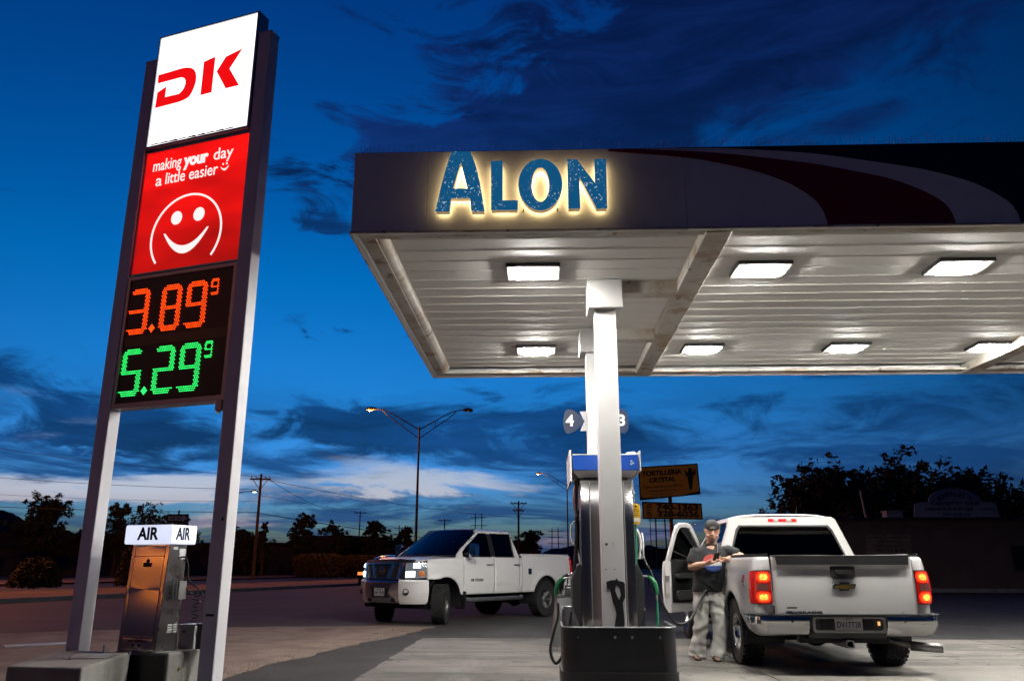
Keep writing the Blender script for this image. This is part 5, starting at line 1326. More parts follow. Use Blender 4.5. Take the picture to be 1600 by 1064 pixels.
# the open driver's door, swung on its hinge
HX, HY = 2.755, .965
dr = empty('door', (HX, HY, 0), 0, chev); dr.rotation_euler = (0, 0, R(-36)); dr['label'] = 'driver door standing wide open'
sh = lambda v: Vector((v.x - HX, v.y - HY, v.z))
dm = Bc.panel(Bc.cols(1.712, 2.75, .50), 1.235, 1, 16, .02); dm.v = [tuple(sh(Vector(v))) for v in dm.v]; dm.build('outer_panel', M['paint_white'], dr, smooth=True, solid=.03, fix=True)
do = [(1.712, 1.225), (2.80, 1.225)] + [(2.98 - .86 * k - .03, 1.235 + .06 + .555 * (k ** .92)) for k in (.25, .5, .75)] + [(2.16, 1.79), (2.05, 1.806), (1.82, 1.80), (1.745, 1.76), (1.715, 1.66)]
dw = [(1.79, 1.25), (2.68, 1.25)] + [(2.98 - .86 * k - .12, 1.225 + .06 + .51 * (k ** .92)) for k in (.28, .5, .75)] + [(2.10, 1.735), (1.90, 1.735), (1.83, 1.71), (1.79, 1.62)]
Fd = lambda a, b, c: sh(Vector((a, yyc(b) + c, b)))
m = MB(); m.prism([do, dw], -.055, 0, F=Fd); m.build('window_frame', M['paint_white'], dr, smooth=True, fix=True, bevel=.012)
m = MB(); m.prism([(p[0], p[1]) for p in dw], -.032, -.027, F=Fd); m.build('window', M['glass_dark'], dr)
tr_ = [(1.765, .64), (2.66, .64), (2.70, 1.0), (2.70, 1.26), (1.78, 1.26), (1.765, 1.1)]
m = MB(); m.prism(tr_, -.115, -.05, F=lambda a, b, c: sh(Vector((a, .975 + c, b)))); ti = m.build('inner_trim', M['trim_black'], dr, bevel=.02, seg=3)
m = MB(); m.prism(rrect(.55, .07, .03, 4, 2.15, 1.02), -.165, -.116, F=lambda a, b, c: sh(Vector((a, .975 + c, b)))); m.build('armrest', M['seat'], ti, bevel=.015)
m = MB(); m.prism(rrect(.52, .14, .05, 4, 2.15, .74), -.145, -.116, F=lambda a, b, c: sh(Vector((a, .975 + c, b)))); m.build('map_pocket', M['seat'], ti, bevel=.012)
m = MB(); m.prism(rrect(.12, .04, .015, 3, 2.48, 1.16), -.124, -.116, F=lambda a, b, c: sh(Vector((a, .975 + c, b)))); m.build('release_handle', M['chrome'], ti)
m = MB(); m.prism([(1.712, .50), (1.76, .50), (1.76, 1.235), (1.712, 1.235)], -.115, -.032, F=lambda a, b, c: sh(Vector((a, .975 + c, b)))); ed = m.build('jamb_edge', M['paint_white'], dr, bevel=.006)
m = MB(); m.box((1.708 - HX, .905 - HY, .98), (.012, .06, .09)); m.build('latch', M['steel'], ed)
m = MB(); m.box((1.709 - HX, .905 - HY, .74), (.006, .05, .07)); m.build('sticker', M['lightgrey'], ed)
m = MB(); m.prism([(1.76, .50), (2.72, .50), (2.72, .64), (1.76, .64)], -.105, -.032, F=lambda a, b, c: sh(Vector((a, .975 + c, b)))); m.build('lower_flange', M['paint_white'], dr, bevel=.01)
handle(dr, type('o', (), {'S': lambda s, q, z, o: sh(Bc.S(q, z, o)), 'sx': lambda s, x: Bc.sx(x)})(), 1.86, 1.10, 1, M['chrome'])
mirror(dr, 2.62 - HX, .99 - HY, 1.28, 1, M['trim_black'], M['chrome'])
handle(partsC['fd', -1], Bc, 1.86, 1.10, -1, M['chrome']); handle(partsC['rd', -1], Bc, 1.05, 1.10, -1, M['chrome']); handle(partsC['rd', 1], Bc, 1.05, 1.10, 1, M['chrome'])
mirror(chev, 2.62, .95, 1.28, -1, M['trim_black'], M['chrome'])

# ---------------------------------------------------------------- pickup pulling in (seen from its front left)
th = atan2(-.777, -.63)
hd_ = Vector((cos(th), sin(th), 0)); lf = Vector((-hd_.y, hd_.x, 0))
FLc = Vector((-1.5, 17.9, 0)); RA = FLc - lf * .86 - hd_ * 3.55
tit = thing('pickup_truck', 'white pickup with headlights on turning in from the road', 'pickup truck', tuple(RA), th, 'pickup trucks')
Pt = dict(xr=-1.15, xf=4.46, W=.995, rr=.12, wb=3.55, Ra=.50, za=.45, fl=.85, fn=2.9, prof=[(.40, .06), (.60, .03), (.80, .008), (.98, 0), (1.12, .004), (1.26, .022), (1.45, .055)], paint=M['paint_white2'],
          rail=1.42, belt=1.36, sill=.58, bed_front=.90, cab_back=.97, doors=(1.02, 1.93, 2.97), gate=.79, tail_z=.66, fend=4.05, bump=(.40, .90), hood=lambda x: 1.355 - .06 * max(0, x - 3.0) / 1.4 - .05 * max(0, x - 3.9),
          yt=.75, roof=2.0, A0=3.16, A1=2.30, C1=1.16, C0=.98, rear_win=(.75, .66, 1.40, 1.84), hood_x=(3.04, 4.36), rail_mat=M['paint_white2'], cpil=.14, hood_bow=.14)
Bt, yyt, partsT, hoodT = make_pickup(tit, Pt)
for ax in (0, 3.55):
    for sg in (1, -1): make_wheel(tit, (ax, sg * .86, .405), sg, .405, .285, .22, 'alloy', R(33) if ax else 0)
fe = empty('front_end', parent=tit)
def nz(y): return Bt.sy(y)
Bt.patch(nz(.78), Bt.L[-1], .88, 1.27, -.03, .02, 20, 6).build('backing', M['under'], fe, fix=True); Bt.patch(-nz(.78), -Bt.L[-1], .88, 1.27, -.03, .02, 20, 6).build('backing', M['under'], fe, fix=True)
# chrome grille: surround, two slanted struts and three dark openings
def nose_poly(polys, off, thick, mat, nm, par):
    """shape drawn in (y, z) and laid on the nose"""
    m = MB(); m.prism(polys, 0, 1)
    def mp(v):
        y, z, c = v; p = Bt.S(nz(abs(y)) if y >= 0 else -nz(abs(y)), z, off + thick * c); return (p.x, p.y, p.z)
    # refine in y so that it follows the curve
    bm = bmesh.new(); vs = [bm.verts.new(v) for v in m.v]
    for f in m.f:
        try: bm.faces.new([vs[i] for i in f])
        except ValueError: pass
    for yy in [i * .08 for i in range(-10, 11)]:
        bmesh.ops.bisect_plane(bm, geom=bm.verts[:] + bm.edges[:] + bm.faces[:], plane_co=(yy, 0, 0), plane_no=(1, 0, 0))
    for v in bm.verts: v.co = mp(v.co)
    bmesh.ops.recalc_face_normals(bm, faces=bm.faces)
    me = bpy.data.meshes.new(nm); bm.to_mesh(me); bm.free(); me.materials.append(mat)
    o = bpy.data.objects.new(nm, me); COL.objects.link(o); o.parent = par; return o
gr = empty('grille', parent=fe); gr.parent = tit
go = [(-.60, 1.235), (-.50, .90), (.50, .90), (.60, 1.235)]
cen = [(-.27, 1.215), (-.175, .935), (.175, .935), (.27, 1.215)]
lo_ = [(.345, 1.215), (.245, .935), (.435, .945), (.50, 1.215)]; ro_ = [(-p[0], p[1]) for p in lo_[::-1]]
nose_poly([go, cen, lo_, ro_], 0, .035, M['chrome'], 'surround', gr)
for P_ in (cen, lo_, ro_): nose_poly(P_, -.004, .012, M['grille_mesh'], 'mesh_insert', gr)
m = MB(); cc = Bt.S(Bt.L[-1], 1.08, .022); m.lathe([(.062, 0), (.075, .006), (.075, .014), (.062, .016)], 24, F=fr(cc, (0, 1, 0), (0, 0, 1), (1, 0, 0))); em = m.build('emblem_ring', M['chrome'], gr, smooth=True)
m = MB(); m.box((cc.x + .010, 0, cc.z), (.014, .19, .034)); m.build('emblem_bar', M['chrome'], gr, bevel=.004)
# headlights
for sg in (1, -1):
    hl = empty('headlight', parent=tit)
    q0, q1 = Bt.sx(4.06), nz(.615)
    k = q1 - q0
    Bt.patch(sg * q0, sg * q1, lambda u: .945 - .03 * u, lambda u: 1.245 - .01 * u, .006, .03, 18, 8, skew=(0, 0)).build('housing', M['head_body'], hl, smooth=True, fix=True)
    for (a, b, z0, z1, mt, nm) in ((.55, .80, .96, 1.07, M['head_hot'], 'low_beam'), (.80, .96, .955, 1.06, M['head_hot'], 'high_beam'), (.30, .62, 1.14, 1.225, M['head_hot'], 'side_lamp'), (.10, .36, .97, 1.08, M['amber'], 'indicator')):
        Bt.patch(sg * (q0 + k * a), sg * (q0 + k * b), z0, z1, .012, .008, 8, 5, bulge=.012).build(nm, mt, hl, smooth=True, fix=True)
    Bt.patch(sg * (q0 + k * .02), sg * (q1 - k * .02), .955, 1.235, .026, .004, 18, 6).build('lens', glassmat('lens_glass', (.92, .93, .95)) if sg == 1 else bpy.data.materials['lens_glass'], hl, smooth=True, fix=True)
# bug deflector
m = MB()
def bugd(u, v): p = hoodT(.955 + .05 * v, .04 + .92 * u); return p + Vector((.035 + .03 * v, 0, .020 - .05 * v))
m.grid(bugd, 30, 5); m.build('bug_deflector', M['trim_black'], tit, smooth=True, solid=-.008)
# bumper: chrome centre, painted ends, fog lamps and plate
fb = empty('front_bumper', parent=tit)
sec = lambda z0, z1, o: (lambda u: [(o - .03, z0), (o - .005, z0 + .05), (o + .01, (z0 + z1) / 2), (o, z1 - .03), (o - .03, z1), (-.05, z1), (-.05, z0)])
Bt.ringloft([-q for q in lin(nz(.50), Bt.L[-1] - .001, 12)] + [q for q in lin(Bt.L[-1] - .0005, nz(.50), 12)], sec(.44, .885, .055)).build('chrome_centre', M['chrome'], fb, smooth=True, fix=True)
for sg in (1, -1):
    Bt.ringloft([sg * q for q in lin(Bt.sx(4.04), nz(.505), 22)], sec(.42, .90, .058)).build('end', M['paint_white2'], fb, smooth=True, fix=True)
    q = nz(.66); c = Bt.S(sg * q, .66, .062); c2 = Bt.S(sg * (q + .05), .66, .062); ex = (c2 - c).normalized() * sg; n = Vector((ex.y, -ex.x, 0)); n = n if n.x > 0 else -n
    m = MB(); m.lathe([(.07, .014), (.058, .018), (.052, .004), (0, .002)], 18, F=fr(c, ex, (0, 0, 1), n)); m.build('fog_lamp', M['trim_black'], fb, smooth=True)
    Bt.patch(sg * nz(.40), sg * nz(.31), .465, .53, .058, .02, 4, 2).build('tow_hook_slot', M['under'], fb, fix=True)
Bt.patch(-nz(.255), -Bt.L[-1] + .001, .545, .755, .068, .02, 8, 3).build('plate_recess', M['grille_mesh'], fb, fix=True); Bt.patch(nz(.255), Bt.L[-1] - .001, .545, .755, .068, .02, 8, 3).build('plate_recess', M['grille_mesh'], fb, fix=True)
pc = Bt.S(Bt.L[-1], .65, .078)
plate(fb, lambda a, b, c: Vector((pc.x + c, a, .655 + b)), ())
scribble('plate_print', fb, lambda a, b, c: Vector((pc.x + .0055 + c, a, .645 + b)), .24, .075, M['ink'], 9, 2); scribble('plate_print', fb, lambda a, b, c: Vector((pc.x + .0055 + c, a, .708 + b)), .13, .025, M['ink'], 10, 1)
# flanks
for sg in (1, -1):
    for key, x, x2 in ((('fd', sg), 2.12, 0), (('rd', sg), 1.14, 0)): handle(partsT[key], Bt, x, 1.20, sg, M['chrome'])
    for a, b, par in ((1.97, 2.93, partsT['fd', sg]), (1.08, 1.89, partsT['rd', sg])):
        Bt.patch(sg * Bt.sx(a), sg * Bt.sx(b), .775, .815, .014, .012, 12, 2).build('moulding', M['paint_white2'], par, smooth=True, fix=True)
    m = MB(); m.tube([(1.02, sg * 1.02, .49), (1.12, sg * 1.05, .47), (2.85, sg * 1.05, .47), (2.95, sg * 1.02, .49)], .045, 10); m.build('step_bar', M['steel'], tit, smooth=True)
    mirror(tit, 2.86, .94, 1.42, sg, M['chrome'], M['chrome'])
    m = MB(); m.box((2.98, sg * .90, .47), (.03, .30, .36)); m.build('mud_flap', M['trim_black'], tit)
    m = MB(); c = Bt.S(Bt.sx(.66), 1.05, .004); c = Vector((c.x, sg * c.y, c.z)); m.prism(rrect(.125, .135, .02, 3), 0, .008, F=fr(c, (-sg, 0, 0), (0, 0, 1), (0, sg, 0))); m.build('bed_badge', M['chrome'], tit, bevel=.003)
    tl = empty('tail_light', parent=tit); Bt.patch(sg * .80, sg * Bt.sx(-1.0), .95, 1.37, .01, .03, 12, 6).build('lens', M['lens_red'], tl, smooth=True, fix=True)
    Bt.patch(sg * .82, sg * Bt.sx(-1.03), 1.24, 1.31, .016, .01, 8, 4).build('lit_cell', M['lens_brake'], tl, smooth=True, fix=True)
side_text(Bt, 'V8 TITAN', .075, 2.55, .875, M['trim_black'], partsT['fd', 1], width=.42, bold=.003)
m = MB(); m.grid(lambda u, v: Vector((-1.165, -.785 + 1.57 * u, .68 + .73 * v)), 8, 8, flip=True); m.build('tailgate', M['paint_white2'], tit, solid=.04)
Bt.ringloft([q for q in lin(-Bt.sx(-.95), Bt.sx(-.95), 40)], bsec(.50, .70)).build('rear_bumper', M['chrome'], tit, smooth=True, fix=True)
def wst(u, v): pass
m = MB(); m.box((2.72, .42, 1.70), (.004, .11, .03)); m.build('windshield_sticker', M['plate_white'], tit)

# ================================================================== PERSON
def fuse(m, name, mat, parent, voxel, smooth_it=4, folds=None, dec=None):
    o = m.build(name, mat, parent, fix=False)
    md = o.modifiers.new('r', 'REMESH'); md.mode = 'VOXEL'; md.voxel_size = voxel; md.use_smooth_shade = True
    if smooth_it:
        ms = o.modifiers.new('s', 'SMOOTH'); ms.factor = .5; ms.iterations = smooth_it
    bake(o); me = o.data
    if not me.materials: me.materials.append(mat)
    if folds:
        me.calc_normals() if hasattr(me, 'calc_normals') else None
        ns = [v.normal.copy() for v in me.vertices]
        for v, n in zip(me.vertices, ns): v.co += n * folds(v.co)
    me.shade_smooth(); return o
def hring(c, rx, ry, n=24, tilt=0., p=2.3):
    out = []
    for k in range(n):
        a = 2 * pi * k / n; ca, sa = cos(a), sin(a)
        x = rx * (abs(ca) ** (2 / p)) * (1 if ca >= 0 else -1); y = ry * (abs(sa) ** (2 / p)) * (1 if sa >= 0 else -1)
        out.append(Vector((c[0] + x, c[1] + y, c[2] + tilt * y)))
    return out
def skin_mat():
    m = bpy.data.materials.new('skin'); m.use_nodes = True; T = NT(m.node_tree); b = T.n['Principled BSDF']
    co = T.node('ShaderNodeTexCoord').outputs['Object']
    T.put(b.inputs['Base Color'], T.ramp(T.noise(co, 14, 4, .6), [(.3, (.44, .225, .15)), (.7, (.56, .32, .22))]))
    b.inputs['Roughness'].default_value = .5; b.inputs['Subsurface Weight'].default_value = .08
    b.inputs['Subsurface Radius'].default_value = (.012, .005, .003); b.inputs['Subsurface Scale'].default_value = .5
    T.put(b.inputs['Normal'], T.bump(T.noise(co, 120, 3, .6), .12, .004)); return m
M['skin'] = skin_mat()
M['shirt'] = pm('shirt', (.014, .015, .018), .85, var=.2, vs=8, bump=.15, bs=300)
M['khaki'] = pm('khaki', (.60, .59, .555), .85, var=.08, vs=7, bump=.2, bs=260)
M['cap'] = pm('cap', (.028, .028, .030), .85, var=.5, vs=22, bump=.2, bs=200)
M['hair'] = pm('hair', (.03, .02, .015), .7)
M['leather'] = pm('leather', (.035, .022, .015), .6, var=.3, vs=20)
man = thing('person', 'person in black t-shirt, backwards cap and pale trousers looking at a phone', 'person', (2.46, 11.22, .016)); man.scale = (1.03, 1.0, .972)
# joints (x right, y away from the viewer, z up)
HD = Vector((.215, -.075, 1.665)); NK = Vector((.212, .02, 1.49))
shR, shL = Vector((.005, .0, 1.365)), Vector((.415, .02, 1.385))
elR, elL = Vector((-.075, -.05, 1.185)), Vector((.575, -.06, 1.328))
wrR, wrL = Vector((.075, -.27, 1.235)), Vector((.325, -.28, 1.285))
b = MB()
# torso core and legs core (hidden under the clothes, one body)
b.rings([hring((.13, .02, .86), .15, .11), hring((.14, .0, 1.0), .155, .125), hring((.17, -.005, 1.15), .16, .125), hring((.20, .0, 1.3), .175, .12), hring((.21, .01, 1.42), .17, .09), hring((.212, .015, 1.48), .075, .07)])
for hp, kn, an in ((Vector((.05, .02, .86)), Vector((.02, -.01, .47)), Vector((-.045, .05, .09))), (Vector((.22, .01, .86)), Vector((.265, -.07, .47)), Vector((.17, -.08, .09)))):
    b.tube([hp, hp.lerp(kn, .5), kn, kn.lerp(an, .4), an, an - Vector((0, 0, .05))], [.09, .075, .055, .056, .036, .036], 14)
    # foot
    b.tube([an + Vector((0, .05, -.055)), an + Vector((-.005, .0, -.05)), an + Vector((-.015, -.08, -.062)), an + Vector((-.022, -.15, -.072)), an + Vector((-.025, -.185, -.076))], [(.030, .030), (.036, .036), (.030, .042), (.018, .046), (.012, .038)], 12)
# neck and head
b.tube([NK - Vector((0, -.01, .05)), NK, HD + Vector((0, .045, -.07))], [.075, .066, .066], 16)
tl = R(17)   # head bowed
def hp_(x, y, z):   # head space: y back, z up, bowed forward about the x axis and turned a little
    a = R(-8); x, y = x * cos(a) - y * sin(a), x * sin(a) + y * cos(a)
    return HD + Vector((x, y * cos(tl) - z * sin(tl) * 1., y * sin(tl) + z * cos(tl)))
def head_ring(z, rx, yf, yb, n=28):
    out = []
    for k in range(n):
        a = 2 * pi * k / n; s_ = sin(a); y = yb * s_ if s_ > 0 else yf * s_
        out.append(hp_(rx * 1.07 * cos(a) * (1 - .06 * max(0, -s_)), y, z))
    return out
b.rings([head_ring(-.128, .020, .045, -.02), head_ring(-.120, .046, .082, .0), head_ring(-.095, .062, .092, .04), head_ring(-.06, .073, .094, .075), head_ring(-.02, .078, .093, .095), head_ring(.02, .080, .094, .103), head_ring(.06, .079, .095, .105), head_ring(.095, .070, .085, .095), head_ring(.122, .050, .06, .07), head_ring(.135, .02, .02, .03)])
b.tube([hp_(0, -.088, .032), hp_(0, -.100, .005), hp_(0, -.116, -.020), hp_(0, -.098, -.030)], [.010, .012, .017, .014], 10)         # nose
for s_ in (-1, 1):
    b.tube([hp_(s_ * .013, -.100, -.024), hp_(s_ * .017, -.092, -.026)], .010, 8)
    b.tube([hp_(s_ * .012, -.088, .040), hp_(s_ * .036, -.085, .043), hp_(s_ * .060, -.066, .036)], [.008, .008, .007], 8)   # brow
    b.tube([hp_(s_ * .080, -.005, -.035), hp_(s_ * .090, .006, -.01), hp_(s_ * .092, .010, .02), hp_(s_ * .080, .0, .032)], [.009, .013, .014, .008], 8)   # ear
    b.tube([hp_(s_ * .052, -.070, -.03), hp_(s_ * .058, -.055, -.065), hp_(s_ * .048, -.055, -.10)], [.025, .028, .022], 8)   # cheek, jowl
b.tube([hp_(-.026, -.088, -.062), hp_(0, -.097, -.060), hp_(.026, -.088, -.062)], [.006, .009, .006], 8); b.tube([hp_(-.022, -.087, -.074), hp_(0, -.095, -.075), hp_(.022, -.087, -.074)], [.006, .009, .006], 8)
# arms
def arm(sh, el, wr): b.tube([sh, sh.lerp(el, .5), el, el.lerp(wr, .3), el.lerp(wr, .7), wr], [.075, .062, .050, .053, .042, .032], 16)
arm(shR, elR, wrR); arm(shL, elL, wrL)
# hands: palm, four fingers and a thumb each, curled round the phone
PH = Vector((.185, -.345, 1.315))
def hand(wr, s_, tip_c):
    d = (tip_c - wr).normalized(); up = Vector((0, -.45, .89)); up = (up - d * up.dot(d)).normalized(); sd = d.cross(up)
    pc = wr + d * .055
    b.tube([wr, wr + d * .03, wr + d * .075, wr + d * .09], [(.024, .030), (.020, .042), (.018, .044), (.015, .040)], 12)
    for k, (o_, L) in enumerate(((-.031, .9), (-.011, 1.05), (.011, 1.0), (.030, .8))):
        # fingers run under the phone and curl up round its far edge
        p0 = wr + d * .082 + sd * o_ - up * .002; p1 = p0 + d * .034 * L - up * .014; p2 = p1 + d * .022 * L + up * .004; p3 = p2 + d * .006 + up * .020 * L
        b.tube([p0 - d * .01, p0, p1, p2, p3], [.010, .0098, .0092, .0086, .0072], 8)
    t0 = wr + d * .03 + up * .012 - sd * .028 * s_ * 0 ; side_ = sd * (-.034 if sd.z < 0 else .034)
    q0 = wr + d * .028 + side_; q1 = q0 + d * .034 + side_ * .25 + up * .012; q2 = q1 + d * .028 + up * .012
    b.tube([q0, q1, q2, q2 + d * .012 - side_ * .2], [.014, .0115, .010, .008], 8)
hand(wrR, 1, PH + Vector((-.005, 0, -.035))); hand(wrL, -1, PH + Vector((.03, -.0, -.03)))
body = fuse(b, 'body', M['skin'], man, .0062, 3)
# face marks
def mark(nm, c, r, mat, n=(0, -1, 0)):
    m = MB(); m.lathe([(0, r[2]), (r[0] * .7, r[2] * .7), (r[0], 0)], 10, F=fr(c, (1, 0, 0), (0, -.35 * 0 + .0, r[1] / r[0]), n)); return m.build(nm, mat, man, smooth=True)
M['eye'] = pm('eye', (.05, .03, .025), .3); M['lip'] = pm('lip', (.30, .10, .08), .5)
for s_ in (-1, 1):
    mark('eye', hp_(s_ * .034, -.0885, .016), (.011, .0035, .003), M['eye'])
    m = MB(); m.tube([hp_(s_ * .016, -.096, .041), hp_(s_ * .038, -.093, .048), hp_(s_ * .058, -.076, .041)], [.002, .003, .002], 6); m.build('eyebrow', M['hair'], man)
m = MB(); m.tube([hp_(-.022, -.092, -.068), hp_(0, -.1005, -.0675), hp_(.022, -.092, -.068)], .0035, 6); m.build('mouth', M['lip'], man)
# hair under the cap
m = MB(); m.rings([head_ring(-.05, .075, -.01, .098), head_ring(.0, .0815, .0, .107), head_ring(.05, .083, .02, .110), head_ring(.08, .079, .02, .102)]); m.build('hair', M['hair'], man, smooth=True)
# cap, worn backwards: crown, band, strap opening on the forehead, peak behind
cp = empty('cap', parent=man)
m = MB(); m.rings([head_ring(.048, .0865, .104, .115), head_ring(.075, .0875, .105, .116), head_ring(.105, .082, .097, .108), head_ring(.132, .066, .076, .086), head_ring(.150, .040, .045, .05), head_ring(.156, .008, .008, .008)]); m.build('crown', M['cap'], cp, smooth=True, solid=.004, angle=80)
m = MB(); m.rings([head_ring(.040, .0885, .106, .117), head_ring(.058, .0888, .1065, .117)], cap=False); m.build('band', M['black'], cp, smooth=True)
m = MB(); arc = [hp_(.040 * cos(a), -.101 + .012 * (1 - sin(a)) * 0 - .004, .060 + .034 * sin(a)) for a in [pi * i / 12 for i in range(13)]]; 
m.add([tuple(p) for p in arc], [tuple(range(13))]); m.build('strap_opening', pm('forehead', (.30, .26, .22), .7), cp)
m = MB(); pk = []
for i in range(13):
    a = pi * i / 12; pk.append(hp_(.078 * cos(a), .085 + .105 * sin(a), .050 - .03 * sin(a)))
m.add(pk, [tuple(range(13))]); m.build('peak', M['cap'], cp, solid=.004)
# t-shirt
sb = MB()
sb.rings([hring((.125, .01, .865), .185, .150, p=2.5), hring((.128, .0, .92), .188, .158, p=2.4), hring((.14, -.01, 1.02), .192, .170, p=2.3), hring((.165, -.01, 1.14), .195, .162, p=2.3), hring((.19, .0, 1.26), .205, .145, p=2.4), hring((.208, .01, 1.36), .212, .125, p=2.4), hring((.210, .02, 1.425), .190, .100, p=2.2), hring((.211, .025, 1.466), .125, .085), hring((.212, .022, 1.50), .082, .078)])
def sleeve(sh, el, k): 
    a = sh + (Vector((.21, .01, 1.40)) - sh) * .35; e = sh.lerp(el, k); sb.tube([a, sh + Vector((0, 0, .008)), sh.lerp(el, .45), e], [.075, .094, .090, .086], 18)
sleeve(shR, elR, .80); sleeve(shL, elL, .76)
def sh_fold(p):
    q = Vector((p.x * 5 + p.z * 3, p.y * 4, p.z * 9)); f = mnoise.fractal(q, .8, 2., 3)
    r = abs(sin(14 * p.z + 7 * (p.x - .14) + 3 * mnoise.noise(p * 5)))
    w = max(0, min(1, (1.22 - p.z) / .2))
    return .006 * f + .009 * w * (r ** 2 - .4)
shirt = fuse(sb, 'shirt', M['shirt'], man, .011, 4, sh_fold)
# round print on the chest, following the cloth
def chest(a, z):
    # front surface of the torso at (a, z)
    R_ = [(1.02, .192, .170, .14, -.01), (1.14, .195, .162, .165, -.01), (1.26, .205, .145, .19, .0), (1.36, .212, .125, .208, .01), (1.43, .195, .1, .21, .02)]
    for r0, r1 in zip(R_, R_[1:]):
        if r0[0] <= z <= r1[0]:
            t = (z - r0[0]) / (r1[0] - r0[0]); rx, ry, cx, cy = [r0[i] + (r1[i] - r0[i]) * t for i in (1, 2, 3, 4)]
            return Vector((a, cy - ry * max(0, 1 - abs((a - cx) / rx) ** 2.4) ** (1 / 2.4) - .012 , z))
    return Vector((a, -.15, z))
pr = empty('chest_print', parent=man); CX, CZ, CR = .178, 1.238, .120
def band(z0, z1, mat, nm, dz=0.):
    m = MB(); n = 14
    def f(u, v):
        z = CZ + CR * (z0 + (z1 - z0) * v); h = sqrt(max(0, CR * CR - (z - CZ) ** 2)); return chest(CX - h + 2 * h * u, z) + Vector((0, -dz, 0))
    m.grid(f, 20, 8, flip=False); return m.build(nm, mat, pr, smooth=True, solid=-.001)
M['print_red'] = pm('print_red', (.36, .05, .045), .8, var=.2, vs=30); M['print_white'] = pm('print_white', (.48, .46, .43), .8, var=.15, vs=30); M['print_blue'] = pm('print_blue', (.02, .05, .20), .8, var=.2, vs=30)
band(.22, 1., M['print_red'], 'red_field'); band(-.28, .22, M['print_white'], 'white_field'); band(-1., -.28, M['print_blue'], 'blue_field')
# trousers
pb = MB()
pb.rings([hring((.128, .01, .93), .158, .125), hring((.13, .012, .88), .168, .135), hring((.132, .02, .80), .175, .140), hring((.134, .02, .74), .170, .135)])
LEGS = ((Vector((.045, .02, .80)), Vector((.018, -.015, .46)), Vector((-.045, .035, .035)), (.102, .088, .092, .112)), (Vector((.222, .01, .80)), Vector((.262, -.065, .46)), Vector((.175, -.085, .035)), (.104, .092, .094, .116)))
for hp0, kn, an, (r0, r1, r2, r3) in LEGS:
    pb.tube([hp0, hp0.lerp(kn, .5), kn, kn.lerp(an, .5), an], [r0, r1 + .006, r1, r2, r3], 20)
def pt_fold(p):
    q = Vector((p.x * 6, p.y * 6, p.z * 3.0)); f = mnoise.fractal(q, .9, 2., 3)
    d = abs(sin(9 * p.z + 16 * p.x + 4 * mnoise.noise(p * 4))); e = abs(sin(22 * p.x - 5 * p.z + 5 * mnoise.noise(p * 3 + Vector((3, 1, 2)))))
    lowp = max(0, (.25 - p.z) / .25); crotch = exp(-((p.z - .70) / .14) ** 2)
    return .014 * f + .017 * (d ** 3 - .3) * (.4 + crotch) + .013 * (e ** 3 - .3) + .006 * lowp * sin(60 * p.z + 9 * p.x)
tro = fuse(pb, 'trousers', M['khaki'], man, .011, 4, pt_fold)
# flip-flops
for an in (Vector((-.045, .05, .09)), Vector((.17, -.08, .09))):
    sd_ = empty('flip_flop', parent=man)
    m = MB(); m.prism([(an.x - .05, an.y - .19), (an.x + .01, an.y - .20), (an.x + .028, an.y - .12), (an.x + .030, an.y + .06), (an.x + .0, an.y + .095), (an.x - .035, an.y + .06), (an.x - .062, an.y - .12)], .0, .020); m.build('sole', M['leather'], sd_, bevel=.006)
    for s_ in (-1, 1):
        m = MB(); m.tube(wires([(an.x - .02, an.y - .135, .05), (an.x - .02 + s_ * .035, an.y - .08, .062), (an.x - .015 + s_ * .044, an.y - .03, .026)], 6), [(.010, .006)] * 13, 6); m.build('strap', M['leather'], sd_)
# phone, held in both hands, with its cable
phn = thing('phone', 'black mobile phone held in both hands of the person', 'phone', tuple(Vector((2.46, 11.22, .016)) + Vector((PH.x * 1.03, PH.y, PH.z * .972))))
phn.rotation_euler = (R(-52), 0, R(8))
m = MB(); m.prism(rrect(.074, .148, .012, 4), -.0045, .0045); m.build('case', M['black'], phn, bevel=.002)
m = MB(); m.prism(rrect(.067, .138, .008, 3), .0046, .0050); m.build('screen', pm('screen', (.02, .02, .022), .1, emis=(.5, .6, .8), estr=.12), phn)
m = MB(); m.tube(wires([(0, -.075, 0), (.01, -.10, .02), (.02, -.14, .10), (.03, -.20, .24)], 6), .0018, 5); m.build('cable', M['lightgrey'], phn)

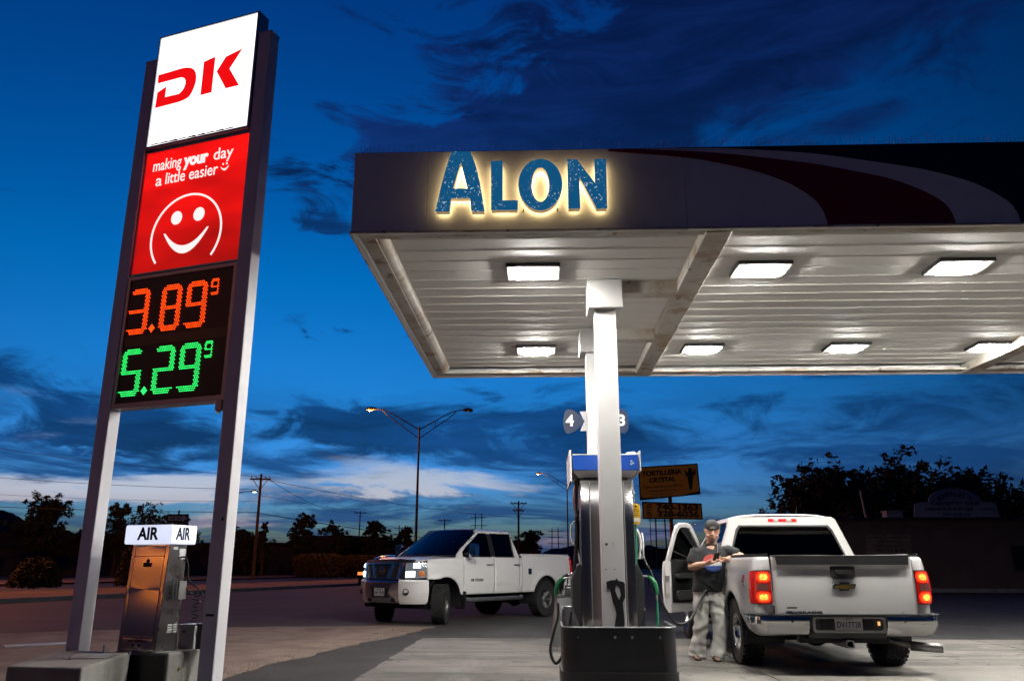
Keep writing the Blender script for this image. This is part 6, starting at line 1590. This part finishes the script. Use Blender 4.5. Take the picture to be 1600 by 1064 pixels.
# ================================================================== STREET FURNITURE
M['sodium'] = emit('sodium', (1, .36, .07), 1.7, (.9, .6, .3))
M['sodium_far'] = emit('sodium_far', (1, .55, .20), 30, (.9, .6, .3))
M['galv'] = pm('galv', (.05, .05, .052), .5, .6, var=.15, vs=4)
M['cold_lamp'] = emit('cold_lamp', (.9, 1, .9), 4)
def street_lamp(loc, yaw, label, lit=(True, True), h=11.9, energy=2600, group='double street lamps in the median', lights=True):
    t = thing('street_lamp', label, 'street lamp', loc, yaw, group)
    m = MB(); m.tube([(0, 0, .1), (0, 0, h * .5), (0, 0, h)], [.13, .10, .075], 12); m.build('pole', M['galv'], t, smooth=True)
    m = MB(); m.lathe([(0, .35), (.2, .32), (.22, .1), (.22, .1)], 12); m.build('base', M['galv'], t)
    for i, s_ in enumerate((-1, 1)):
        up = wires([(0, 0, h - .25), (s_ * 1.2, 0, h + .45), (s_ * 2.5, 0, h + 1.18), (s_ * 3.1, 0, h + 1.36), (s_ * 3.55, 0, h + 1.40)], 8)
        m = MB(); m.tube(up, .045, 8); m.tube(wires([(0, 0, h - .95), (s_ * 1.2, 0, h - .1), (s_ * 2.45, 0, h + .80), (s_ * 2.95, 0, h + 1.26)], 8), .035, 8); m.tube([(s_ * 1.3, 0, h + .50), (s_ * 1.3, 0, h - .02)], .025, 6); m.build('arm', M['galv'], t, smooth=True)
        hd = empty('lamp_head', (s_ * 3.9, 0, h + 1.40), 0, t)
        m = MB(); m.tube([(-s_ * .42, 0, 0), (-s_ * .2, 0, .03), (s_ * .1, 0, .02), (s_ * .42, 0, -.03)], [(.05, .05), (.10, .15), (.12, .18), (.05, .10)], 12); m.build('housing', M['galv'], hd, smooth=True)
        m = MB(); m.lathe([(0, -.13), (.10, -.11), (.16, -.05), (.17, 0)], 14, F=lambda a, b, c: Vector((s_ * .12 + a * 1.25, b, -.04 + c))); m.build('lens', M['sodium'] if lit[i] else M['lightgrey'], hd, smooth=True)
        if lit[i] and lights:
            L = bpy.data.lights.new('sodium_lamp', 'POINT'); L.energy = energy; L.color = (1, .29, .04); L.shadow_soft_size = .15
            lo = bpy.data.objects.new('sodium_lamp', L); COL.objects.link(lo); lo.parent = hd; lo.location = (s_ * .12, 0, -.20)
    return t
YAW = R(4)
def lp(t): p = LAMP0 + RD * t; return (p.x, p.y, .05)
street_lamp(lp(0), YAW, 'tall double-arm street lamp behind the turning pickup, left head lit', (True, False))
street_lamp(lp(50.3), YAW, 'double-arm street lamp just left of the fuel pump, further off', (True, False))
street_lamp((-34.5, 41, .05), YAW + R(-15), 'double-arm street lamp of the far side, out of view to the left', (True, True), energy=7500)
street_lamp(lp(-75), YAW + R(-15), 'double-arm street lamp of the median, behind the viewer', (True, True), energy=350)
for k_, (x_, y_) in enumerate(((-62, -27), (-92, -47), (-128, -62))):
    street_lamp((x_, y_, 0), YAW, ('nearest', 'middle', 'farthest')[k_] + ' double-arm street lamp of the cross street behind the viewer', (True, True), h=5.5, energy=(420, 340, 340)[k_])
street_lamp(lp(130), YAW, 'distant double-arm street lamp below the yellow restaurant sign', (True, True), lights=False)
street_lamp(lp(200), YAW, 'most distant double-arm street lamp beside the open pickup door', (True, True), lights=False)

def utility_pole(loc, h, label, arms=((.35, 2.4),), extras=True, yaw=0., r=.15):
    t = thing('utility_pole', label, 'utility pole', loc, yaw, 'wooden utility poles')
    m = MB(); m.tube([(0, 0, 0), (0, 0, h)], [r, r * .65], 10); m.build('pole', M['wood_pole'], t, smooth=True)
    for dz, w in arms:
        m = MB(); m.box((0, -.12, h - dz), (w, .10, .13)); a = m.build('crossarm', M['wood_pole'], t)
        for k in (-.45, -.22, .22, .45):
            m = MB(); m.lathe([(.02, 0), (.05, .05), (.035, .1), (.05, .14), (0, .2)], 8, F=lambda a_, b_, c_, k=k: Vector((k * w + a_, -.12 + b_, h - dz + .06 + c_))); m.build('insulator', M['lightgrey'], a, smooth=True)
        for s_ in (-1, 1):
            m = MB(); m.tube([(0, -.1, h - dz - .9), (s_ * w * .36, -.12, h - dz - .06)], .03, 5); m.build('brace', M['wood_pole'], t)
    return t
utility_pole((-21.5, 70, 0), 8.7, 'tall utility pole with crossarm right of the sign', ((.45, 1.75),))
utility_pole((-30.3, 165, 0), 11.5, 'slim utility pole above the dark trees left of the turning pickup', ((.35, 2.4),))
utility_pole((-12.2, 150, 0), 9.2, 'small distant utility pole above the turning pickup windshield', ((.3, 2.4),))
utility_pole((.75, 95, 0), 8.3, 'utility pole with crossarms behind the turning pickup cab', ((.3, 1.9), (1.1, 1.3)))
utility_pole((-42.5, 95, 0), 8.0, 'utility pole with transformer at far left between two trees', (), r=.12)
m = MB(); m.lathe([(0, 0), (.26, 0), (.26, .75), (0, .8)], 12, F=lambda a, b, c: Vector((-.38 + a, b, 7.0 + c))); m.build('transformer', M['dark_metal'], bpy.data.objects['utility_pole.004'], smooth=True)
# steel lattice pylons far off
def lattice(loc, h, label):
    t = thing('power_pylon', label, 'pylon', loc, 0, 'distant power pylons')
    for s_ in (-1, 1):
        m = MB(); m.tube([(s_ * 1.2, 0, 0), (s_ * 1.0, 0, h)], .16, 6); m.build('mast', M['dark_metal'], t)
    for k in (.62, .78, .93):
        m = MB(); m.box((0, 0, h * k), (5.2, .2, .2)); m.build('crossarm', M['dark_metal'], t)
    return t
lattice((-10.7, 265, 0), 17, 'twin-mast pylon far off above the turning pickup roof'); lattice((-37, 280, 0), 14, 'twin-mast pylon among the dark trees left of the turning pickup'); lattice((34, 190, 0), 14, 'twin-mast pylon behind the open pickup door'); lattice((14.5, 280, 0), 13, 'twin-mast pylon far off left of the fuel pump')
# overhead lines
def line(a, b, sag, label, r=.02):
    m = MB(); a, b = Vector(a), Vector(b)
    m.tube([a.lerp(b, i / 24) - Vector((0, 0, sag * 4 * (i / 24) * (1 - i / 24))) for i in range(25)], r, 4, cap=False)
    tag(m.build('power_line', M['wire']), label, 'power line', 'overhead power lines')
line((-21.9, 70, 8.4), (30, 150, 11.0), 2.6, 'overhead line from the tall pole crossarm towards the right', .024)
line((-21.1, 70, 8.4), (-31, 165, 11.4), 1.2, 'overhead line from the tall pole to the slim pole', .024)
line((-21.5, 70, 5.4), (40, 175, 6.0), 2.4, 'thick lower cable from the tall pole towards the right', .04)
line((-21.5, 70, 6.9), (38, 170, 8.5), 2.4, 'middle overhead line leaving the tall pole to the right', .018)
line((-60, 48, 13.2), (-21.9, 70, 8.5), 1.0, 'highest overhead line left of the sign post', .022)
line((-60, 50, 9.6), (-21.5, 70, 7.4), .9, 'overhead line crossing the pale band left of the sign', .022)
line((-60, 52, 6.6), (-21.5, 70, 5.5), .6, 'lowest thick overhead line at far left', .03)
line((-60, 53, 8.0), (-21.5, 70, 6.4), .8, 'thin overhead line between the two lower ones at left', .015)
# lamp on a bracket near the tall pole
t = thing('street_lamp', 'small white lamp on an arm beside the tall utility pole', 'street lamp', (-24.2, 72, 0))
m = MB(); m.tube([(0, 0, 0), (0, 0, 7.2)], [.1, .07], 8); m.build('pole', M['galv'], t, smooth=True)
m = MB(); m.tube(wires([(0, 0, 7.1), (.5, 0, 7.35), (1.4, 0, 7.4)], 6), .035, 6); m.build('arm', M['galv'], t, smooth=True)
m = MB(); m.tube([(1.3, 0, 7.42), (1.6, 0, 7.42), (1.95, 0, 7.38)], [.05, .12, .05], 8); m.build('head', M['galv'], t, smooth=True)
m = MB(); m.lathe([(0, -.08), (.14, -.05), (.16, 0)], 10, F=lambda a, b, c: Vector((1.62 + a * 1.3, b, 7.36 + c))); m.build('lens', M['cold_lamp'], t)
# one-way sign
t = thing('one_way_sign', 'black and white ONE WAY arrow sign above the air machine', 'sign', (-13.3, 33, 0), R(-8))
m = MB(); m.tube([(0, 0, 0), (0, 0, 3.3)], .035, 8); m.build('post', M['galv'], t)
m = MB(); m.prism(rrect(.92, .33, .03, 3), 0, .01, F=lambda a, b, c: Vector((a, -.04 - c, 2.98 + b))); m.build('panel', M['black'], t)
m = MB(); m.prism([(-.40, -.085), (.22, -.085), (.22, -.14), (.42, 0), (.22, .14), (.22, .085), (-.40, .085)], .011, .014, F=lambda a, b, c: Vector((a, -.04 - c, 2.98 + b))); m.build('arrow', M['plate_white'], t)
text_obj('ONE WAY', .13, M['black'], 'lettering', t, lambda a, b, c: Vector((-.08 + a, -.056 - c, 2.98 + b)), width=.52, bold=.004)

# ================================================================== ROADSIDE SIGNS AND SHOP
M['board_yellow'] = pm('board_yellow', (.30, .10, .009), .55, var=.12, vs=2, emis=(1, .33, .03), estr=.025)  # faint glow put into the board colour to lift it at dusk
M['board_frame'] = pm('board_frame', (.012, .010, .010), .6)
M['board_brown'] = pm('board_brown', (.20, .035, .01), .6)
M['board_ink'] = pm('board_ink', (.010, .010, .010), .6)
M['board_green'] = pm('board_green', (.02, .05, .025), .6)
ts = thing('restaurant_sign', 'yellow two-panel roadside sign with phone numbers on a red pole', 'sign', (8.05, 42, 0), R(-3))
Ft_ = lambda a, b, c: Vector((a, -.12 - c, b))
m = MB(); m.tube([(.02, 0, 0), (.02, 0, 5.9)], .10, 10); m.build('pole', pm('pole_red', (.20, .03, .02), .5), ts, smooth=True)
pn = empty('upper_panel', parent=ts)
m = MB(); m.prism([(-1.52, 4.36), (1.56, 4.66), (1.50, 6.22), (-1.55, 6.05)], -.10, .0, F=Ft_); m.build('frame', M['board_frame'], pn)
m = MB(); P = [(-1.46, 4.56), (-1.35, 4.48), (-.6, 4.52), (.6, 4.62), (1.49, 4.80), (1.44, 6.15), (-1.48, 5.99)]; m.prism(P, .001, .01, F=Ft_); m.build('face', M['board_yellow'], pn)
tilt = R(3.5)
def tf(cx, cz): return lambda a, b, c: Ft_(cx + a * cos(tilt) - b * sin(tilt), cz + a * sin(tilt) + b * cos(tilt), .012 + c)
text_obj('TORTILLERIA', .34, M['board_ink'], 'lettering', pn, tf(-.36, 5.74), width=2.05, bold=.016)
text_obj('CRYSTAL', .32, M['board_ink'], 'lettering', pn, tf(-.34, 5.39), width=1.35, bold=.016)
for zz, wd, hh, sd in ((5.07, 1.9, .15, 1), (4.86, 1.6, .12, 2), (4.70, 1.1, .07, 3)): scribble('faded_print', pn, tf(-.36, zz), wd, hh, M['board_brown'], sd, 2)
# dancer-like ornament simplified to a standing corn cob with leaves
m = MB(); m.prism([(1.02, 4.86), (1.14, 4.90), (1.20, 5.3), (1.24, 5.75), (1.14, 6.0), (1.02, 5.98), (.94, 5.7), (.96, 5.3)], .012, .018, F=Ft_); m.build('ornament', M['board_green'], pn)
m = MB(); m.prism([(.78, 5.95), (.95, 5.75), (1.0, 5.45), (.86, 5.62)], .012, .018, F=Ft_); m.build('ornament', M['board_green'], pn)
m = MB(); m.prism([(1.36, 6.02), (1.24, 5.8), (1.22, 5.55), (1.38, 5.7)], .012, .018, F=Ft_); m.build('ornament', M['board_brown'], pn)
pn = empty('phone_panel', parent=ts)
m = MB(); m.prism([(-1.42, 3.44), (1.60, 3.40), (1.58, 4.20), (-1.42, 4.30)], -.10, .0, F=Ft_); m.build('frame', M['board_frame'], pn)
m = MB(); m.prism([(-1.35, 3.51), (1.53, 3.47), (1.51, 4.13), (-1.35, 4.22)], .001, .01, F=Ft_); m.build('face', M['board_yellow'], pn)
tilt = R(-1.3)
text_obj('740-1363', .40, M['board_ink'], 'lettering', pn, tf(.36, 3.99), width=2.1, bold=.02); text_obj('328-6036', .40, M['board_ink'], 'lettering', pn, tf(.36, 3.66), width=2.1, bold=.02)
tilt = R(88); text_obj('(915)', .30, M['board_ink'], 'lettering', pn, tf(-1.08, 3.86), width=.62, bold=.012)

M['stucco'] = pm('stucco', (.13, .085, .07), .9, var=.15, vs=1.2, bump=.3, bs=20)
M['shop_board'] = pm('shop_board', (.34, .33, .36), .7, var=.08, vs=2)
sp = thing('carpentry_shop', 'low dark stucco workshop behind the refuelling pickup', 'building', (23, 38.5, 0), R(-2))
m = MB(); m.box((0, 5, 1.6), (17, 10, 3.2)); m.build('wall', M['stucco'], sp)
m = MB(); m.box((0, 5, 3.26), (17.5, 10.6, .12)); m.build('roof', M['dark_metal'], sp)
m = MB(); m.box((0, -.03, 3.05), (17.1, .05, .30)); m.build('parapet_band', M['stucco'], sp)
for x in (3.4, ):
    m = MB(); m.box((x, -.03, 1.05), (1.0, .06, 2.1)); d = m.build('door', M['dark_metal'], sp); m = MB(); m.box((x + .38, -.08, 1.0), (.05, .05, .14)); m.build('handle', M['steel'], d)
    m = MB(); m.box((x - 2.6, -.02, 1.5), (1.6, .05, 1.1)); w = m.build('window', M['black'], sp); m = MB(); m.box((x - 2.6, -.06, .92), (1.7, .1, .06)); m.build('sill', M['stucco'], w)
m = MB(); m.box((1.2, -.3, .08), (17, 1.2, .16)); m.build('walkway', M['kerb'], sp)
sg_ = empty('wall_sign', parent=sp)
m = MB(); m.box((-5.55, -.04, 2.12), (2.05, .05, .84)); m.build('panel', pm('painted', (.20, .13, .10), .8, var=.1, vs=2), sg_)
for zz, wd, hh, sd in ((2.43, 1.75, .11, 11), (2.24, 1.1, .10, 12), (2.06, 1.35, .10, 13), (1.85, 1.3, .15, 14)): scribble('faded_print', sg_, (lambda z_: lambda a, b, c: Vector((-5.55 + a, -.067 - c, z_ + b)))(zz), wd, hh, M['board_ink'], sd, 3)
cs = thing('shop_sign', 'pale arched sign board standing on the workshop roof', 'sign', (20.55, 38.2, 3.32), R(-2))
Fq = lambda a, b, c: Vector((a, -c, b))
P = [(-1.95, 0), (1.95, 0), (1.85, .60), (1.66, .68), (1.25, .70)] + [(1.20 * cos(a), .70 + .62 * sin(a)) for a in [pi * i / 16 for i in range(17)]] + [(-1.25, .70), (-1.66, .68), (-1.85, .60)]
m = MB(); m.prism(P, -.05, 0, F=Fq); m.build('board', M['shop_board'], cs)
for i, ch in enumerate("GONZALEZ'S"):
    a = R(62 - 124 * (9 - i) / 9 + 90) if False else R(90 + 50 - 100 * i / 9)
    text_obj(ch, .26, M['board_ink'], 'arched_letter', cs, (lambda a_: lambda u, v, c: Fq(.92 * cos(a_) + u * sin(a_) + v * cos(a_), .42 + .62 * sin(a_) - u * cos(a_) + v * sin(a_), .002 + c))(a), bold=.008)
for tx, z, w, sz in (('CARPENTRY SHOP', .60, 2.2, .24), ('CABINETS-FURNITURE', .36, 2.2, .20)): text_obj(tx, sz, M['board_ink'], 'lettering', cs, (lambda z_: lambda a, b, c: Fq(a - (.32 if z_ < .5 else 0), z_ + b, .002 + c))(z), width=w, bold=.006)
scribble('faded_print', cs, lambda a, b, c: Fq(a + 1.42, .36 + b, .003 + c), .55, .14, M['board_ink'], 15, 1); scribble('faded_print', cs, lambda a, b, c: Fq(a, .13 + b, .003 + c), 1.2, .14, M['board_ink'], 16, 2)
for x in (-1.5, 1.5):
    m = MB(); m.tube([(x, .06, .55), (x, .9, 0)], .03, 5); m.build('brace', M['galv'], cs)
t = thing('flue_pipe', 'thin pale leaning pole above the workshop roof', 'pole', (16.9, 39.5, 3.3)); m = MB(); m.tube([(0, 0, 0), (-.14, 0, 1.35)], .05, 8); m.build('pipe', M['lightgrey'], t, smooth=True); m = MB(); m.lathe([(.09, 0), (.05, .08)], 8); m.build('flashing', M['galv'], t)
t = thing('roof_vent', 'small pale vent box on the workshop roof', 'vent', (19.3 - .8, 38.9, 3.32)); m = MB(); m.box((-.6, 0, .14), (.75, .5, .28)); m.build('housing', M['shop_board'], t); m = MB(); m.box((-.6, 0, .30), (.85, .6, .04)); m.build('cap', M['shop_board'], t)

# far houses along the highway (dark silhouettes)
M['house'] = pm('house', (.06, .055, .055), .9, var=.2, vs=.7); M['house_roof'] = pm('house_roof', (.03, .03, .033), .9)
def house(x, y, w, d, h, rf, label, light=None, flat=False):
    t = thing('house', label, 'house', (x, y, 0), R(-17), 'far houses along the highway')
    m = MB(); m.box((0, 0, h / 2), (w, d, h)); m.build('wall', M['house'], t)
    if flat:
        m = MB(); m.box((0, 0, h + .12), (w + .5, d + .5, .24)); r = m.build('roof', M['house_roof'], t); m = MB(); m.box((w * .1, 0, h + .7), (1.6, 1.4, .9)); m.build('cooler', M['house_roof'], r)
    else:
        m = MB(); m.prism([(-w / 2 - .5, h), (w / 2 + .5, h), (w * .28, h + rf), (-w * .28, h + rf)], -d / 2 - .4, d / 2 + .4, F=lambda a, b, c: Vector((a, c, b))); m.build('roof', M['house_roof'], t)
    for k in (-.28, .30):
        m = MB(); m.box((w * k, -d / 2 - .02, h * .52), (1.3, .06, 1.0)); wi = m.build('window', M['black'], t)
    m = MB(); m.box((0, -d / 2 - .02, 1.0), (.95, .06, 2.0)); m.build('door', M['dark_metal'], t)
    if light:
        m = MB(); m.box((light[0], -d / 2 - .08, light[1]), (.12, .06, .5)); m.build('porch_lamp', emit('porch', (.5, .8, 1), 3), t)
    return t
house(-33, 100, 15, 9, 3.4, 1.6, 'dark flat-roofed house behind the air machine with a rooftop cooler', light=(-4.6, 1.9), flat=True)
house(-22, 108, 13, 9, 3.0, 1.7, 'dark hip-roofed house right of the right sign post')
house(-56, 104, 16, 9, 3.2, 1.6, 'dark house hidden behind the trees at far left')
house(-6, 190, 20, 10, 3.6, 2.0, 'far dark house just left of the turning pickup')
house(44, 260, 30, 12, 4, 2, 'far dark house behind the fuel pump and open door')
house(-24, 170, 18, 10, 3.4, 2.2, 'far low house between the hedges and dark trees')

# ================================================================== PARKED AND PASSING CAR
M['car_dark'] = pm('car_dark', (.02, .02, .024), .25, coat=.8)
ct = thing('car', 'dark car with orange light reflections passing behind the turning pickup', 'car', (-6.3, 44, -.02), R(72))
def car_body(u, v):
    x = -2.2 + 4.4 * u; w = 2 * v - 1
    hood = .78 + .10 * sin(pi * u); cab = max(0, 1 - ((x + .15) / 1.45) ** 4) if abs(x + .15) < 1.45 else 0
    z = (hood + .55 * cab ** .6) * max(0, 1 - abs(w) ** (3.2)) ** .45; hw = .88 - .12 * abs(2 * u - 1) ** 3
    return Vector((x, w * hw * (1 - .12 * cab * (1 - abs(w))), .28 + z))
m = MB(); m.grid(car_body, 36, 20); m.build('body', M['car_dark'], ct, smooth=True, angle=60)
m = MB(); m.box((0, 0, .30), (4.2, 1.6, .1)); m.build('underside', M['under'], ct)
for x in (-1.35, 1.35):
    for s_ in (-1, 1):
        w = empty('wheel', (x, s_ * .78, .32), 0, ct); m = MB(); m.lathe([(.2, -.1), (.31, -.1), (.32, -.06), (.32, .06), (.31, .1), (.2, .1)], 20, F=lambda a, b, c: Vector((a, s_ * c, b))); m.build('tyre', M['rubber'], w); m = MB(); m.lathe([(0, .06), (.2, .09)], 14, F=lambda a, b, c: Vector((a, s_ * c, b))); m.build('rim', M['alloy'], w)
for s_ in (-1, 1):
    m = MB(); m.box((-2.14, s_ * .62, .80), (.12, .34, .14)); m.build('tail_light', emit('ctl', (1, .18, .03), 2.0), ct, bevel=.02); m = MB(); m.box((2.12, s_ * .6, .72), (.1, .3, .12)); m.build('headlight', M['plate_white'], ct, bevel=.02)

# ================================================================== PLANTS
M['leaf_dark'] = pm('leaf_dark', (.035, .05, .022), .8, var=.4, vs=2); M['leaf_dry'] = pm('leaf_dry', (.030, .023, .013), .85, var=.4, vs=4)
M['bark'] = pm('bark', (.05, .038, .028), .9, var=.3, vs=6)
def leaf_cloud(m, c, r, n, size, rnd, squash=.8, hollow=.25):
    for _ in range(n):
        while True:
            p = Vector((rnd.uniform(-1, 1), rnd.uniform(-1, 1), rnd.uniform(-1, 1)))
            if p.length < 1 and p.length > hollow * rnd.random(): break
        q = Vector(c) + Vector((p.x * r, p.y * r, p.z * r * squash)); s_ = size * rnd.uniform(.6, 1.4)
        d = Vector((rnd.gauss(0, 1), rnd.gauss(0, 1), rnd.gauss(0, .7))).normalized(); e = d.orthogonal().normalized(); e = e.cross(d) if rnd.random() < .5 else e
        m.add([q - d * s_, q + e * s_ * .42, q + d * s_, q - e * s_ * .42], [(0, 1, 2, 3)])
def tree(x, y, h, w, label, seed, dens=1., leaf=.16, mat=None, group='dark trees', trunk_h=.38, clumps=26, kind='tree', lean=0., bare=False):
    rnd = random.Random(seed); t = thing(kind, label, 'tree', (x, y, 0), 0, group)
    m = MB(); th_ = h * trunk_h; m.tube([(0, 0, -.05), (.04 * w * rnd.uniform(-1, 1), 0, th_ * .5), (lean * h, 0, th_)], [h * .035, h * .026, h * .02], 9); m.build('trunk', M['bark'], t, smooth=True)
    lm = MB(); cl = MB(); ends = []
    for k in range(clumps):
        a = rnd.uniform(0, 2 * pi); u = rnd.uniform(0, 1) ** .6; zz = th_ * .8 + (h - th_ * .8) * rnd.uniform(.08, .93)
        prof = sin(pi * min(1, max(.12, (zz - th_ * .55) / (h * 1.02 - th_ * .55))) ** .8)
        c = Vector((lean * h + cos(a) * w / 2 * u * prof, sin(a) * w / 2 * u * prof, zz)); ends.append(c)
        s0 = Vector((lean * h * .7, 0, th_ * rnd.uniform(.75, 1.0)))
        lm.tube(wires([s0, s0.lerp(c, .5) + Vector((0, 0, -.05 * h * rnd.random())), c], 4), [h * .012 * (1 - i / 9) + .008 for i in range(9)], 5)
        rr_ = w * rnd.uniform(.09, .18); leaf_cloud(cl, c, rr_, int(dens * 60 * (.5 if bare else 1)), leaf, rnd, .75)
        for _ in range(3):
            d = Vector((rnd.gauss(0, 1), rnd.gauss(0, 1), rnd.uniform(-.3, 1.2))).normalized(); tip = c + d * rr_ * 1.35
            lm.tube([c, tip], [.014, .005], 3, cap=False); leaf_cloud(cl, tip, rr_ * .38, int(dens * 14), leaf, rnd)
    lm.build('limbs', M['bark'], t); cl.build('crown', mat or M['leaf_dark'], t); return t
def px_tree(*a, **k): return tree(*a, **k)
# right, behind the workshop
tree(18.9, 50, 6.4, 7.0, 'leafy dark tree rising behind the refuelling pickup cab', 3, dens=1.25, leaf=.20, clumps=62)
tree(23.8, 51, 6.9, 7.6, 'largest dark tree rising behind the workshop left of the arched sign', 11, dens=1.25, leaf=.20, clumps=66)
tree(28.6, 52, 6.3, 8.0, 'dark spreading tree behind the arched workshop sign', 5, dens=1.25, leaf=.20, clumps=64)
tree(33.4, 50, 5.2, 7.4, 'low dark tree at the right edge beyond the workshop sign', 8, dens=1.25, leaf=.20, clumps=50)
# left, across the highway
tree(-50.8, 90, 7.9, 7.4, 'rounded dark tree at far left edge', 21, dens=1.7, leaf=.22, clumps=34)
tree(-59, 86, 5.4, 7, 'low dark tree cut by the left edge of the picture', 22, dens=1.6, leaf=.22)
tree(-41.8, 88, 7.0, 4.4, 'dark conifer-like tree right behind the left sign post', 23, dens=1.5, leaf=.2)
tree(-36.8, 84, 7.0, 5.6, 'sparse spiky tree rising above the air machine', 24, dens=.55, leaf=.18, bare=True, clumps=40)
tree(-33.6, 82, 5.6, 5.0, 'low dark tree right of the air machine', 25, dens=1.4, leaf=.2)
tree(-23.0, 92, 6.4, 3.4, 'upright dark tree right of the tall utility pole', 27, dens=1.6, leaf=.18)
tree(-20.2, 94, 5.6, 3.6, 'bushy dark tree second right of the tall utility pole', 28, dens=1.5, leaf=.18)
tree(-16.3, 98, 6.2, 4.4, 'dark tree beside the slim utility pole', 29, dens=1.5, leaf=.18)
tree(-12.4, 98, 5.4, 2.6, 'narrow dark tree right of the slim pole', 30, dens=1.4, leaf=.18)
tree(-5.9, 110, 5.0, 5.4, 'rounded dark tree just left of the turning pickup windshield', 31, dens=1.6, leaf=.2)
tree(2.9, 150, 7.2, 6.5, 'far dark tree just behind the bed of the turning pickup', 32, dens=1.4, leaf=.3)
tree(30.5, 150, 4.4, 7.0, 'far dark tree below the open pickup door', 33, dens=1.4, leaf=.3)
tree(-28.5, 90, 4.0, 6.0, 'low dark bushy tree behind the right sign post', 35, dens=1.5, leaf=.2)
tree(-46.5, 92, 4.6, 6.0, 'low bushy tree just right of the rounded tree at far left', 51, dens=1.6, leaf=.22)
tree(-31.0, 96, 4.6, 6.0, 'low dark tree between the sign posts', 52, dens=1.6, leaf=.22)
tree(-18.4, 99, 4.3, 4.6, 'low dark tree filling the gap right of the cypress', 53, dens=1.6, leaf=.2)
tree(-13.9, 101, 4.0, 4.0, 'low dark tree just right of the slim pole foot', 54, dens=1.6, leaf=.2)
tree(-9.2, 108, 3.9, 5.0, 'low dark tree left of the rounded tree by the pickup', 55, dens=1.6, leaf=.2)
# slim cypress
t = tree(-25.6, 86, 6.1, 1.0, 'slim pointed cypress right of the tall utility pole', 36, dens=2.2, leaf=.12, clumps=30, trunk_h=.12)
def shrub(name, x, y, w, d, h, label, mat, seed, n=2600, box=False, leaf=.06, group='shrubs in the median'):
    rnd = random.Random(seed); t = thing(name, label, 'shrub', (x, y, .1), R(-15), group)
    m = MB()
    for k in range(7): a = rnd.uniform(0, 6.3); m.tube([(0, 0, 0), (cos(a) * w * .3, sin(a) * d * .3, h * .7)], [.03, .01], 5)
    m.build('stems', M['bark'], t); m = MB()
    for _ in range(n):
        p = Vector((rnd.uniform(-1, 1), rnd.uniform(-1, 1), rnd.uniform(0, 1)))
        if box:
            if abs(p.x) ** 6 + abs(p.y) ** 6 + abs(2 * p.z - 1) ** 6 > 1.05: continue
            k = rnd.random()
        elif p.x ** 2 + p.y ** 2 + (p.z * .9) ** 2 > 1: continue
        q = Vector((p.x * w / 2, p.y * d / 2, .08 + p.z * h)); s_ = leaf * rnd.uniform(.6, 1.5)
        dd = Vector((rnd.gauss(0, 1), rnd.gauss(0, 1), rnd.gauss(.5 if not box else 0, 1))).normalized(); e = dd.orthogonal().normalized()
        m.add([q - dd * s_, q + e * s_ * .5, q + dd * s_, q - e * s_ * .5], [(0, 1, 2, 3)])
    m.build('foliage', mat, t); return t
shrub('clipped_hedge', -15.7, 68, 3.6, 2.6, 1.9, 'large clipped hedge beyond the road left of the turning pickup', M['leaf_dry'], 41, 11000, True, .065)
shrub('clipped_hedge', -12.6, 70, 3.2, 2.6, 1.8, 'second clipped hedge partly behind the turning pickup', M['leaf_dry'], 42, 10000, True, .065)
shrub('dry_bush', -22.6, 40, 2.6, 2.0, 1.35, 'dry ragged bush in the median at far left', M['leaf_dry'], 43, 6500, False, .065)
shrub('dry_bush', -19.5, 43, 1.4, 1.4, 1.9, 'tall dry bush right behind the left sign post', M['leaf_dry'], 44, 4000, False, .065)
shrub('dry_bush', -17.2, 42, 1.9, 1.6, 1.0, 'low dark bush left of the air machine', M['leaf_dark'], 45, 4000, False, .06)
